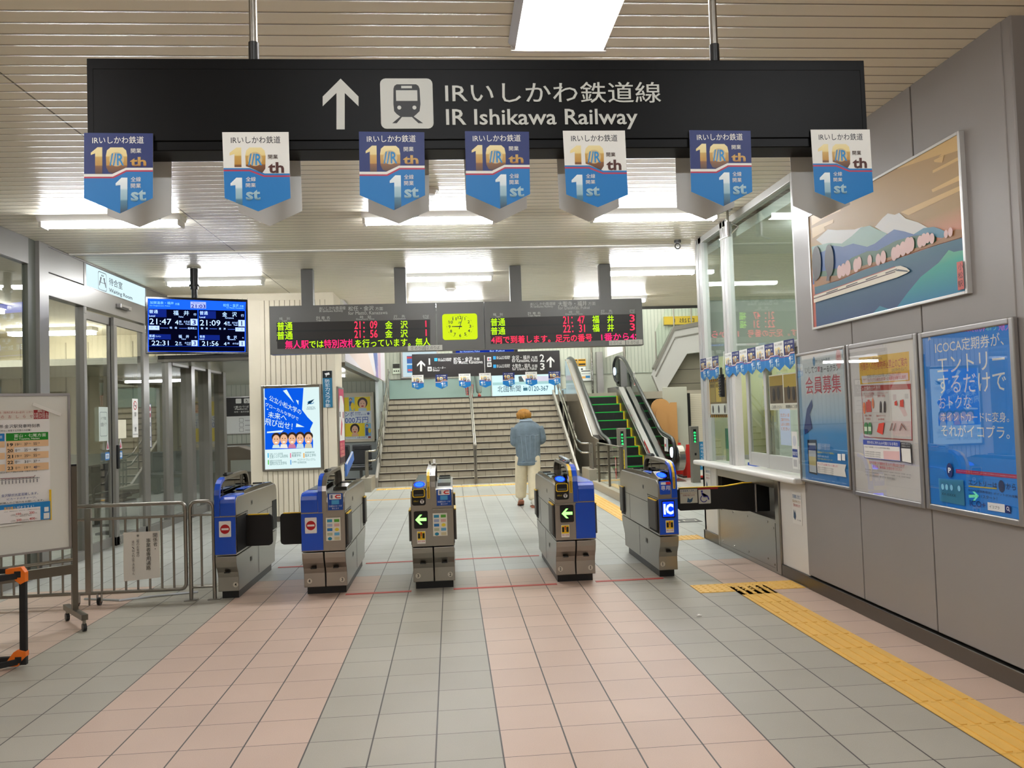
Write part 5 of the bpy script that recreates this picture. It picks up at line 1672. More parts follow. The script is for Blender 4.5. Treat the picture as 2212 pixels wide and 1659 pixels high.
# ------------------------------------------------------------------ monitor
t = thing('monitor', 'flat black departure monitor with a blue screen on a black ceiling pole', 'monitor', (-3.32, 6.46, 2.38))
dx, dy = 1.238/1.3278, .48/1.3278
def tvp(u, v, n): return (-3.32+dx*u+dy*n, 6.46+dy*u-dx*n, 2.38+v)
m = M()
for u0, u1, n0, n1 in ((-.548, .638, -.06, 0),):
    v = [tvp(u, vv, n) for u in (u0, u1) for n in (n0, n1) for vv in (0, .697)]
    m.add(v, [(0, 1, 3, 2), (4, 6, 7, 5), (0, 4, 5, 1), (2, 3, 7, 6), (0, 2, 6, 4), (1, 5, 7, 3)], BLACKG)
m.build('monitor_body', t, bevel=.006)
M().art([('R', -.519, .025, .610, .668, 'e:04051a:1')]+ART['tv'], tvp(0, 0, .001), (dx, dy, 0), (0, 0, 1), (dy, -dx, 0)).build('screen', t)['label'] = 'lit blue and black timetable screen'
qx, qy = -3.35, 6.585
M().cyl((qx, qy, 2.7), (qx, qy, 3.25), .035, BLACK).cyl((qx, qy, 3.2), (qx, qy, 3.465), .048, BLACK).cyl((qx, qy, 3.24), (qx, qy, 3.26), .065, BLACK).build('pole', t, smooth=True)
M().cyl((qx, qy, 3.455), (qx, qy, 3.468), .085, STEEL).build('mount_plate', t, smooth=True)
# ------------------------------------------------------------------ second hanging sign
t = thing('hanging_sign', 'black platform sign with arrows and numbers 1 2 3 hanging before the stairs', 'sign', (.46, 10.45, 2.2))
M().box(-.842, 1.776, 10.4, 10.5, 2.2, 2.615, BLACK).build('sign_box', t, bevel=.006)
M().art([('R', .0, .0, 2.61, .405, 'c:2a2726')]+ART['sign2'], (-.842, 10.397, 2.2), U, V_, NF).build('lettering', t)
for x in (-.1, 1.0): M().box(x-.03, x+.03, 10.42, 10.48, 2.61, 3.47, BLACK).build('pole', t)
wh2 = ['at the end by the poster wall', 'under the figure 1', 'last before the dividing line', 'just past the dividing line', 'under the toilet symbol end', 'under the word Fukui', 'at the escalator end']
for i, (k, x) in enumerate(zip('LDLLDLD', (-.75, -.335, .075, .435, .85, 1.255, 1.665))):
    pennant(k, (x, 10.385, 1.986), 0, '%s pennant on the platform sign, %s' % (cw[k], wh2[i]), 'anniversary pennants on the platform sign')
for i, (k, y) in enumerate(zip('DLD', (5.295, 5.09, 4.885))):
    pennant(k, (2.713, y, 1.815), -math.pi/2, '%s pennant on the narrow office pane, %s' % (cw[k], ('by the corner post', 'between the two navy ones', 'by the mullion')[i]), 'pennants along the ticket office glass')
for i, (k, y) in enumerate(zip('LDLDLDLD', (4.47, 4.26, 4.05, 3.84, 3.62, 3.41, 3.20, 2.99))):
    pennant(k, (2.711, y, 1.815), -math.pi/2, '%s pennant on the wide office pane, %s in the row from the mullion' % (cw[k], ('first', 'second', 'third', 'fourth', 'fifth', 'sixth', 'seventh', 'last')[i]), 'pennants along the ticket office glass')
# ------------------------------------------------------------------ ticket gates
def band(m, outer, inner, x0, x1, mats):
    for i in range(len(outer)-1):
        q = [(x, *p) for x in (x0, x1) for p in (outer[i], outer[i+1], inner[i+1], inner[i])]
        m.add(q, [(0, 1, 2, 3), (4, 7, 6, 5), (0, 4, 5, 1), (3, 2, 6, 7)]+([(0, 3, 7, 4)] if i == 0 else [])+([(1, 5, 6, 2)] if i == len(outer)-2 else []), mats[min(i, len(mats)-1)])
    return m
AO = [(3.395, .72), (3.395, .90), (3.405, .945), (3.44, .995), (3.49, 1.025), (3.57, 1.042), (3.8, 1.05), (4.25, 1.056), (4.33, 1.04), (4.385, 1.0), (4.41, .94), (4.41, .87)]
AI = [(3.43, .72), (3.43, .90), (3.44, .935), (3.465, .975), (3.505, 1.0), (3.575, 1.015), (3.8, 1.023), (4.24, 1.028), (4.31, 1.015), (4.355, .98), (4.378, .935), (4.378, .87)]
LOWP = [(3.47, .07), (3.47, .19), (3.455, .235), (3.42, .285), (3.402, .33), (3.40, .378), (4.98, .378), (4.975, .33), (4.95, .285), (4.90, .235), (4.865, .19), (4.86, .07)]
UPP = [(3.40, .386), (3.40, .80), (3.408, .845), (3.43, .868), (3.47, .878), (4.90, .868), (4.95, .85), (4.985, .80), (4.995, .72), (4.98, .386)]
def gate(x0, x1, label, arches, double):
    cx = (x0+x1)/2; t = thing('ticket_gate', label, 'ticket gate', (cx, 4.2, 0), 'ticket gates')
    M().box(x0+.02, x1-.02, 3.53, 4.77, 0, .07, BLACK).build('plinth', t)
    for a, b in (((x0, cx-.002), (cx+.002, x1)) if double else ((x0, x1),)):
        M().prism(LOWP, 'x', a+.003, b-.003, STEEL).box((a+b)/2-.025, (a+b)/2+.025, 3.425, 3.45, .232, .242, BLACK).build('lower_cabinet', t, bevel=.004)
    M().prism(UPP, 'x', x0, x1, STEEL).build('upper_cabinet', t, bevel=.006, seg=3)
    m = M()
    for s, x in ((-1, x0), (1, x1)):
        e = .0012*s
        def sl(y0, y1, z0, z1, mat=WALLD): m.box(min(x, x+e), max(x, x+e), y0, y1, z0, z1, mat)
        sl(4.17, 4.175, .09, .375); sl(3.80, 4.97, .645, .649); sl(3.78, 3.784, .39, .72); sl(3.42, 3.80, .717, .722); sl(4.55, 4.554, .39, .645)
        for y, z in ((3.95, .775), (3.9, .27)): sl(y-.03, y+.03, z-.02, z+.02, STEELD); m.box(min(x, x+2*e), max(x, x+2*e), y-.012, y+.012, z-.01, z+.012, BLACK)
    m.build('panel_joint', t)
    for a0, a1, mats in arches:
        o = band(M(), AO, AI, a0, a1, mats).build('guard_arch', t, smooth=True)
    a0, a1 = arches[0][0], arches[-1][1]; c = (a0+a1)/2
    M().prism(AI, 'x', c-.004, c+.004, SMOKE).build('guard_panel', t)
    for y in (3.56, 4.18): M().box(c-.006, c+.006, y-.004, y+.004, .875, 1.02, STEEL).build('guard_post', t)
    return t
def covers(t, a, b, blue=False):
    m = M().prism([(3.70, .868), (3.74, .905), (4.05, .915), (4.40, .912), (4.80, .895), (4.93, .865)], 'x', a+.012, b-.012, BLACKG)
    m.box(a+.02, b-.02, 4.1, 4.115, .9, .922, BLKM).box(a+.02, b-.02, 4.45, 4.46, .9, .92, BLKM)
    if blue: m.box(a+.03, b-.03, 3.78, 4.08, .91, .919, BLUE)
    m.build('top_cover', t, bevel=.004)
def hood(t, a, b, mat):
    M().prism([(3.393, .722), (3.393, .83), (3.402, .862), (3.425, .88), (3.46, .888), (3.70, .890), (3.70, .722)], 'x', a, b, mat).build('hood', t, bevel=.006)
def reader(t, a, b):
    p0, p1 = Vector((a, 3.41, .888)), Vector((a, 3.60, .945)); w = b-a; n = Vector((0, -.29, .957))
    m = M().prism([(3.41, .87), (3.41, .888), (3.60, .945), (3.72, .90), (3.72, .87)], 'x', a, b, BLACKG)
    u = (p1-p0).normalized()
    m.art([('E', w/2, .10, w*.40, .068, 'e:1030ff:2.2'), ('E', w/2, .10, w*.33, .056, 'e:2a60ff:2.2'), ('T', 'タッチ', w*.34, .09, w*.66, .11, 'e:0a18a0:1')], p0, (1, 0, 0), u, n); m.build('card_reader', t)
F_ = lambda t, cmds, nm, x=0, y=3.396: M().art(cmds, (x, y, 0), U, V_, NF).build(nm, t)
def front_panel(t, a, b, mat, z0=.397, z1=.712): M().box(a, b, 3.394, 3.402, z0, z1, mat).build('front_panel', t, bevel=.002)
def noentry(t, cx): F_(t, [('RR', cx-.05, .545, cx+.05, .68, .006, 'c:ecebe8'), ('E', cx, .612, .04, .04, 'c:b5121c'), ('R', cx-.03, .604, cx+.03, .62, 'c:ecebe8')], 'no_entry_plate', 0, 3.392)
def warn(t, cx, z=.415): F_(t, [('R', cx-.036, z, cx+.036, z+.108, 'c:efeee8'), ('R', cx-.033, z+.032, cx+.033, z+.104, 'c:edc818'), ('R', cx-.029, z+.045, cx-.009, z+.09, 'c:1a1a14'), ('R', cx+.009, z+.045, cx+.029, z+.09, 'c:1a1a14'), ('P', [(cx-.006, z+.098), (cx+.006, z+.098), (cx+.003, z+.06), (cx-.003, z+.06)], 'c:c02020'), ('E', cx, z+.05, .004, .004, 'c:c02020'), ('T', '扉に注意', cx-.03, z+.013, cx+.03, z+.027, 'c:c02020')], 'warning_sticker', 0, 3.391)
def arrowbox(t, cx):
    F_(t, [('RR', cx-.06, .545, cx+.06, .695, .012, 'c:060607'), ('P', [(cx-.048, .622), (cx-.008, .665), (cx+.012, .665), (cx-.014, .636), (cx+.048, .636), (cx+.048, .61), (cx-.014, .61), (cx+.012, .58), (cx-.008, .58)], 'e:8cff70:2.2')], 'arrow_display', 0, 3.391)
def slotpanel(t, cx):
    F_(t, [('RR', cx-.06, .745, cx+.06, .882, .02, 'c:08080a'), ('RR', cx-.054, .815, cx+.054, .888, .014, 'c:e8c020'), ('RR', cx-.046, .822, cx+.046, .882, .012, 'c:0b0b0d'), ('R', cx-.038, .83, cx+.038, .842, 'c:555a5c'), ('E', cx+.028, .778, .018, .018, 'c:dcdcda'), ('R', cx+.025, .764, cx+.031, .788, 'c:0b0b0d'), ('R', cx+.016, .784, cx+.04, .789, 'c:0b0b0d'), ('T', '切符投入口', cx-.046, .775, cx-.004, .79, 'c:d8c040')], 'ticket_slot', 0, 3.389)
def icposter(t, cx):
    F_(t, [('R', cx-.064, .735, cx+.064, .878, 'c:0f4aa8'), ('R', cx-.05, .828, cx+.05, .872, 'c:f0eeee'), ('R', cx-.04, .835, cx-.022, .866, 'c:6a7a9a'), ('P', [(cx-.005, .85), (cx+.01, .866), (cx+.045, .866), (cx+.045, .857), (cx+.016, .857), (cx+.01, .85), (cx+.016, .844), (cx+.045, .844), (cx+.045, .835), (cx+.008, .835)], 'c:c81e2a'), ('R', cx-.032, .785, cx+.032, .822, 'c:4aa2d8'), ('T', '交通系ICカードが', cx-.056, .762, cx+.056, .778, 'c:eef2f8'), ('T', '使えます', cx-.03, .743, cx+.03, .757, 'c:eef2f8')], 'card_poster', 0, 3.391)
def mapsheet(t, cx):
    c = [('R', cx-.062, .475, cx+.062, .672, 'c:e8e6da')]
    for i, h in enumerate(('3a9ac0', '5aa83a', 'a8b4d0', 'd8b0a8', '2a78b8', 'e8d23c', 'b8c0a0', '6ab0d8', '1f86a8', 'd0c8a0')):
        x, z = cx-.03+.06*(i % 2), .645-.038*(i//2); c.append(('E', x, z, .018, .014, 'c:'+h) if i in (5, 8) else ('R', x-.022, z-.012, x+.022, z+.013, 'c:'+h))
    F_(t, c, 'card_chart', 0, 3.391)
def number(t, s, x): F_(t, [('E', x, .125, .022, .022, 'c:c9c4b8'), ('T', s, x-.008, .112, x+.008, .14, 'c:15151a', .02)], 'lane_number', 0, 3.466)
def stripe(t, cx, w=.024):
    m = M()
    for i in range(6):
        (y0, z0), (y1, z1) = AO[i], AO[i+1]
        if i == 0: z0 = .80
        if i > 4: continue
        m.add([(cx-w/2, y0-.0025, z0+.001), (cx+w/2, y0-.0025, z0+.001), (cx+w/2, y1-.0025, z1+.0015), (cx-w/2, y1-.0025, z1+.0015)], [(0, 1, 2, 3)], YELLOW)
    for k in range(9): m.box(cx-.004, cx+.004, 3.3905, 3.392, .808+.011*k, .815+.011*k, P('sticker_ink', '2a2410', .6))
    m.build('warning_strip', t)['label'] = 'yellow strip with black lettering'
def slotside(t, x, s, closed=None):
    """door housing on one side; the leaf either folded back against the side or swung across the lane"""
    h = M().box(min(x, x+s*.004), max(x, x+s*.004), 3.42, 3.74, .405, .705, BLKM).box(min(x, x+s*.004), max(x, x+s*.004), 4.78, 4.96, .405, .70, BLKM).build('door_housing', t)
    if closed: 
        xe = closed; a, b = sorted((x, xe)); r = .03
        pts = [(b if s > 0 else a)]
        def outl(e, z0, z1, xa): 
            far = [(xe-s*r, z0), (xe-s*.008, z0+.01), (xe, z0+r), (xe, z1-r), (xe-s*.008, z1-.01), (xe-s*r, z1)]
            return [(xa, z0)]+far+[(xa, z1)]
        lf = M().prism(outl(0, .408, .688, x), 'y', 3.725, 3.755, BLKM).build('door_leaf', t, bevel=.004)
        M().box(*sorted((x+s*.02, xe-s*.03)), 3.722, 3.758, .684, .692, YELLOW).build('door_edge', lf)
    else:
        for y0, y1 in ((3.44, 3.70), (4.80, 4.94)):
            a, b = sorted((x+s*.004, x+s*.022)); lf = M().box(a, b, y0, y1, .43, .695, P('door_grey', '55524e', .5)).build('door_leaf', t, bevel=.006)
            M().box(a-.001, b+.001, y0, y1, .693, .70, YELLOW).build('door_edge', lf)
SB = [BLUE]*5+[STEEL]; SS = [STEEL]
g1 = gate(-2.225, -2.045, 'single blue ticket gate beside the steel railing, marked 4, no-entry plate', [(-2.222, -2.178, SB)], False)
front_panel(g1, -2.222, -2.048, BLUE); hood(g1, -2.176, -2.047, BLUE); covers(g1, -2.178, -2.047, True); noentry(g1, -2.134); number(g1, '4', -2.075); slotside(g1, -2.045, 1, -1.815)
g2 = gate(-1.50, -1.125, 'double ticket gate marked 4 and 3, blue half with a no-entry plate', [(-1.352, -1.318, SB), (-1.316, -1.28, SS)], True)
front_panel(g2, -1.497, -1.314, BLUE); hood(g2, -1.497, -1.354, BLUE); covers(g2, -1.28, -1.13); M().box(-1.49, -1.355, 3.70, 4.9, .868, .893, STEELD).build('top_cover', g2, bevel=.004); noentry(g2, -1.415); number(g2, '4', -1.45); number(g2, '3', -1.17)
icposter(g2, -1.203); mapsheet(g2, -1.225); slotside(g2, -1.50, -1, -1.745); slotside(g2, -1.125, 1)
g3 = gate(-.56, -.19, 'steel double ticket gate marked 3 and 2 with a green arrow, no blue panels', [(-.418, -.382, SS), (-.38, -.342, SS)], True)
reader(g3, -.545, -.425); slotpanel(g3, -.488); arrowbox(g3, -.475); warn(g3, -.475); icposter(g3, -.27); mapsheet(g3, -.31); number(g3, '3', -.515); number(g3, '2', -.235); stripe(g3, -.403)
covers(g3, -.34, -.195); M().box(-.55, -.42, 3.72, 4.9, .868, .9, BLACKG).build('top_cover', g3, bevel=.004); M().box(-.375, -.19, 3.375, 3.40, .70, .713, MIRR).build('ledge', g3, bevel=.003)
slotside(g3, -.56, -1); slotside(g3, -.19, 1)
g4 = gate(.70, 1.057, 'double ticket gate marked 2 and 1, green arrow half and plain blue half', [(.828, .866, SS), (.868, .908, SB)], True)
front_panel(g4, .882, 1.055, BLUE); hood(g4, .91, 1.055, BLUE); M().prism([(3.70, .868), (3.70, .89), (4.9, .87), (4.9, .868)], 'x', .91, 1.052, BLUE).build('top_cover', g4)
reader(g4, .712, .826); slotpanel(g4, .768); arrowbox(g4, .805); warn(g4, .785); number(g4, '2', .74); number(g4, '1', 1.01); stripe(g4, .848); covers(g4, .705, .826)
M().box(.70, .885, 3.375, 3.40, .70, .713, MIRR).build('ledge', g4, bevel=.003); slotside(g4, .70, -1); slotside(g4, 1.057, 1)
g5 = gate(1.63, 1.805, 'single blue IC card ticket gate marked 1 nearest the ticket office', [(1.752, 1.803, SB)], False)
front_panel(g5, 1.633, 1.803, BLUE); reader(g5, 1.64, 1.75); covers(g5, 1.637, 1.75, True); slotside(g5, 1.63, -1); number(g5, '1', 1.665); stripe(g5, 1.776, .022)
M().prism([(3.392, .75), (3.392, .835), (3.402, .865), (3.42, .882), (3.44, .882), (3.44, .75)], 'x', 1.645, 1.745, BLUE).build('hood', g5, bevel=.01)
F_(g5, [('T', '専用', 1.655, .79, 1.737, .832, 'c:e8ecf4', .03), ('R', 1.655, .84, 1.70, .862, 'c:e8ecf4'), ('RR', 1.70, .84, 1.745, .864, .008, 'c:c82230')], 'hood_lettering', 0, 3.390)
F_(g5, [('RR', 1.655, .545, 1.775, .70, .01, 'c:050608'), ('R', 1.665, .557, 1.765, .688, 'e:0c34ff:1.6'), ('T', 'IC', 1.672, .575, 1.76, .67, 'e:a8d0ff:2.2', .05)], 'card_display', 0, 3.391); warn(g5, 1.722)
# things standing on the gates
def toy(loc, body, lab, band_=None):
    t = thing('toy_train', lab, 'toy train', loc, 'toy trains on the gate'); x, y, z = loc
    M().box(x-.016, x+.016, y-.055, y+.055, z+.004, z+.036, body).build('car_body', t, bevel=.005)
    M().box(x-.0168, x+.0168, y-.05, y+.05, z+.018, z+.029, P('toy_glass', '20262c', .2)).build('windows', t)
    M().box(x-.0172, x+.0172, y-.055, y+.055, z+.009, z+.014, band_ or BLUE).build('stripe', t)
    M().box(x-.013, x+.013, y-.05, y+.05, z, z+.005, BLACK).build('chassis', t)
toy((.868, 3.70, 1.047), P('toy_white', 'c9d6e2', .35), 'little white and blue toy train car at the front of the gate top'); toy((.868, 3.83, 1.051), MATS['toy_white'], 'second little white toy train car on the gate top', RED); toy((.868, 3.96, 1.053), P('toy_silver', '9aa0a4', .3, .6), 'third little toy train car, silver, on the gate top'); toy((.868, 4.10, 1.055), MATS['toy_silver'], 'rearmost little toy train car on the gate top', YELLOW)
def sensor(loc, lab):
    x, y, z = loc; t = thing('gate_sensor', lab, 'sensor', loc); M().box(x-.018, x+.018, y-.10, y+.10, z, z+.018, BLACK).build('sensor_body', t, bevel=.006); M().box(x-.012, x+.012, y-.08, y+.02, z+.018, z+.026, BLACKG).build('lens', t, bevel=.004)
sensor((-2.2, 3.75, 1.047), 'low black sensor on the guard rail of the gate beside the steel railing'); sensor((-1.317, 3.75, 1.047), 'low black sensor on the guard rail of the double gate marked 4 and 3'); sensor((1.777, 4.2, 1.054), 'low black sensor on the guard rail of the IC card gate')
t = thing('clip_stand', 'chrome clip stand on top of the steel gate with the green arrow', 'clip', (-.36, 4.0, 1.053)); M().box(-.385, -.335, 3.94, 4.06, 1.053, 1.063, MIRR).build('base', t, bevel=.003); M().cyl((-.36, 4.02, 1.06), (-.36, 4.05, 1.10), .012, MIRR).cyl((-.395, 3.97, 1.06), (-.40, 3.97, 1.095), .009, MIRR).build('clip', t, smooth=True)
# red tape strips on the floor
RT = P('red_tape', 'c04a40', .5, var=.08)
for i, (a, b, y, s) in enumerate(((-1.14, -.575, 3.44, 'near strip between the 4-3 gate and the steel gate'), (-.21, .70, 3.44, 'near strip in the wide lane'), (1.05, 1.66, 3.46, 'near strip before the IC card gate'), (-2.02, -1.48, 4.87, 'far strip in the closed lane'), (-1.12, -.56, 4.87, 'far strip behind the third lane'), (-.19, .70, 4.86, 'far strip across the wide lane'))):
    tag(M().box(a, b, y-.025, y+.025, .0005, .003, RT).build('floor_tape'), 'red floor tape, '+s, 'tape', 'red tapes on the floor')
tag(M().box(1.55, 1.585, 2.13, 2.15, .001, .008, PAPER).box(1.56, 1.575, 2.125, 2.155, .002, .012, PAPER).build('paper_scrap'), 'tiny white scrap lying on the grey floor tiles', 'scrap')
# ------------------------------------------------------------------ ticket office counter and what hangs on it
t = thing('counter_top', 'long white counter slab under the ticket office windows', 'counter', (2.9, 4.1, .85))
M().prism([(2.62, 2.815), (3.2, 2.815), (3.2, 5.42), (2.79, 5.42), (2.79, 5.55), (2.62, 5.55)], 'z', .853, .905, WHITEP).build('slab', t, bevel=.018, seg=3)
t = thing('door_case', 'stainless steel wall case with a dark opening under the ticket counter', 'steel case', (2.72, 4.16, 0))
m = M().box(2.70, 2.74, 3.335, 3.42, .0, .845, STEEL).box(2.70, 2.74, 4.93, 4.985, 0, .845, STEEL).box(2.70, 2.74, 3.42, 4.93, .765, .845, STEEL).box(2.70, 2.74, 3.42, 4.93, .46, .485, STEEL); m.build('frame', t, bevel=.004)
m = M().box(2.703, 2.73, 3.42, 4.93, 0, .46, STEEL).box(2.699, 2.70, 3.46, 4.90, .04, .043, STEELD).box(2.699, 2.703, 3.425, 3.43, .02, .45, STEELD); m.build('cover_plate', t)
for y, z in ((3.47, .40), (3.60, .44), (4.1, .43), (4.5, .42), (4.85, .41), (3.47, .07), (3.62, .1), (4.1, .08), (4.5, .07), (4.85, .07)): M().cyl((2.697, y, z), (2.705, y, z), .009, MIRR, 10).build('bolt', t)
M().box(2.99, 3.0, 3.42, 4.93, .46, .80, STEELD).box(2.74, 3.0, 3.42, 4.93, .44, .46, STEELD).box(2.74, 3.0, 3.42, 3.44, .46, .8, STEELD).box(2.74, 3.0, 4.91, 4.93, .46, .8, STEELD).box(2.74, 3.0, 3.42, 4.93, .80, .81, STEELD).build('recess', t)
t = thing('wheelchair_barrier', 'black swinging gate arm with wheelchair sign from the steel case to the IC card gate', 'barrier', (2.85, 3.98, .6))
m = M().prism([(1.965, .55), (1.985, .53), (2.40, .53), (2.60, .50), (2.87, .49), (2.87, .77), (2.62, .77), (2.42, .745), (1.985, .745), (1.965, .725)], 'y', 3.94, 3.975, BLKM); m.build('arm_board', t, bevel=.006)
M().prism([(1.98, .744), (2.42, .744), (2.62, .769), (2.85, .769), (2.85, .776), (2.615, .776), (2.42, .751), (1.98, .751)], 'y', 3.938, 3.977, YELLOW).build('edge_strip', t)
M().cyl((2.73, 3.93, .49), (2.73, 3.93, .775), .012, ALU).build('hinge_rod', t, smooth=True)
M().art([('R', 1.985, .60, 2.155, .735, 'c:cfcdbf'), ('T', '在来線有人改札口', 1.99, .708, 2.15, .73, 'c:3a5a8a', .012), ('T', '飛び込はおやめください', 1.99, .688, 2.15, .703, 'c:a8763a', .01), ('T', '（警報が鳴ります）', 2.01, .667, 2.13, .684, 'c:8c2f3a', .01), ('P', [(2.05, .61), (2.06, .655), (2.08, .635), (2.11, .655), (2.10, .615), (2.08, .605)], 'c:3a5a78')], (0, 3.938, 0), U, V_, NF).build('notice_sheet', t)
wc = [('RR', 2.165, .59, 2.285, .725, .008, 'c:cfcfc8'), ('E', 2.20, .708, .01, .01, 'c:2a2a8c'), ('P', [(2.193, .696), (2.207, .696), (2.21, .662), (2.245, .662), (2.247, .672), (2.212, .672), (2.212, .652), (2.252, .652), (2.262, .622), (2.272, .63), (2.258, .665), (2.20, .668)], 'c:2a2a8c')]
for i in range(22):
    a0, a1 = math.radians(115+10*i), math.radians(125+10*i); c0 = (2.215, .637)
    wc.append(('P', [(c0[0]+.034*math.cos(a0), c0[1]+.034*math.sin(a0)), (c0[0]+.034*math.cos(a1), c0[1]+.034*math.sin(a1)), (c0[0]+.026*math.cos(a1), c0[1]+.026*math.sin(a1)), (c0[0]+.026*math.cos(a0), c0[1]+.026*math.sin(a0))], 'c:2a2a8c'))
M().art(wc, (0, 3.938, 0), U, V_, NF).build('wheelchair_plate', t)
M().art([('R', 2.16, .727, 2.36, .742, 'c:b02028'), ('T', '飛び出しにご注意ください', 2.17, .73, 2.35, .739, 'c:30080a')], (0, 3.938, 0), U, V_, NF).build('warning_strip', t)
UW, NW = (0, -1, 0), (-1, 0, 0)                                     # right wall: prints read towards the viewer
def wallsheet(name, y, z, w, h, cmds, lab, cat, x=2.718, paper='c:e2e0da'):
    o = M().box(x-.002, x, y-w, y, z, z+h, MT(paper)).art(cmds, (x-.002, y, z), UW, V_, NW).build(name); return tag(o, lab, cat)
NT = lambda s: [('T', '在来線有人改札口', .01*s, .215*s, .17*s, .25*s, 'c:2f6a9a', .012), ('T', '駆込はおやめください！', .01*s, .18*s, .17*s, .203*s, 'c:b0803a', .01), ('T', '（警報が鳴ります）', .02*s, .145*s, .16*s, .17*s, 'c:a8303a', .012), ('P', [(.02*s, .05*s), (.025*s, .12*s), (.05*s, .09*s), (.06*s, .12*s), (.07*s, .06*s), (.05*s, .03*s)], 'c:33506e'), ('T', 'IRいしかわ鉄道', .09*s, .03*s, .16*s, .045*s, 'c:444444')]
wallsheet('notice_sheet', 3.08, .50, .18, .27, NT(1), 'square white notice on the white panel beside the steel case, near the grey wall', 'notice')
wallsheet('notice_sheet', 5.40, .55, .18, .27, NT(1), 'square white notice on the white panel behind the black gate arm', 'notice')
def poster(name, y0, z0, w, h, cmds, lab, paper, fw=.032, inset=0.):
    t = thing(name, lab, 'framed poster', (2.70, y0-w/2, z0))
    m = M()
    for a, b, c, d in ((0, fw, 0, h), (w-fw, w, 0, h), (fw, w-fw, 0, fw), (fw, w-fw, h-fw, h)): m.box(2.685, 2.716, y0-b, y0-a, z0+c, z0+d, ALU)
    m.build('frame', t, bevel=.008, seg=3)
    M().box(2.698, 2.714, y0-w+fw*.7, y0-fw*.7, z0+fw*.7, z0+h-fw*.7, MT('c:c9c6c0')).build('backing', t)
    m = M().box(2.695, 2.698, y0-w+fw+inset, y0-fw-inset, z0+fw+inset, z0+h-fw-inset, MT(paper)).art(cmds, (2.695, y0, z0), UW, V_, NW); m.build('sheet', t)
    M().box(2.688, 2.690, y0-w+fw*.8, y0-fw*.8, z0+fw*.8, z0+h-fw*.8, ACRYLC).build('cover', t)
    return t
ACRYLC = mix_glass('poster_cover', (1, 1, 1, 1), 1.6, 1.5)
poster('framed_poster', 2.831, .88, .83, 1.055, ART['p1'], 'framed pale blue to deep blue membership poster with big red lettering, beside the office window', 'c:8fb8d8', .024)
poster('framed_poster', 1.977, .85, .87, 1.085, ART['p2'], 'framed white poster with a yellow heading about dangerous goods', 'c:f0eeec', .036)
poster('framed_poster', 1.09, .855, .825, 1.075, ART['p3'], 'framed bright blue poster with large white lettering, closest to the viewer', 'c:2490f6', .036)
t = thing('mural_picture', 'large framed landscape picture of snowy mountains, cherry trees and a white train', 'picture', (2.70, 1.53, 2.1))
m = M(); y0, z0, w, h = 2.484, 2.10, 1.885, .915
for a, b, c, d in ((0, .018, 0, h), (w-.018, w, 0, h), (.018, w-.018, 0, .018), (.018, w-.018, h-.018, h)): m.box(2.682, 2.716, y0-b, y0-a, z0+c, z0+d, P('bright_frame', 'd2d2d0', .3, .5))
m.build('frame', t, bevel=.003)
def clipy(c):                                                       # keep the painted shapes inside the frame
    x0, x1, z0_, z1_ = .012, w-.012, .012, h-.012
    cl = lambda p: (min(max(p[0], x0), x1), min(max(p[1], z0_), z1_))
    if c[0] == 'P': return ('P', [cl(p) for p in c[1]], c[2])
    return c
mu = [('R', .012, .012, w-.012, h-.012, 'mural_sky')]+[clipy(c) for c in ART['mural'][1:]]
M().box(2.69, 2.714, y0-w+.01, y0-.01, z0+.01, z0+h-.01, WHITEP).art(mu, (2.69, y0, z0), UW, V_, NW).build('painting', t)
# office glass stickers and interior
tag(M().art([('R', 0, 0, .62, .43, 'c:e0a81e')]+[('P', [(.062*i, .40), (.062*i+.031, .40), (.062*i+.045, .43), (.062*i+.014, .43)], 'c:141210') for i in range(10)]+[('P', [(.062*i, 0), (.062*i+.031, 0), (.062*i+.045, .03), (.062*i+.014, .03)], 'c:141210') for i in range(10)]+[('R', .03, .03, .6, .40, 'c:6a5a34')]+[('R', .04+.19*i, .17, .21+.19*i, .39, ('c:8a7a3a', 'c:a8923a', 'c:7a6a3a')[i]) for i in range(3)]+[('R', .04, .035, .59, .15, 'c:c9cdc0')]+[('E', .12+.19*i, .09, .025, .045, 'c:2a2a2a') for i in range(3)]+[('T', '重要指名手配', .06+.19*i, .33, .19+.19*i, .37, 'c:241c0c') for i in range(3)], (2.750, 5.23, 1.40), UW, V_, NW).build('wanted_notice'), 'black and yellow striped notice on the narrow office pane', 'notice')
t = thing('cable_hanger', 'black ribbed handset hanging from a cord at the office mullion', 'handset', (2.69, 4.62, 1.62))
m = M().box(2.66, 2.70, 4.585, 4.655, 1.62, 1.86, BLACK)
for i in range(7): m.box(2.65, 2.66, 4.59, 4.65, 1.64+.03*i, 1.655+.03*i, BLACK)
m.build('handset_body', t, bevel=.008); M().tube(rail([(2.68, 4.60, 1.86), (2.68, 4.60, 1.93), (2.68, 4.64, 1.93), (2.68, 4.64, 1.86)], .03), .006, BLACK).build('loop', t); M().tube([(2.70, 4.61, 1.92), (2.712, 4.60, 2.1)], .004, WHITEP).build('cord', t)
def paste(name, y, z, w, h, cmds, lab, x=2.748, cat='notice'): return tag(M().art(cmds, (x, y, z), UW, V_, NW).build(name), lab, cat)
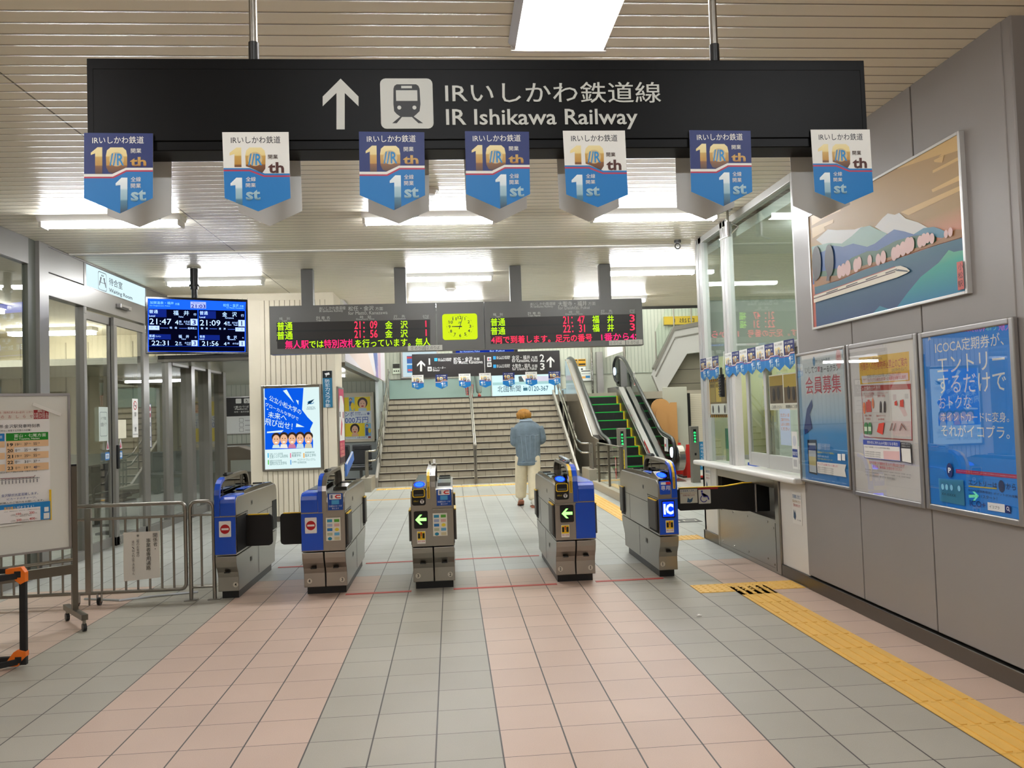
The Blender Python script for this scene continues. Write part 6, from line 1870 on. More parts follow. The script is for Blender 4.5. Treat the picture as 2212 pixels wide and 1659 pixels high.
paste('photo_notice', 3.53, 1.47, .6, .33, [('R', 0, 0, .62, .32, 'c:c9c9b8'), ('R', .01, .06, .30, .31, 'c:4a3e2a'), ('R', .32, .06, .61, .31, 'c:5a4a30'), ('R', .01, .22, .30, .31, 'c:8a7428'), ('R', .32, .2, .61, .31, 'c:9a842c'), ('E', .1, .14, .03, .06, 'c:22201c'), ('E', .2, .15, .03, .06, 'c:22201c'), ('E', .42, .15, .03, .06, 'c:22201c'), ('E', .52, .14, .03, .06, 'c:22201c'), ('T', 'ご注意ください', .04, .015, .27, .045, 'c:222222'), ('T', '開閉時のご注意', .35, .015, .58, .045, 'c:222222')], 'pair of dark photographs pasted inside the wide office window', 2.745)
paste('paper_notice', 3.32, 1.16, .22, .3, [('R', 0, 0, .22, .32, 'c:b9cbe0')]+[('T', t_, .02, .25-.04*i, .2, .28-.04*i, 'c:d0803a', .01) for i, t_ in enumerate(('ただいま', 'ご案内できません', 'しばらくお待ち', 'ください'))], 'pale blue sheet with orange lettering inside the wide office window', 2.743)
paste('sticker', 3.07, .965, .12, .33, [('R', 0, 0, .11, .32, 'c:e6e6e2'), ('R', .005, .1, .105, .17, 'c:23408c'), ('E', .055, .24, .035, .045, 'c:c8cdd6'), ('T', '筆談対応', .01, .115, .1, .15, 'c:eef0f4'), ('R', .02, .02, .09, .08, 'c:b8b8b8')], 'tall white and blue sticker low on the office sash near the posters', 2.733)
paste('sticker', 2.95, .965, .09, .2, [('R', 0, 0, .08, .2, 'c:e6e6e2'), ('E', .04, .14, .025, .03, 'c:8a8a8a'), ('T', 'お静かに', .01, .05, .07, .08, 'c:333333')], 'small white sticker low on the office sash against the frame', 2.733)
paste('pictogram_sticker', 2.90, 1.55, .07, .3, [('R', 0, 0, .06, .28, 'c:d9d4cc'), ('E', .03, .2, .02, .03, 'c:a02a3a'), ('R', .01, .08, .05, .17, 'c:a02a3a'), ('R', .005, .02, .055, .06, 'c:2a2a2a')], 'narrow white and red sticker high on the office sash frame', 2.733)
t = thing('desk', 'pale office desk inside the ticket office window', 'desk', (3.9, 4.0, 0)); M().box(3.25, 4.6, 2.9, 5.3, .70, .74, P('desk_top', 'c9c4b4', .5)).build('desk_top', t, bevel=.004); M().box(3.3, 3.34, 2.95, 5.25, 0, .70, WHITE).build('desk_panel', t)
def screen(loc, rz, w, h, lab, face, s=.4):
    t = thing('computer_screen', lab, 'computer screen', loc); 
    M().box(loc[0]-.02, loc[0]+.02, loc[1]-w/2, loc[1]+w/2, loc[2]+.08, loc[2]+.08+h, BLACK).build('screen_body', t, bevel=.006)
    if face: M().box(loc[0]-.023, loc[0]-.02, loc[1]-w/2+.02, loc[1]+w/2-.02, loc[2]+.1, loc[2]+.06+h, face).build('display', t)
    M().box(loc[0]-.08, loc[0]+.08, loc[1]-.1, loc[1]+.1, loc[2], loc[2]+.015, BLACK).box(loc[0], loc[0]+.02, loc[1]-.03, loc[1]+.03, loc[2], loc[2]+.2, BLACK).build('stand', t); t.rotation_euler.z = rz; return t
screen((3.35, 3.75, .74), .5, .32, .2, 'low tilted tablet with a lit blue screen behind the sliding window', emission('tablet_glow', '5a8ac8', .8))
screen((3.75, 3.2, .74), -.2, .62, .62, 'tall black screen back inside the office by the blue sticker', None); screen((3.95, 3.85, .74), .1, .5, .45, 'black computer screen further inside the office', None)
tag(M().box(3.3, 3.6, 2.95, 3.10, .74, 1.32, PAPER).build('paper_stack'), 'upright white papers inside the office beside the posters', 'papers')
tag(M().box(2.85, 3.15, 4.22, 4.42, .905, .935, P('blue_tray', '1c5ad0', .4)).build('cash_tray'), 'blue tray on the counter in the open window gap', 'tray')
tag(M().box(3.4, 3.9, 4.9, 5.2, .74, 1.7, P('office_cabinet', 'd4dad6', .5)).build('cabinet'), 'white cabinet inside the office behind the narrow pane', 'cabinet')
tag(M().box(2.90, 2.94, 5.15, 5.2, .905, 1.27, P('green_plate', '1f7a4a', .5)).build('green_stand'), 'narrow green upright plate behind the narrow office pane', 'stand')
# ------------------------------------------------------------------ ceiling fittings
def fit(name, loc, lab, cat, r):
    t = thing(name, lab, cat, loc); x, y, z = loc
    M().cyl((x, y, z-.018), (x, y, z), r, WHITEP, 20).build('base', t, smooth=True); M().cyl((x, y, z-.045), (x, y, z-.018), r*.55, WHITEP, 16, r*.75).build('sensor_head', t, smooth=True)
fit('smoke_detector', (-.31, 3.23, 3.47), 'round white smoke detector behind the third pennant', 'smoke detector', .075); fit('smoke_detector', (-.14, 8.6, 3.47), 'flat round detector on the ceiling over the departure board, by its second post', 'smoke detector', .08)
t = thing('sprinkler', 'small dark ring hook on the ceiling near the office corner', 'hook', (2.50, 5.40, 3.47)); M().cyl((2.5, 5.4, 3.44), (2.5, 5.4, 3.47), .04, DGREY, 12).build('plate', t); M().tube([(2.5+.03*math.cos(a), 5.4, 3.40+.03*math.sin(a)) for a in (math.pi*2*i/14 for i in range(14))], .007, DGREY, 6, closed=True).build('ring', t)
t = thing('antenna', 'small metal wireless unit hanging from the ceiling at the office mullion', 'antenna', (2.60, 4.02, 3.47))
M().box(2.56, 2.64, 3.98, 4.06, 3.455, 3.47, STEEL).cyl((2.60, 4.02, 3.30), (2.60, 4.02, 3.46), .012, STEEL).build('mount', t); M().cyl((2.60, 4.02, 3.20), (2.60, 4.02, 3.34), .032, ALU).build('unit', t, smooth=True); M().tube([(2.50, 4.0, 3.16), (2.60, 4.0, 3.20), (2.70, 4.0, 3.29)], .006, WHITEP, 6).tube([(2.62, 4.0, 3.33), (2.70, 4.0, 3.29)], .003, WHITEP, 6).build('aerial', t)
# ------------------------------------------------------------------ waiting room front
t = thing('lightbox_sign', 'lit white waiting room sign over the glass sliding doors', 'sign', (GX, 6.96, 3.18))
M().box(GX-.1, GX+.045, 6.05, 7.87, 3.178, 3.448, ALU).build('sign_box', t); M().box(GX+.045, GX+.05, 6.06, 7.86, 3.186, 3.44, emission('lit_panel', 'd4ecf2', .95)).build('light_panel', t)
def seat_icon(u0, v0):
    k = 'c:26384a'; c = []
    for s in (-1, 1):
        c += [('E', u0+s*.018, v0+.075, .012, .012, k), ('P', [(u0+s*.02, v0+.05), (u0+s*.06, v0+.055), (u0+s*.075, v0-.01), (u0+s*.05, v0-.01)], k), ('P', [(u0+s*.05, v0+.0), (u0+s*.085, v0+.005), (u0+s*.10, v0-.06), (u0+s*.08, v0-.06)], k)]
    return c+[('R', u0-.07, v0-.018, u0+.07, v0-.01, k)]
M().art(ART['waiting']+seat_icon(.435, .125), (GX+.051, 6.05, 3.175), (0, 1, 0), V_, (1, 0, 0)).build('lettering', t)
t = thing('door_sensor', 'small silver motion sensor under the waiting room sign', 'sensor', (GX+.06, 7.03, 3.03)); M().box(GX+.06, GX+.12, 6.86, 7.20, 3.03, 3.085, ALU).build('sensor_body', t, bevel=.006); M().box(GX+.115, GX+.122, 6.9, 7.1, 3.032, 3.05, BLACK).build('lens', t)
def glsheet(name, y, z, w, h, cmds, lab, x=GX+.045): return tag(M().art(cmds, (x, y, z), (0, 1, 0), V_, (1, 0, 0)).build(name), lab, 'sticker')
glsheet('no_smoking_sticker', 7.36, 1.36, .16, .5, [('R', 0, 0, .19, .52, 'c:e8e6e2'), ('E', .095, .43, .062, .06, 'c:b02a30'), ('E', .095, .43, .048, .046, 'c:e8e6e2'), ('P', [(.055, .455), (.065, .465), (.135, .405), (.125, .395)], 'c:b02a30'), ('R', .06, .42, .13, .432, 'c:444444'), ('T', '禁', .065, .28, .125, .34, 'c:2a2a2a', .02), ('T', '煙', .065, .08, .125, .14, 'c:2a2a2a', .02), ('T', 'No Smoking', .02, .03, .17, .05, 'c:2a2a2a')], 'tall white no smoking sticker on the sliding door glass')
glsheet('paper_notice', 6.9, 1.36, .26, .24, [('R', 0, 0, .25, .24, 'c:e2dcc4')], 'small cream paper stuck on the sliding door glass')
glsheet('paper_notice', 6.42, 1.34, .26, .4, [('R', 0, 0, .26, .42, 'c:c9d2ca'), ('RO', .03, .06, .23, .36, .02, .006, 'c:6a7a7a'), ('T', 'ドア手動', .06, .26, .2, .3, 'c:4a5a5a'), ('T', '自動ドア', .05, .18, .21, .23, 'c:4a5a5a')], 'pale notice with a boxed text on the first door leaf', GX+.015)
for y, x, s in ((6.62, GX+.015, 'on the edge of the first door leaf'), (6.93, GX+.045, 'beside the black door handle')):
    glsheet('door_sticker', y, 1.10, .1, .3, [('P', [(0, .13), (.035, .25), (.05, .25), (.085, .13)], 'c:dfe6ee'), ('P', [(.012, .14), (.04, .225), (.07, .14)], 'c:b04a5a'), ('RR', -.04, 0, .09, .1, .02, 'c:3a78b8'), ('R', -.025, .02, .075, .08, 'c:dfe8f0'), ('T', '自動', -.01, .03, .06, .07, 'c:2a5a9a', .02)], 'white arrow and blue automatic door sticker '+s, x)
glsheet('strip_sticker', 8.03, 1.20, .08, .62, [('R', 0, 0, .09, .62, 'c:3a4a8a'), ('R', .012, .01, .078, .61, 'c:e2e2e2'), ('E', .045, .55, .03, .035, 'c:b04a5a'), ('E', .045, .46, .03, .035, 'c:b04a5a'), ('T', '禁', .02, .3, .07, .36, 'c:2a3a7a', .02), ('T', '煙', .02, .1, .07, .16, 'c:2a3a7a', .02)], 'narrow blue-edged sticker on the glass past the sliding doors', GX+.01)
# seats inside
def bench(loc, n, lab, rz=0):
    t = thing('bench_seat', lab, 'seats', loc, None); x, y, z = loc
    for i in range(n):
        o = M().box(x+.5*i-.22, x+.5*i+.22, y-.22, y+.24, .40, .455, BLACKV).build('seat', t, bevel=.02)
        b = M().prism([(y+.19, .47), (y+.235, .47), (y+.30, .90), (y+.24, .92), (y+.21, .80)], 'x', x+.5*i-.22, x+.5*i+.22, BLACKV).build('backrest', t, bevel=.02); M().box(x+.5*i-.20, x+.5*i+.20, y+.195, y+.22, .80, .90, BLACKV).build('head_pad', b, bevel=.012)
    M().box(x-.25, x+.5*n-.25, y-.03, y+.03, .34, .40, DGREY).build('beam', t)
    for k in (0, n-1): M().box(x+.5*k-.03, x+.5*k+.03, y-.03, y+.03, .03, .34, DGREY).box(x+.5*k-.04, x+.5*k+.04, y-.22, y+.22, 0, .03, DGREY).build('leg', t)
    t.rotation_euler.z = rz; return t
BLACKV = P('black_vinyl', '15171b', .35)
bench((-2.75, 14.6, 0), 2, 'row of two black padded seats in the corner beside the stairs')
bench((-7.6, 7.6, 0), 4, 'row of black seats inside the waiting room facing the glass', math.radians(90)); bench((-5.6, 9.0, 0), 3, 'row of black seats close to the waiting room glass', math.radians(90))
t = thing('office_chair', 'dark low folding seat seen through the waiting room door', 'chair', (-5.0, 8.1, 0)); M().box(-5.2, -4.75, 7.9, 8.35, .40, .47, BLACKV).build('seat', t, bevel=.03); M().tube(rail([(-5.18, 7.92, .44), (-5.18, 7.92, .64), (-5.18, 8.3, .74), (-5.18, 8.45, .9)], .08), .018, BLACK).build('armrest', t); M().box(-5.0, -4.94, 8.1, 8.16, 0, .4, BLACK).box(-5.2, -4.75, 8.0, 8.25, 0, .03, BLACK).build('pedestal', t)
# ------------------------------------------------------------------ rolling whiteboard with timetable
WO = Vector((-3.13, 2.8, 0)); WD = Vector((.78, .62, 0)).normalized(); WN = Vector((WD.y, -WD.x, 0))
def wq(m, s0, s1, n0, n1, z0, z1, mat):
    v = [WO+WD*s+WN*n+Vector((0, 0, z)) for s in (s0, s1) for n in (n0, n1) for z in (z0, z1)]
    return m.add(v, [(0, 1, 3, 2), (4, 6, 7, 5), (0, 4, 5, 1), (2, 3, 7, 6), (0, 2, 6, 4), (1, 5, 7, 3)], mat)
t = thing('whiteboard', 'white rolling board on castors carrying the timetable sheet', 'whiteboard', tuple(WO))
wq(M(), -1.25, 0, -.012, .0, .60, 1.775, P('board_white', 'dcdcd4', .3)).build('board', t)
m = M(); wq(m, -1.25, .008, -.018, .01, 1.765, 1.785, ALU); wq(m, -1.25, .008, -.018, .01, .592, .607, ALU); wq(m, -.006, .010, -.018, .01, .6, 1.77, ALU); m.build('edge_frame', t)
BRS = P('bronze_steel', '6b655a', .35, .7)
m = M(); wq(m, .012, .05, -.03, .015, .085, 1.22, BRS); wq(m, .013, .049, -.029, .014, 1.22, 1.235, BLACK); m.build('post', t); m = M(); wq(m, -1.30, -1.262, -.03, .015, .085, 1.22, BRS); m.build('post', t)
m = M(); wq(m, -1.27, .012, -.02, .02, .40, .47, BRS); m.build('cross_rail', t); m = M(); wq(m, -1.25, .0, .0, .06, .50, .51, ALU); m.tube([WO+WD*-1.25+WN*.06+Vector((0, 0, .515)), WO+WN*.06+Vector((0, 0, .515))], .014, MIRR); m.build('pen_tray', t)
for s in (.031, -1.28):
    m = M(); wq(m, s-.022, s+.022, -.26, .26, .085, .125, BRS); f = m.build('foot', t)
    for n in (-.23, .24):
        c = WO+WD*s+WN*n; M().cyl(c+WD*-.012+Vector((0, 0, .03)), c+WD*.012+Vector((0, 0, .03)), .03, BLACK, 16).cyl(c+Vector((0, 0, .05)), c+Vector((0, 0, .09)), .012, STEEL, 10).build('castor', f)
o = wq(M(), -.60, -.131, .001, .002, .83, 1.664, PAPER).art(ART['paper'], tuple(WO+WN*.002+Vector((0, 0, .6))), WD, V_, WN, .00015).build('timetable_sheet'); tag(o, 'white timetable sheet with a green heading on the rolling board', 'timetable')
m = M(); a, b = WO+WD*-.244+WN*.008+Vector((0, 0, 1.705)), WO+WD*-.055+WN*.008+Vector((0, 0, 1.618)); d_ = (b-a).normalized(); w_ = d_.cross(WN)
m.add([a+w_*.012, b+w_*.012, b-w_*.012, a-w_*.012, a+w_*.012+WN*.008, b+w_*.012+WN*.008, b-w_*.012+WN*.008, a-w_*.012+WN*.008], [(3, 2, 1, 0), (4, 5, 6, 7), (0, 1, 5, 4), (2, 3, 7, 6), (1, 2, 6, 5), (3, 0, 4, 7)], WHITEP)
tag(m.build('magnet_bar', bevel=.002), 'white magnet bar pinning the upper corner of the timetable', 'magnet')
tag(wq(M(), -.138, -.124, .003, .010, .826, 1.055, YELLOW).build('magnet_bar', bevel=.002), 'yellow magnet bar along the lower edge of the timetable', 'magnet')
tag(wq(M(), -.6, -.32, .003, .010, .812, .828, WHITEP).build('magnet_bar', bevel=.002), 'white magnet bar under the bottom of the timetable', 'magnet')
# ------------------------------------------------------------------ black and orange folding barrier
t = thing('folding_barrier', 'black barrier frame with orange plastic corner joints', 'barrier', (-2.945, 1.78, 0))
m = M().box(-2.967, -2.927, 1.765, 1.795, .02, .60, BLKM); m.build('post', t, bevel=.004)
for z, nm in ((.045, 'bottom_bar'), (.585, 'top_bar')):
    M().box(-3.7, -2.98, 1.80, 1.828, z-.012 if z < .3 else z+.01, z+.02 if z < .3 else z+.042, BLKM).build(nm, t, bevel=.004)
    b = M().prism([(-2.97, 1.76), (-2.95, 1.79), (-3.75, 1.05), (-3.77, 1.02)], 'z', z-.02, z+.018, BLKM).build(nm, t, bevel=.003)
    if z > .3: M().art([('R', 0, 0, .13, .022, 'c:e8c81e'), ('T', '押さないでください', .008, .004, .122, .018, 'c:2a2410')], (-3.27, 1.49, z-.012), Vector((.735, .678, 0)), V_, Vector((.678, -.735, 0)), .0006, .0035).build('yellow_label', b)
    o = M().prism([(-3.045, z-.03), (-2.975, z-.03), (-2.95, z+.005), (-2.925, z+.03), (-2.925, z+.06), (-2.975, z+.075), (-3.0, z+.06), (-3.045, z+.0)], 'y', 1.758, 1.80, ORANGE) if z < .3 else M().prism([(-3.045, z+.045), (-2.95, z+.055), (-2.925, z+.02), (-2.925, z-.04), (-2.955, z-.055), (-2.985, z-.03), (-3.01, z+.01), (-3.045, z+.015)], 'y', 1.758, 1.80, ORANGE)
    o.box(-2.99, -2.95, 1.754, 1.758, z-.01, z+.03, BLKM); o.build('corner_joint', t, bevel=.004)['label'] = 'orange plastic corner joint'
# ------------------------------------------------------------------ steel railing beside the gates
t = thing('swing_railing', 'rolling stainless railing leaf with vertical bars and a paper notice', 'railing', (-2.9, 3.52, 0))
M().tube(rail([(-3.42, 3.52, .84), (-2.503, 3.52, .84), (-2.503, 3.52, .10), (-3.42, 3.52, .10)], .055), .016, STEEL, 12).build('frame', t, smooth=True)
M().cyl((-3.42, 3.52, .727), (-2.50, 3.52, .727), .012, STEEL).build('middle_rail', t, smooth=True)
for i in range(7): M().cyl((-3.205+.1*i, 3.52, .10), (-3.205+.1*i, 3.52, .727), .0095, STEEL, 10).build('bar', t, smooth=True)
M().box(-3.335, -3.285, 3.50, 3.54, .10, .82, STEEL).build('hinge_post', t, bevel=.004); M().cyl((-3.309, 3.52, 0), (-3.309, 3.52, .1), .008, STEEL).build('drop_bolt', t)
for x in (-3.217, -3.40): M().cyl((x-.011, 3.50, .034), (x+.011, 3.50, .034), .034, BLACK, 18).box(x-.02, x-.014, 3.485, 3.515, .03, .095, ALU).box(x+.014, x+.02, 3.485, 3.515, .03, .095, ALU).cyl((x-.012, 3.50, .034), (x+.012, 3.50, .034), .014, P('rust', '7a4a2a', .7), 12).build('castor', t, smooth=True)
t = thing('swing_railing', 'second stainless railing leaf behind the rolling whiteboard', 'railing', (-4.0, 3.52, 0))
M().tube(rail([(-3.46, 3.53, .84), (-4.42, 3.53, .84), (-4.42, 3.53, .10), (-3.46, 3.53, .10)], .055), .016, STEEL, 12, closed=False).build('frame', t, smooth=True)
for i in range(9): M().cyl((-4.33+.1*i, 3.53, .10), (-4.33+.1*i, 3.53, .727), .0095, STEEL, 10).build('bar', t, smooth=True)
M().cyl((-4.42, 3.53, .727), (-3.46, 3.53, .727), .012, STEEL).build('middle_rail', t, smooth=True); M().cyl((-4.42, 3.53, 0), (-4.42, 3.53, .12), .016, STEEL).build('post', t)
t = thing('fixed_railing', 'short fixed stainless railing hoop against the first ticket gate', 'railing', (-2.37, 3.52, 0))
M().tube(rail([(-2.462, 3.515, 0), (-2.462, 3.515, .845), (-2.265, 3.515, .845), (-2.265, 3.515, 0)], .07), .0165, STEEL, 12).build('hoop', t, smooth=True)
M().cyl((-2.462, 3.515, .727), (-2.265, 3.515, .727), .01, STEEL).cyl((-2.462, 3.515, .11), (-2.265, 3.515, .11), .01, STEEL).build('cross_rail', t, smooth=True); M().cyl((-2.37, 3.515, .11), (-2.37, 3.515, .727), .0095, STEEL).build('bar', t, smooth=True)
for x in (-2.462, -2.265): M().box(x-.05, x+.05, 3.475, 3.555, 0, .006, STEEL).build('foot_plate', t)
m = M(); NX, NZ = 12, 14; v = []
for j in range(NZ+1):
    for i in range(NX+1): a, b = i/NX, j/NZ; v.append((-3.013+.302*a+.012*(1-b)*math.sin(a*3.1), 3.494-.012*math.sin(a*math.pi)*(.3+.7*(1-b))-.004*math.sin(b*5), .205+.402*b-.012*(1-a)*(1-b)+.008*(a)*(1-b)))
m.add(v, [(j*(NX+1)+i, j*(NX+1)+i+1, (j+1)*(NX+1)+i+1, (j+1)*(NX+1)+i) for j in range(NZ) for i in range(NX)], PAPER)
m.art(ART['notice'], (-3.015, 3.478, .2), U, V_, NF); tag(m.build('paper_notice', smooth='all'), 'white paper with upright brushed characters tied to the railing', 'notice')
m = M().box(-3.5, -2.5, 3.9, 3.93, 0, .004, ALU)
tag(M().tube([(-3.45, 3.75, .006), (-3.1, 3.62, .006), (-2.85, 3.72, .006), (-2.5, 3.82, .006)], .012, P('rail_track', 'b8bcc0', .3, .5), 8).build('floor_track'), 'curved metal track on the floor under the railing', 'track')
# ------------------------------------------------------------------ pillar posters
t = thing('lightbox_poster', 'lit blue and white university poster in a steel frame on the ribbed pillar', 'framed poster', (-2.6, 8.68, .77))
m = M()
for a, b, c, d in ((0, .038, 0, 1.295), (.867, .905, 0, 1.295), (.038, .867, 0, .03), (.038, .867, 1.25, 1.295)): m.box(-3.045+a, -3.045+b, 8.655, 8.70, .765+c, .765+d, MIRR if c > 1 else STEEL)
m.build('frame', t, bevel=.006)
M().box(-3.01, -2.175, 8.675, 8.69, .79, 2.02, emission('lit_poster_paper', 'd6ecec', .9)).art(ART['uni'], (-3.04, 8.675, .78), U, V_, NF).build('sheet', t)
o = M().box(-2.125, -1.985, 8.686, 8.70, 1.70, 2.26, P('sticker_blue', '1f6f94', .4)).art([('R', 0, .45, .14, .56, 'c:101418'), ('P', [(.03, .52), (.10, .535), (.11, .5), (.05, .49)], 'c:e8e8e8'), ('R', .05, .47, .06, .5, 'c:e8e8e8')]+[('T', c, .035, .375-.062*i, .105, .43-.062*i, 'c:e2eaf0', .02) for i, c in enumerate('防犯カメラ作動')], (-2.125, 8.686, 1.70), U, V_, NF).build('camera_notice'); tag(o, 'tall blue security camera notice on the pillar', 'notice')
t = thing('lightbox_poster', 'narrow crimson and white framed poster on the side of the pillar', 'framed poster', (-1.93, 9.1, .8))
M().box(-1.935, -1.905, 8.76, 9.38, .80, 2.02, STEEL).build('frame', t, bevel=.006)
M().art([('R', 0, 0, .56, 1.16, 'c:b8305a'), ('P', [(.0, .35), (.56, .35), (.56, .9), (.4, 1.05), (.1, 1.0), (.0, .8)], 'c:e4e2de'), ('R', .1, .85, .4, 1.05, 'c:e4e2de'), ('P', [(.1, .45), (.25, .7), (.35, .6), (.2, .42)], 'c:c84a58'), ('R', .05, .72, .15, .8, 'c:333333'), ('R', .4, .7, .5, .8, 'c:8a2a4a'), ('R', 0, 0, .56, .1, 'c:3a2430')]+[('T', s, .05, .27-.06*i, .5, .32-.06*i, 'c:f0c0a0', .02) for i, s in enumerate(('保育士になろう', '在宅で働こう', 'お仕事相談会', '参加無料'))], (-1.904, 8.79, .83), (0, 1, 0), V_, (1, 0, 0)).build('sheet', t)
# corridor
t = thing('framed_notice', 'black and white elevator guide board on the far corridor wall', 'guide board', (-5.5, 16.7, 1.2))
M().box(-6.0, -5.14, 16.74, 16.79, 1.22, 2.16, ALU).art([('R', .02, .45, .84, .92, 'c:14110f'), ('R', .02, .02, .84, .45, 'c:e0e2e0'), ('RR', .64, .77, .80, .89, .02, 'c:e6e6e2'), ('RR', .44, .77, .58, .89, .02, 'c:e6e6e2'), ('E', .70, .85, .012, .012, 'c:14110f'), ('E', .715, .805, .03, .03, 'c:14110f'), ('E', .715, .805, .02, .02, 'c:e6e6e2'), ('R', .695, .815, .71, .845, 'c:14110f'), ('T', '1番のりば', .4, .66, .76, .71, 'c:e6e6e2', .02), ('T', 'Platform', .42, .61, .72, .65, 'c:e6e6e2', .01), ('T', '松任・金沢方面', .4, .54, .76, .58, 'c:e6e6e2')]+[('RO', .52, .06+.12*i, .62, .16+.12*i, .01, .006, 'c:44484c') for i in range(3)]+[('R', .66, .09+.12*i, .78, .1+.12*i, 'c:44484c') for i in range(3)], (-6.0, 16.74, 1.22), U, V_, NF).build('board', t)
tag(M().cyl((-4.75, 16.3, 0), (-4.75, 16.3, 2.46), .06, STEEL, 16).build('steel_pole', smooth=True), 'bare steel pole standing in the corridor behind the partition', 'pole')
t = thing('trash_bin', 'brown grey bin with a sloped top in the corridor behind the partition', 'bin', (-4.2, 12.6, 0)); M().prism([(-4.6, .0), (-3.95, 0), (-3.95, .86), (-4.0, .93), (-4.35, 1.05), (-4.6, 1.05)], 'y', 12.3, 12.8, P('bin_brown', '6a635a', .5)).build('bin_body', t, bevel=.02); M().box(-4.5, -4.02, 12.285, 12.3, .55, .78, P('bin_label', '9aa09c', .5)).build('opening_panel', t)
# lottery poster and billboard beside the stairs
t = thing('framed_poster', 'yellow and white jackpot poster with two smiling faces behind the black seats', 'framed poster', (-2.55, 16.72, .9))
m = M()
for a, b, c, d in ((-.07, 0, -.09, 1.16), (.68, .74, -.09, 1.16), (0, .68, -.09, -.02), (0, .68, 1.06, 1.16)): m.box(-2.87+a, -2.87+b, 16.70, 16.78, 1.014+c, 1.014+d, CREAM)
m.build('frame', t, bevel=.01)
M().box(-2.87, -2.19, 16.74, 16.77, .99, 2.08, WHITEP).art([c if c[0] != 'R' else c for c in ART['lottery']], (-2.87, 16.735, 1.014), U, V_, NF).build('sheet', t)
o = M().box(-1.898, -1.885, 9.5, 17.3, 2.462, 3.46, WHITEP)
bb = [('R', 0, 0, 7.8, 1.0, 'c:d8d2dc'), ('P', [(0, .2), (2.5, 0), (5, 0), (3, .6), (0, .9)], 'c:d9c6c2'), ('P', [(2.2, .9), (4.4, .95), (4.6, .55), (3.8, .5), (2.6, .6)], 'c:5a4a44'), ('P', [(4.6, 1.0), (5.6, 1.0), (5.9, .3), (5.3, .1), (4.8, .5)], 'c:5a6aa8'), ('P', [(5.9, .9), (6.6, 1.0), (6.6, 0), (6.0, 0)], 'c:c9a8bc'), ('P', [(5.2, .0), (5.9, 0), (5.8, .5)], 'c:8a78b0')]
bb += [('R', 2.3+.18*i, .55+.04*(i % 3), 2.36+.18*i, .98, ('c:2f2a2a', 'c:b8a08a', 'c:7a5a3a')[i % 3]) for i in range(12)]
o.art(bb, (-1.884, 9.5, 2.462), (0, 1, 0), V_, (1, 0, 0), .0004, .001); tag(o.build('billboard'), 'long pale purple picture billboard above the opening beside the stairs', 'billboard')
t = thing('leaflet_rack', 'blue slanted leaflet holder with white stripes beside the black seats', 'leaflet holder', (-1.98, 10.0, .8)); M().prism([(9.5, .78), (10.4, .95), (10.5, .80), (9.5, .58)], 'x', -1.93, -1.90, P('rack_blue', '3a6ab8', .4)).build('holder', t, bevel=.004); M().prism([(9.5, .80), (10.3, .95), (10.32, .93), (9.5, .77)], 'x', -1.90, -1.898, PAPER).build('white_stripe', t)
# ------------------------------------------------------------------ stairs
SX0, SX1, SY, TR, RI = -1.81, 2.55, 13.90, .2886, .1426
t = thing('staircase', 'wide beige tiled staircase with dark nosings rising to the landing', 'stairs', (.35, 15.8, 0))
m = M(); mn = M()
for k in range(14):
    y = SY+TR*k; m.box(SX0, SX1, y, 17.66, RI*k, RI*(k+1), MATS['stair_riser_tile'])
    mn.box(SX0, SX1, y-.012, y+.045, RI*(k+1)-.028, RI*(k+1)+.002, NOSE)
m.build('tiled_steps', t); mn.build('nosings', t)
sl = TR and RI/TR
for x, nm in ((SX0-.03, 'side_stringer'), (SX1+.03, 'side_stringer')):
    M().prism([(SY-.1, 0), (SY-.1, .22), (17.66, .22+sl*3.86), (17.66, 0)], 'x', x-.028, x+.028, P('stringer_steel', 'a09c94', .35, .3)).build(nm, t, bevel=.005)
def stair_rail(x, lab, side):
    t = thing('stair_handrail', lab, 'handrail', (x, SY, 0)); f = lambda y, h: (x, y, h+sl*(y-SY))
    for h, nm in ((.86, 'upper_rail'), (.66, 'lower_rail')):
        e = [(x+side*.16, SY-.9, h-.04), (x+side*.16, SY-.55, h-.04), (x, SY-.5, h-.04)] if side else []
        M().tube(rail((e if e else [(x, SY-.02, h-.1)])+[(x, SY+.12, h+.02), f(17.7, h), (x, 18.1, h+sl*3.8)], .08), .02, MIRR, 10).build(nm, t, smooth=True) if (side or h > .7) else None
    for y in (SY+.5, SY+1.3, SY+2.1, SY+2.9, SY+3.6): p = M().cyl(f(y, .16), f(y, 1.02 if side else .84), .018, STEEL).build('post', t, smooth=True)
    if side:
        for dy in (-.95, -.78, -.62): M().cyl((x+side*.16, SY+dy+.05, .28), (x+side*.16, SY+dy+.05, .84), .02, STEEL).build('post', t, smooth=True)
        M().box(x+side*.16-.11, x+side*.16+.11, SY-1.02, SY-.10, 0, .29, P('stone_base', '8d8678', .6, bump=.3, bscale=120)).build('stone_base', t, bevel=.006)
    return t
stair_rail(SX0+.0, 'double steel handrail beside the billboard wall', -1); stair_rail(SX1+.06, 'double steel handrail between stairs and escalator', 1)
t = thing('stair_handrail', 'single steel handrail down the middle of the stairs', 'handrail', (.30, SY, 0))
for dx in (0, .035): M().tube(rail([(.30+dx, SY-.03, 0), (.30+dx, SY-.03, .86), (.30+dx, SY+.05, .90), (.30+dx, 17.7, .90+sl*3.8), (.30+dx, 17.95, .90+sl*3.8)], .1), .017, STEEL, 10).build('rail', t, smooth=True)
for y in (SY+.9, SY+1.9, SY+2.9, SY+3.7): M().cyl((.317, y, sl*(y-SY)+.08), (.317, y, .88+sl*(y-SY)), .015, STEEL).build('post', t, smooth=True)
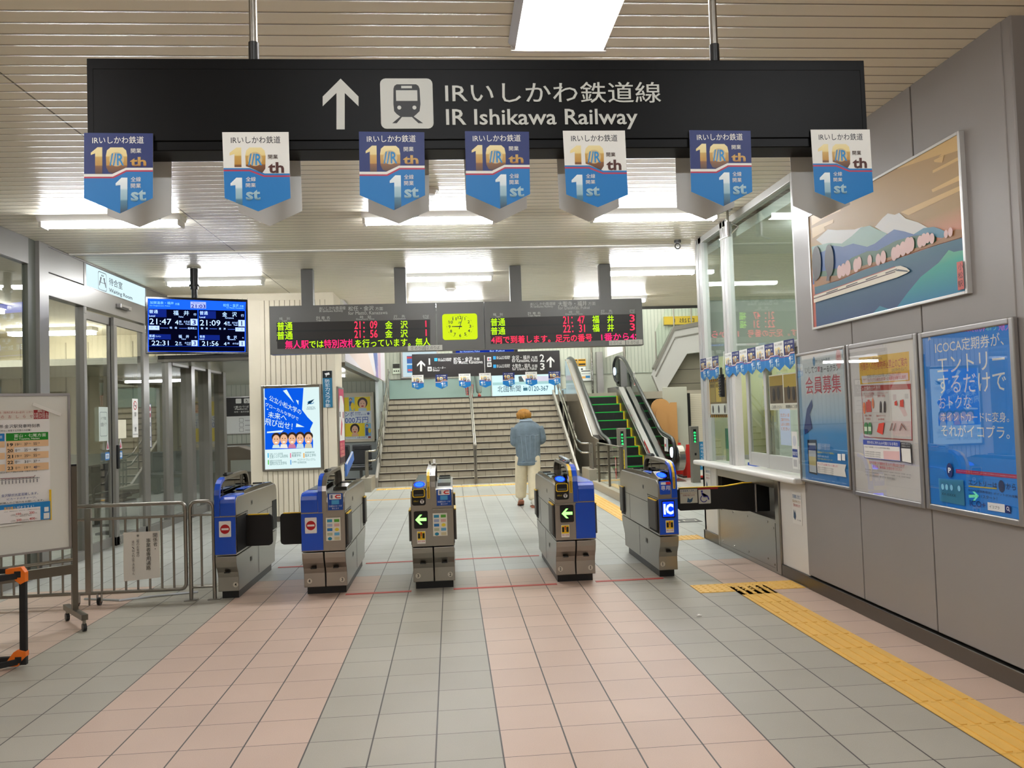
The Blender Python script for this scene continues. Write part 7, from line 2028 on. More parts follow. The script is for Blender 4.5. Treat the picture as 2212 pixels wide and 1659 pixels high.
# ------------------------------------------------------------------ escalator
t = thing('escalator', 'steel escalator with black steps edged in green and yellow', 'escalator', (3.75, 15.5, 0))
EX = 4.323; es = .211/.386; ST = P('step_black', '0c100e', .45); GR = P('step_green', '12a03c', .4, emit=.12); YL = P('step_yellow', 'd8c41e', .4)
for k in range(10):
    y = 17.579-.386*k; z = 1.9-.211*k
    m = M().box(3.40, EX, y, y+.42, z-.23, z, ST).box(3.40, EX-.03, y-.004, y+.02, z-.022, z+.003, GR).box(EX-.03, EX, y-.004, y+.42, z-.21, z+.004, YL)
    for i in range(22): m.box(3.41+.04*i, 3.42+.04*i, y-.006, y, z-.2, z-.025, P('step_groove', '060807', .6))
    m.build('step', t)
M().box(3.40, EX, 17.93, 19.0, 1.85, 2.0, STEELD).box(3.40, EX, 12.4, 14.3, .0, .012, STEELD).build('comb_plate', t)
def bal(x0, x1, xh, opaque, inner):
    """one side: skirt and deck, upstand, handrail with its two newels"""
    path = [(12.55, .02), (13.55, .05), (14.15, .25), (17.45, .25+es*3.3), (18.0, 2.16), (18.9, 2.16)]
    low = [(p[0], max(p[1]-.5, 0)) for p in path]
    M().prism([(12.45, 0)]+path+[(18.9, 1.3), (17.2, 1.0), (14.2, 0)], 'x', x0, x1, STEEL).build('deck', t, bevel=.01)
    hp = [(13.35, .30), (12.98, .36), (12.80, .60), (12.95, .86), (13.35, .93), (13.9, 1.0), (17.35, 1.0+es*3.45), (17.9, 3.0), (18.4, 3.0), (18.72, 2.85), (18.78, 2.60), (18.6, 2.36), (18.2, 2.28)]
    inn = [(13.40, .10)]+hp[1:-1]+[(18.4, 2.2), (17.9, 2.15), (17.4, 1.95), (14.2, .25)]
    if opaque:
        M().prism(inn, 'x', xh-.02, xh+.02, MIRR).build('balustrade_panel', t); M().box(xh-.15, xh-.12, 12.9, 13.2, 0, .2, STEEL).build('foot_cover', t)
        M().prism([(14.0, .98), (17.35, .98+es*3.35), (17.9, 2.96), (17.9, 2.84), (17.4, 2.75), (14.0, .86)], 'x', xh-.16, xh+.02, P('cap_steel', '77746f', .45, .2)).build('cap', t, bevel=.01)
        M().prism([(13.2, 0), (13.3, .9), (14.0, .95), (17.4, 2.85), (17.66, 2.9), (17.66, 0)], 'x', xh-.19, xh-.16, P('cladding_steel', '8e8474', .16, .35)).build('outer_cladding', t)
    else: M().prism(inn, 'x', xh-.008, xh+.008, DKGL).build('balustrade_glass', t)
    M().tube(rail([(xh, *p) for p in hp], .28, 7), .042, P('handrail_rubber', '15181a', .3), 12).build('handrail', t, smooth=True)
    M().tube(rail([(xh+.001, p[0], p[1]-.055) for p in hp[4:8]], .25, 6), .03, MIRR, 8).build('handrail_guide', t, smooth=True)
DKGL = mix_glass('escalator_glass', (.22, .27, .28, 1), 1.3, 1.5)
bal(2.95, 3.40, 3.13, True, 1); bal(EX+.0, 4.62, 4.50, False, -1)
M().prism([(12.6, .05), (14.15, .28), (17.4, .28+es*3.25), (17.4, .36+es*3.25), (14.1, .36), (12.6, .12)], 'x', EX+.005, EX+.14, P('white_deck', 'c9c6c2', .25, .5)).build('inner_deck', t, bevel=.006)
for y, z in ((13.05, .58), (18.62, 2.62)):
    n = M(); n.v, n.f, n.k, n.m = [], [], [], []
    n.cyl((4.47, y-.02, z), (4.49, y-.02, z), .11, emission('ring_light', 'dbeeff', 2.2), 24); o = n.build('newel_light', t); o.scale.z = 1
M().cyl((4.56, 13.0, .46), (4.70, 13.0, .46), .27, STEEL, 28).build('newel_housing', t, bevel=.01)
M().art([('P', [(.0, .0), (.9, .49), (.9, .57), (0, .08)], 'c:c02428')]+[('T', '注意', .1+.2*i, .045+.11*i, .2+.2*i, .1+.11*i, 'c:f0eae6') for i in range(4)], (EX+.002, 13.9, .24), (0, 1, 0), V_, (-1, 0, 0)).build('red_sticker', t)
M().art([('R', 0, 0, .16, .3, 'c:dcdcd8'), ('R', .02, .1, .14, .16, 'c:c04a50'), ('R', .18, 0, .30, .3, 'c:dcdcd8'), ('R', .20, .05, .22, .26, 'c:3a5aa0'), ('R', .25, .05, .27, .26, 'c:3a5aa0')], (4.488, 13.62, .58), (0, -1, 0), V_, (-1, 0, 0)).build('white_sticker', t)
M().art([('R', 0, 0, .16, .36, 'c:d8d4d0'), ('R', .02, .02, .14, .14, 'c:b02a30'), ('R', .05, .16, .11, .33, 'c:4a4a4a')], (4.488, 16.3, 2.12), (0, -1, 0), V_, (-1, 0, 0)).build('hand_sticker', t)
M().art([('P', [(0, 0), (.8, .44), (.8, .52), (0, .08)], 'c:d2cdca')]+[('T', '手すり', .06+.25*i, .05+.135*i, .26+.25*i, .10+.135*i, 'c:a83a40') for i in range(3)], (EX+.004, 15.6, 1.16), (0, 1, 0), V_, (-1, 0, 0)).build('pale_sticker', t)
# glass fence in front of the escalator
t = thing('glass_fence', 'glass guard fence with steel posts on a low stone kerb beside the stairs', 'glass fence', (2.63, 10.6, 0))
M().box(2.55, 2.72, 9.38, 11.9, 0, .145, P('kerb_stone', 'a39c8c', .6, bump=.3, bscale=120)).build('kerb', t, bevel=.008)
for y in (11.55, 10.55, 9.55): M().box(2.605, 2.645, y-.02, y+.02, .145, .90, BRS).build('post', t, bevel=.003)
M().box(2.605, 2.645, 9.40, 9.53, .145, .91, STEELD).build('end_post', t, bevel=.004); M().box(2.60, 2.65, 9.5, 11.58, .89, .905, STEEL).build('top_rail', t)
for a, b in ((10.57, 11.53), (9.57, 10.53)): M().box(2.622, 2.628, a, b, .16, .89, GLASS).build('pane', t)
M().box(2.64, 2.72, 11.6, 11.9, .145, .88, GLASS).build('pane', t)
M().art([('RR', 0, 0, .05, .38, .02, 'c:c0282c'), ('R', .01, .18, .04, .34, 'c:e8e4e0'), ('T', '駆', .013, .13, .037, .16, 'c:f0ece8'), ('T', '込', .013, .09, .037, .12, 'c:f0ece8'), ('T', '注', .013, .05, .037, .08, 'c:f0ece8')], (2.619, 9.98, .33), (0, -1, 0), V_, (-1, 0, 0)).build('red_sticker', t)
def indicator(x, y, lab, txt, h, yel):
    t = thing('indicator_post', lab, 'indicator post', (x, y, 0), 'escalator indicator posts')
    M().box(x-.085, x+.085, y-.06, y+.06, 0, h, P('post_steel', '8f8b82', .35, .7)).build('post_body', t, bevel=.006)
    M().art([('R', -.03, h-.32, .03, h-.06, 'c:050605')]+[('T', c, -.02, h-.11-.06*i-.04, .02, h-.11-.06*i, 'e:30e070:3', .02) for i, c in enumerate(txt)], (x, y-.0605, 0), U, V_, NF).build('led_panel', t)
    if yel: M().art([('R', -.035, .15, .035, h-.42, 'c:e8c81e'), ('R', -.02, h-.50, .02, h-.44, 'c:2a2a20')]+[('T', c, -.02, h-.56-.075*i-.045, .025, h-.56-.075*i, 'c:2a2410', .02) for i, c in enumerate('手すりをお持ち')], (x, y-.0605, 0), U, V_, NF).build('yellow_label', t)
    else: M().box(x-.02, x+.02, y-.064, y-.06, .55, .60, BLACK).build('sensor_window', t)
    return t
indicator(3.14, 11.8, 'slim steel post with green up-only letters and a yellow label', '昇り専用', 1.16, True); IP = indicator(4.72, 12.2, 'slim steel post with green automatic-running letters beside the red cones', '自動運転', 1.14, False)
M().box(4.806, 4.93, 12.19, 12.21, .25, .82, P('sky_board', '2a8fc8', .4)).art([('T', c, .03, .48-.07*i, .09, .53-.07*i, 'c:e8f2f6', .02) for i, c in enumerate('お持ちください')], (4.81, 12.189, .25), U, V_, NF).build('side_board', IP)['label'] = 'light blue side board with white letters'
def cone(x, y, s, lab, tilt=0):
    t = thing('traffic_cone', lab, 'traffic cone', (x, y, 0), 'red cones by the escalator')
    M().cyl((x, y, .03), (x, y, .70*s), .135*s, RED, 20, .03).build('cone_body', t, smooth=True); M().box(x-.18*s, x+.18*s, y-.18*s, y+.18*s, 0, .035, P('cone_base', '2a1412', .6)).build('base', t, bevel=.01)
    t.rotation_euler = (0, tilt, 0)
cone(4.97, 13.5, .98, 'tall red traffic cone standing nearest the indicator post'); cone(4.95, 14.0, 1.05, 'red traffic cone against the escalator newel, middle of three', -.02); cone(5.02, 14.9, 1.15, 'red traffic cone half hidden behind the escalator handrail')
tag(M().box(4.9, 5.5, 12.75, 12.82, .04, .08, RED).box(4.9, 5.5, 12.75, 12.82, .0, .04, P('bar_black', '1a1412', .6)).box(4.9, 5.45, 12.95, 13.01, .0, .05, RED).build('cone_bar'), 'red and black bars lying on the floor by the cones', 'bar')
tag(M().box(4.88, 5.12, 13.30, 13.32, .0, .72, RED).art([('T', c, .14, .5-.1*i, .22, .58-.1*i, 'c:f0e8e4', .02) for i, c in enumerate('立入禁止')], (4.84, 13.299, .12), U, V_, NF).build('red_banner'), 'red sheet with white characters hung at the cones', 'banner')
# panels, cardboard and the upper stair at the back
tag(M().box(5.0, 5.60, 15.44, 15.5, 0, 2.035, P('pale_board', 'aaaa9c', .5)).build('tall_board', bevel=.01), 'tall pale grey board standing behind the escalator', 'board')
m = M().box(5.2, 6.7, 15.75, 15.85, 0, 1.86, P('shutter_beige', 'c8c0ae', .6))
for i in range(40): m.box(5.2, 6.7, 15.747, 15.75, .02+.046*i, .025+.046*i, P('shutter_line', 'a59c88', .7))
tag(m.build('shutter'), 'beige slatted shutter panel behind the pale boards', 'shutter'); tag(M().box(5.66, 5.72, 15.6, 15.7, 0, 1.88, BLACK).build('black_post'), 'black upright post in front of the slatted shutter', 'post')
t = thing('white_door_panel', 'white narrow panel leaning in front of the slatted shutter', 'panel', (5.4, 15.62, 0)); M().box(5.27, 5.57, 15.6, 15.64, .05, 1.78, WHITEP).build('panel', t, bevel=.006); M().box(5.25, 5.27, 15.6, 15.65, 0, 1.86, BLACK).build('dark_edge', t)
CB = P('cardboard', 'b98a54', .8, var=.05)
tag(M().prism([(4.70, .0), (5.12, .0), (5.08, .9), (4.99, 1.45), (4.95, 1.5), (4.80, 1.5), (4.75, 1.44)], 'y', 15.25, 15.28, CB).build('cardboard_stand'), 'tapered brown cardboard stand behind the escalator handrail', 'cardboard')
tag(M().prism([(4.66, .0), (5.3, .0), (5.3, 1.66), (5.14, 1.66)]+[(4.90+.24*math.cos(math.radians(a)), 1.54+.22*math.sin(math.radians(a))) for a in range(20, 181, 16)]+[(4.66, 1.5)], 'y', 15.33, 15.36, CB).build('cardboard_stand'), 'round-topped brown cardboard stand behind the tapered one', 'cardboard')
t = thing('upper_staircase', 'white sided staircase rising behind the escalator with glass railing', 'stairs', (6.5, 18.0, 1.9))
M().prism([(5.48, 2.60), (6.09, 3.70), (9.3, 4.2), (9.3, 3.25), (6.43, 3.03), (5.65, 1.84), (5.42, 2.45)], 'y', 18.0, 18.15, P('stair_side_grey', 'aaa9a6', .5)).build('side_wall', t); M().prism([(5.46, 2.66), (6.08, 3.80), (9.3, 4.3), (9.3, 4.2), (6.09, 3.68), (5.50, 2.56)], 'y', 17.97, 18.2, P('trim_grey', '77746e', .4, .4)).build('trim', t)
M().prism([(5.50, 2.42), (6.10, 3.5), (9.3, 4.0), (9.3, 3.97), (6.11, 3.46), (5.53, 2.40)], 'y', 17.985, 18.0, MATS['trim_grey']).build('trim', t)
M().prism([(5.65, 1.84), (6.43, 3.03), (9.3, 3.25), (9.3, 0), (5.65, 0)], 'y', 18.3, 18.35, P('under_stair_panel', '6e6a5c', .6)).build('under_panel', t)
for z in (2.2, 2.6): M().box(5.7, 9.3, 18.295, 18.3, z, z+.01, WALLD).build('panel_joint', t)
M().prism([(5.55, 2.75), (6.10, 3.8), (9.3, 4.3), (9.3, 5.1), (6.10, 4.7), (5.55, 3.65)], 'y', 18.05, 18.06, GLASS).build('railing_glass', t)
for x, z in ((5.56, 2.72), (6.1, 3.8), (6.6, 3.9)): M().cyl((x, 18.04, z), (x, 18.04, z+.95), .02, STEEL).build('railing_post', t)
tag(M().box(6.15, 9.0, 19.2, 19.29, 3.98, 4.22, P('yellow_band', 'c8a41e', .4)).art([('T', '1 出口', .3, .05, .9, .19, 'c:1a1810', .02)], (6.15, 19.198, 3.98), U, V_, NF).build('exit_sign'), 'yellow exit sign band above the upper staircase', 'sign')
# ------------------------------------------------------------------ landing wall
t = thing('lightbox_billboard', 'lit pale blue newspaper billboard with a phone number on the landing wall', 'billboard', (2.0, 19.22, 2.0)); M().box(1.0, 3.02, 19.2, 19.28, 2.0, 3.1, ALU).build('frame', t); M().box(1.02, 3.0, 19.19, 19.2, 2.03, 3.07, emission('billboard_light', 'c4e6ee', 1.1)).art(ART['news'], (1.012, 19.188, 2.0), U, V_, NF, .0006, .001).build('sheet', t)
t = thing('poster_case', 'glazed notice case with blue and red sheets on the landing wall', 'notice case', (-1.2, 19.2, 2.6)); M().box(-1.57, -.5, 19.2, 19.29, 2.62, 3.42, ALU).build('case', t); M().box(-1.52, -.55, 19.19, 19.2, 2.66, 3.38, emission('case_light', 'cfe4ea', .8)).art([('R', .12, .38, .5, .6, 'c:2a5aa0'), ('R', .12, .52, .5, .58, 'c:b03a40'), ('R', .12, .12, .5, .34, 'c:2a78b8'), ('R', .14, .16, .48, .22, 'c:c05058')], (-1.52, 19.188, 2.66), U, V_, NF, .0006, .001).build('sheets', t)
tag(M().box(-1.82, -1.60, 19.27, 19.29, 2.76, 3.06, MT('c:c9d4c4')).art([('R', .01, .16, .21, .29, 'c:2a2a26')]+[('E', .05+.06*i, .08, .02, .02, 'c:3a3a36') for i in range(3)], (-1.82, 19.268, 2.76), U, V_, NF, .0006).build('wall_notice'), 'small black and white notice beside the landing notice case', 'notice')
for i, (x, w, z, h, c, l) in enumerate(((3.42, .12, 2.84, .20, 'c:c8961e', 'narrow yellow and black notice behind the escalator handrail'), (3.56, .22, 2.84, .20, 'c:c8961e', 'yellow and black notice on the pale wall by the steel column'), (3.55, .22, 2.66, .16, 'c:d4d8d4', 'white notice under the yellow and black one'), (3.62, .30, 2.40, .32, 'c:d8dcd6', 'white notice with an orange and blue stripe on the pale wall'))):
    a = [('R', 0, 0, w, h, c)]
    if i < 2: a += [('R', .01, .02, w-.01, h*.35, 'c:241c10'), ('R', .01, h*.75, w-.01, h*.9, 'c:241c10')]
    elif i == 3: a += [('R', .03, .07, .14, .13, 'c:d8a45a'), ('R', .14, .08, .27, .15, 'c:2f7ab0'), ('R', .02, .27, .28, .3, 'c:444444'), ('R', .02, .2, .28, .215, 'c:777777')]
    else: a += [('E', .11, .08, .03, .03, 'c:2a2a2a')]
    tag(M().art(a, (x, 19.25-.002*i, z), U, V_, NF, .0008).build('wall_notice'), l, 'notice')
tag(M().box(4.06, 4.24, 19.0, 19.2, 1.99, 3.22, ALU).build('steel_column'), 'square steel column at the head of the escalator', 'column'); tag(M().cyl((3.93, 19.1, 1.99), (3.93, 19.1, 4.6), .03, MIRR).build('steel_pole', smooth=True), 'thin shiny pole between the wall notices and the square column', 'pole')
t = thing('hanging_box', 'white box panel on a steel pole at the head of the escalator', 'panel', (4.5, 18.4, 3.1)); M().prism([(4.25, 3.02), (4.72, 3.16), (4.72, 3.9), (4.25, 3.9)], 'y', 18.4, 18.7, WHITEP).build('box_panel', t, bevel=.01); M().cyl((4.74, 18.38, 2.95), (4.74, 18.38, 4.4), .035, STEEL).build('pole', t)
t = thing('monitor', 'dim blue departure monitor peeking over the platform sign', 'monitor', (.5, 12.4, 2.8)); M().box(-.1, 1.15, 12.4, 12.5, 2.72, 3.40, BLACK).build('monitor_body', t); M().box(-.07, 1.12, 12.395, 12.4, 2.75, 3.37, emission('far_screen', '14309a', .8)).art([('T', 'for Kanazawa, Fukui', .1, .03, .5, .06, 'e:a8c8ff:1.5'), ('T', 'for Fukui', .7, .03, 1.0, .06, 'e:a8c8ff:1.5')], (-.07, 12.394, 2.75), U, V_, NF).build('screen', t); M().box(.5, .56, 12.42, 12.48, 3.40, 6.5, BLACK).build('pole', t)
tag(M().box(2.62, 2.70, 6.8, 6.83, 0, .001, PAPER).build('floor_mark') if False else M().box(2.60, 3.1, 6.78, 7.08, .0005, .004, P('floor_mark_black', '2a2826', .5)).art([('R', .04, .05, .22, .25, 'c:c9c5ba'), ('R', .28, .08, .46, .2, 'c:c9c5ba'), ('R', .3, .1, .44, .18, 'c:2a2826')], (2.60, 6.78, .004), (1, 0, 0), (0, 1, 0), (0, 0, 1)).build('floor_mark'), 'black and white floor sticker behind the gate arm', 'floor sticker')
# ------------------------------------------------------------------ people
SKIN = P('skin', 'c99a7c', .5); 
def ring(c, rx, ry, n=16, yaw=0., wob=0., z=0.):
    o = []
    for i in range(n):
        a = 2*math.pi*i/n; k = 1+wob*math.sin(a*5+c[2]*40)
        x, y = rx*k*math.cos(a), ry*k*math.sin(a); o.append((c[0]+x*math.cos(yaw)-y*math.sin(yaw), c[1]+x*math.sin(yaw)+y*math.cos(yaw), c[2]+z))
    return o
def oring(p, d, r, n=14, wob=0., sx=1.):
    d = Vector(d).normalized(); a = Vector((1, 0, 0)); a = (a-d*a.dot(d)).normalized(); b = d.cross(a)
    return [Vector(p)+a*math.cos(t)*r*sx*(1+wob*math.sin(3*t+p[2]*30))+b*math.sin(t)*r*(1+wob*math.cos(4*t+p[2]*25)) for t in (2*math.pi*i/n for i in range(n))]
def limb(m, pts, rad, mat, n=14, wob=0.):
    pts = [Vector(p) for p in pts]; P2, R2 = [], []
    for i in range(len(pts)-1):
        for k in range(3): P2.append(pts[i].lerp(pts[i+1], k/3)); R2.append(rad[i]+(rad[i+1]-rad[i])*k/3)
    P2.append(pts[-1]); R2.append(rad[-1])
    rs = [oring(p, P2[min(i+1, len(P2)-1)]-P2[max(i-1, 0)], R2[i], n, wob*(1 if i % 2 else -1)) for i, p in enumerate(P2)]
    return m.rings(rs, mat)
def body_skin(t, J):
    """one skinned body: joints J (name: (point, radius)), bones as pairs"""
    names = list(J); bones = [('pelvis', 'waist'), ('waist', 'chest'), ('chest', 'neck'), ('neck', 'head'), ('head', 'crown'), ('head', 'nose')]
    for s in 'lr':
        bones += [('pelvis', 'hip_'+s), ('hip_'+s, 'knee_'+s), ('knee_'+s, 'ankle_'+s), ('ankle_'+s, 'toe_'+s), ('chest', 'shoulder_'+s), ('shoulder_'+s, 'elbow_'+s), ('elbow_'+s, 'wrist_'+s), ('wrist_'+s, 'palm_'+s)]
        w, p = Vector(J['wrist_'+s][0]), Vector(J['palm_'+s][0]); d = (p-w).normalized(); sd = Vector((1, 0, 0)) if abs(d.x) < .8 else Vector((0, 1, 0)); sd = (sd-d*sd.dot(d)).normalized(); dn = d.cross(sd)*(1 if d.cross(sd).z < 0 else -1)
        for f in range(4):
            k = 'f%d_%s' % (f, s); L = (.030, .034, .031, .025)[f]; b = p+sd*(.021-.014*f)
            J[k+'a'] = (b+d*L*.7, .0085); J[k+'b'] = (b+d*L*1.5+dn*L*.5, .008); J[k+'c'] = (b+d*L*1.8+dn*L*1.2, .007); bones += [('palm_'+s, k+'a'), (k+'a', k+'b'), (k+'b', k+'c')]
        tb = w.lerp(p, .4); J['t_'+s+'a'] = (tb+sd*.034, .0095); J['t_'+s+'b'] = (tb+sd*.045+d*.03+dn*.012, .0085); bones += [('wrist_'+s, 't_'+s+'a'), ('t_'+s+'a', 't_'+s+'b')]
    names = list(J); L = wloc(t); me = bpy.data.meshes.new('body'); me.from_pydata([Vector(J[k][0])-L for k in names], [(names.index(a), names.index(b)) for a, b in bones], [])
    me.materials.append(SKIN); o = bpy.data.objects.new('body', me); COL.objects.link(o); o.parent = t; LOC[o.name] = tuple(L)
    mod = o.modifiers.new('skin', 'SKIN'); sv = me.skin_vertices[0].data
    for i, k in enumerate(names): sv[i].radius = (J[k][1], J[k][1]); sv[i].use_root = (k == 'pelvis')
    s2 = o.modifiers.new('sub', 'SUBSURF'); s2.levels = 2; s2.render_levels = 2
    return o
px, py = 1.03, 9.27
t = thing('person', 'person in a denim jacket and cream trousers walking away, head bowed', 'person', (px, py, 0))
J = {'pelvis': ((1.035, 9.26, .86), .12), 'waist': ((1.04, 9.27, 1.02), .11), 'chest': ((1.04, 9.30, 1.24), .12), 'neck': ((1.02, 9.355, 1.40), .05), 'head': ((1.01, 9.40, 1.475), .08), 'crown': ((1.005, 9.41, 1.53), .06), 'nose': ((1.005, 9.51, 1.455), .014)}
for s, k in (('l', -1), ('r', 1)):
    J['shoulder_'+s] = ((1.04+k*.165, 9.30, 1.30), .055); J['elbow_'+s] = ((.825, 9.30, 1.04) if k < 0 else (1.30, 9.31, 1.07), .04); J['wrist_'+s] = ((.93, 9.50, 1.02) if k < 0 else (1.13, 9.51, 1.03), .028); J['palm_'+s] = ((.97, 9.56, 1.05) if k < 0 else (1.08, 9.57, 1.06), .027)
    J['hip_'+s] = ((1.035+k*.08, 9.26, .80), .085); J['knee_'+s] = ((.925, 9.36, .46), .055) if k < 0 else ((1.115, 9.22, .46), .055); J['ankle_'+s] = ((.915, 9.44, .11), .036) if k < 0 else ((1.10, 9.12, .09), .036); J['toe_'+s] = ((.905, 9.56, .05), .026) if k < 0 else ((1.10, 9.25, .045), .026)
body_skin(t, J)
DEN = P('denim', '66757f', .85, var=.32, vscale=14, bump=.5, bscale=60); DENL = P('denim_seam', '98a8b4', .9); DEND = P('denim_dark', '4c657c', .9)
CRM = P('cream_twill', 'd8ccae', .85, var=.10, vscale=16, bump=.5, bscale=40)
prof = [(.665, .190, .135, 0), (.68, .203, .15, 0), (.72, .200, .148, 0), (.80, .198, .148, .0), (.95, .203, .152, .005), (1.08, .215, .160, .012), (1.18, .232, .165, .02), (1.26, .232, .158, .03), (1.32, .205, .138, .045), (1.365, .145, .11, .06), (1.39, .085, .08, .075), (1.43, .078, .074, .085), (1.435, .06, .056, .085)]
m = M().rings([ring((1.043, 9.265+dy_, z), rx, ry, 22, 0, .02 if z < 1.2 else .008) for z, rx, ry, dy_ in prof], DEN)
j = m.build('denim_jacket', t, smooth='all', sub=1)
for k, pts in ((-1, [(.865, 9.29, 1.285), (.838, 9.29, 1.17), (.825, 9.30, 1.04), (.87, 9.40, 1.02), (.925, 9.49, 1.02)]), (1, [(1.22, 9.29, 1.285), (1.262, 9.30, 1.18), (1.288, 9.31, 1.07), (1.24, 9.41, 1.035), (1.145, 9.50, 1.03)])):
    limb(M(), pts, [.092, .078, .072, .058, .046], DEN, 14, .05).build('sleeve', j, smooth='all', sub=1)
m = M()
def onback(x, z, off=.004):
    for a, b in zip(prof, prof[1:]):
        if a[0] <= z <= b[0]: f = (z-a[0])/(b[0]-a[0]); rx, ry, dy_ = (a[i]+(b[i]-a[i])*f for i in (1, 2, 3)); break
    q = max(0, 1-((x-1.043)/rx)**2); return (x, 9.265+dy_-ry*math.sqrt(q)*.985-off, z)
m.tube([onback(.875+.0168*i, 1.155+.004*math.sin(i)) for i in range(21)], .0035, DENL, 6)
for xa, xb in ((.925, .95), (.99, 1.02), (1.07, 1.055), (1.15, 1.14)): m.tube([onback(xa+(xb-xa)*i/8, 1.15-.41*i/8) for i in range(9)], .003, DENL, 6)
m.tube([onback(.875+.0168*i, .725) for i in range(21)], .0035, DENL, 6)
for x in (.93, 1.13): m.tube([onback(x+.008*i, .735+.001*i, .006) for i in range(6)], .005, DEND, 6)
m.build('seam', j, smooth='all')
M().rings([ring((1.03, 9.34, 1.40), .088, .082, 18), ring((1.028, 9.33, 1.425), .096, .092, 18), ring((1.028, 9.335, 1.385), .115, .108, 18)], DENL, False).build('collar', j, smooth='all', sub=1)
m = M(); limb(m, [(.95, 9.265, .85), (.935, 9.30, .66), (.925, 9.36, .46), (.918, 9.42, .26), (.918, 9.435, .125)], [.118, .112, .100, .095, .088], CRM, 16, .05); limb(m, [(1.125, 9.255, .85), (1.125, 9.24, .66), (1.118, 9.22, .46), (1.108, 9.16, .26), (1.10, 9.125, .105)], [.115, .110, .098, .094, .088], CRM, 16, .05)
m.rings([ring((1.037, 9.26, z), .185, .125, 18) for z in (.74, .82, .92)], CRM); m.build('trousers', t, smooth='all', sub=1)
SH = P('shoe_white', 'd2ccc0', .6); GUM = P('shoe_sole', 'a86a50', .7)
for c, yw, tz in (((.915, 9.47, .06), .1, .5), ((1.10, 9.165, .045), -.06, .0)):
    m = M()
    def sp(u, v, w): 
        yy, zz = u*math.cos(tz)-(-w)*math.sin(tz)*0-w*math.sin(-tz), w*math.cos(tz)-u*math.sin(tz); return (c[0]+v, c[1]+yy, max(c[2]+zz, .002))
    m.rings([[sp(u, hw*math.cos(a), h0+hh*math.sin(a)) for a in (2*math.pi*i/12 for i in range(12))] for u, hw, hh, h0 in ((-.125, .03, .035, .03), (-.115, .045, .06, .05), (-.06, .048, .065, .055), (0, .046, .05, .035), (.06, .05, .035, .02), (.12, .04, .025, .01), (.145, .02, .014, .005))], SH)
    sh = m.build('shoe', t, smooth='all', sub=1)
    m = M().rings([[sp(u, hw*s_, w) for s_, w in ((-1, -.045), (1, -.045), (1.04, -.024), (-1.04, -.024))] for u, hw in ((-.135, .03), (-.11, .046), (0, .05), (.08, .054), (.135, .035), (.15, .012))], GUM); m.build('sole', sh, bevel=.004)
HAIR = P('hair_ginger', 'b07c2c', .55, var=.5, vscale=40, bump=.6, bscale=90); HAIRD = P('hair_dark', '1c100a', .7)
m = M().ball((1.005, 9.395, 1.492), .118, HAIR, 20, 14, (.98, 1.0, .80))
hr = m.build('hair', t, smooth='all', sub=1)
m = M()
for i in range(30):
    a = math.radians(-175+i*(170/29)); x0, y0 = 1.005+.112*math.cos(a), 9.395+.115*math.sin(a)
    m.tube([(1.005+.02*math.cos(a), 9.395+.02*math.sin(a), 1.582), (1.005+.075*math.cos(a), 9.395+.075*math.sin(a), 1.558), (x0, y0, 1.505), (1.005+.108*math.cos(a), 9.397+.11*math.sin(a), 1.445+.012*math.sin(i*2.1)), (1.005+.085*math.cos(a), 9.40+.085*math.sin(a), 1.425)], [.008, .012, .016, .014, .005], HAIR, 6)
m.build('hair_strands', hr, smooth='all')
M().ball((1.012, 9.365, 1.425), .082, HAIRD, 14, 8, (1, .9, .8)).build('undercut', hr, smooth='all')
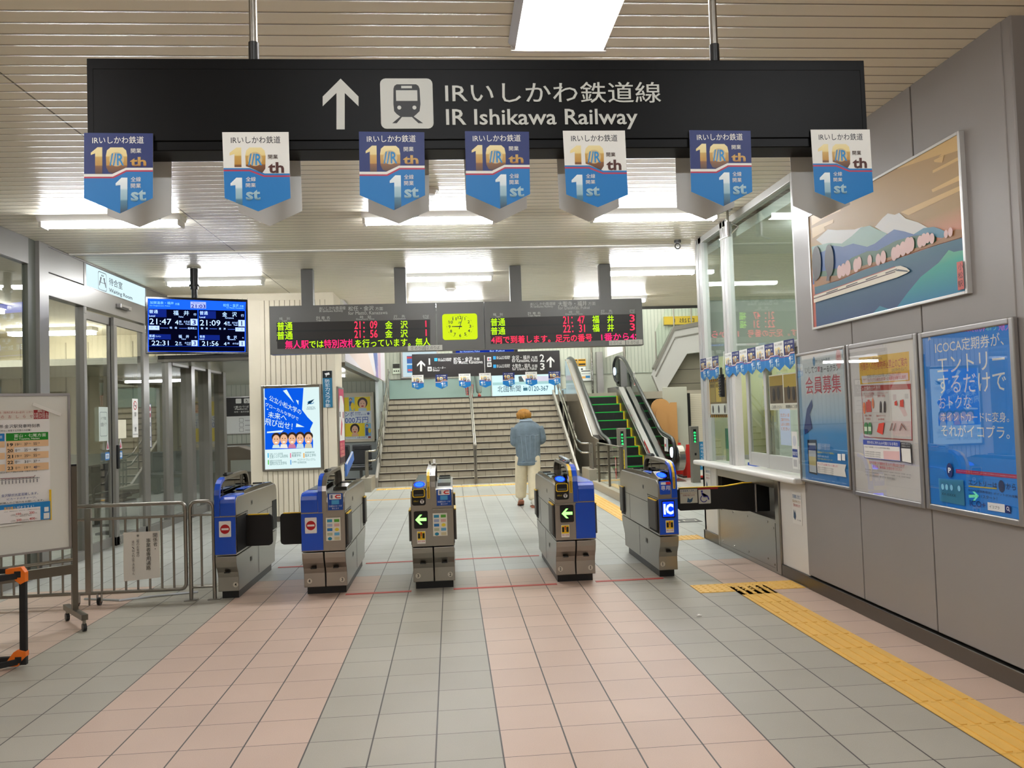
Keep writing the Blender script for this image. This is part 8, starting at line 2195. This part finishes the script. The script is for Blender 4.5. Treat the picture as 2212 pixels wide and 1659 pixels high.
# second person, on the landing: only the legs show under the platform sign
t = thing('person', 'person in grey green trousers on the landing, mostly behind the platform sign', 'person', (.50, 18.4, 1.995)); z0 = 1.995
J = {'pelvis': ((.5, 18.4, z0+.90), .12), 'waist': ((.5, 18.4, z0+1.05), .11), 'chest': ((.5, 18.4, z0+1.30), .13), 'neck': ((.5, 18.42, z0+1.45), .05), 'head': ((.5, 18.43, z0+1.56), .085), 'crown': ((.5, 18.43, z0+1.62), .07), 'nose': ((.5, 18.33, z0+1.55), .014)}
for s, k in (('l', -1), ('r', 1)):
    J['shoulder_'+s] = ((.5+k*.17, 18.4, z0+1.38), .055); J['elbow_'+s] = ((.5+k*.22, 18.4, z0+1.10), .04); J['wrist_'+s] = ((.5+k*.23, 18.36, z0+.86), .028); J['palm_'+s] = ((.5+k*.23, 18.35, z0+.79), .028)
    J['hip_'+s] = ((.5+k*.09, 18.4, z0+.84), .085); J['knee_'+s] = ((.5+k*.10, 18.38, z0+.47), .055); J['ankle_'+s] = ((.5+k*.11, 18.42, z0+.09), .036); J['toe_'+s] = ((.5+k*.12, 18.30, z0+.04), .028)
body_skin(t, J)
m = M(); GT = P('grey_green_cloth', '7d8e8a', .85, var=.1, vscale=14)
for k in (-1, 1): limb(m, [(.5+k*.09, 18.4, z0+.88), (.5+k*.10, 18.38, z0+.47), (.5+k*.11, 18.42, z0+.10)], [.12, .095, .085], GT, 14, .04)
m.rings([ring((.5, 18.4, z0+z), .185, .125, 16) for z in (.78, .86, .98)], GT); m.build('trousers', t, smooth='all', sub=1)
m = M().rings([ring((.5, 18.4, z0+z), rx, ry, 18) for z, rx, ry in ((.80, .21, .15), (1.0, .21, .15), (1.3, .23, .15), (1.40, .19, .12), (1.46, .08, .07))], P('dark_top', '3a3436', .9)); m.build('jacket', t, smooth='all', sub=1)
for k in (-1, 1): limb(M(), [(.5+k*.18, 18.4, z0+1.36), (.5+k*.22, 18.4, z0+1.10), (.5+k*.23, 18.36, z0+.88)], [.075, .06, .045], MATS['dark_top']).build('sleeve', t, smooth='all')
M().ball((.5, 18.45, z0+1.60), .105, HAIRD, 14, 10, (.95, 1, 1)).build('hair', t, smooth='all')
for k in (-1, 1): M().ball((.5+k*.115, 18.34, z0+.04), .1, P('shoe_red', '8a2a24', .6), 12, 8, (.5, 1.3, .42)).build('shoe', t, smooth='all')
t = thing('shopping_bag', 'red and black checked bag carried low by the person on the landing', 'bag', (.30, 18.3, 2.0))
m = M().prism([(.24, 2.06), (.42, 2.06), (.44, 2.34), (.22, 2.34)], 'y', 18.04, 18.16, P('bag_red', '9c1f24', .8))
for i in range(4): m.box(.245+.05*i, .262+.05*i, 18.037, 18.04, 2.07, 2.33, BLACK); m.box(.235, .43, 18.036, 18.04, 2.09+.065*i, 2.11+.065*i, BLACK); m.box(.26+.05*i, .268+.05*i, 18.035, 18.04, 2.07, 2.33, PAPER)
m.build('bag_body', t); M().tube(rail([(.27, 18.10, 2.33), (.27, 18.25, 2.76), (.33, 18.25, 2.78), (.39, 18.10, 2.33)], .05), .008, BLACK).build('bag_handle', t)
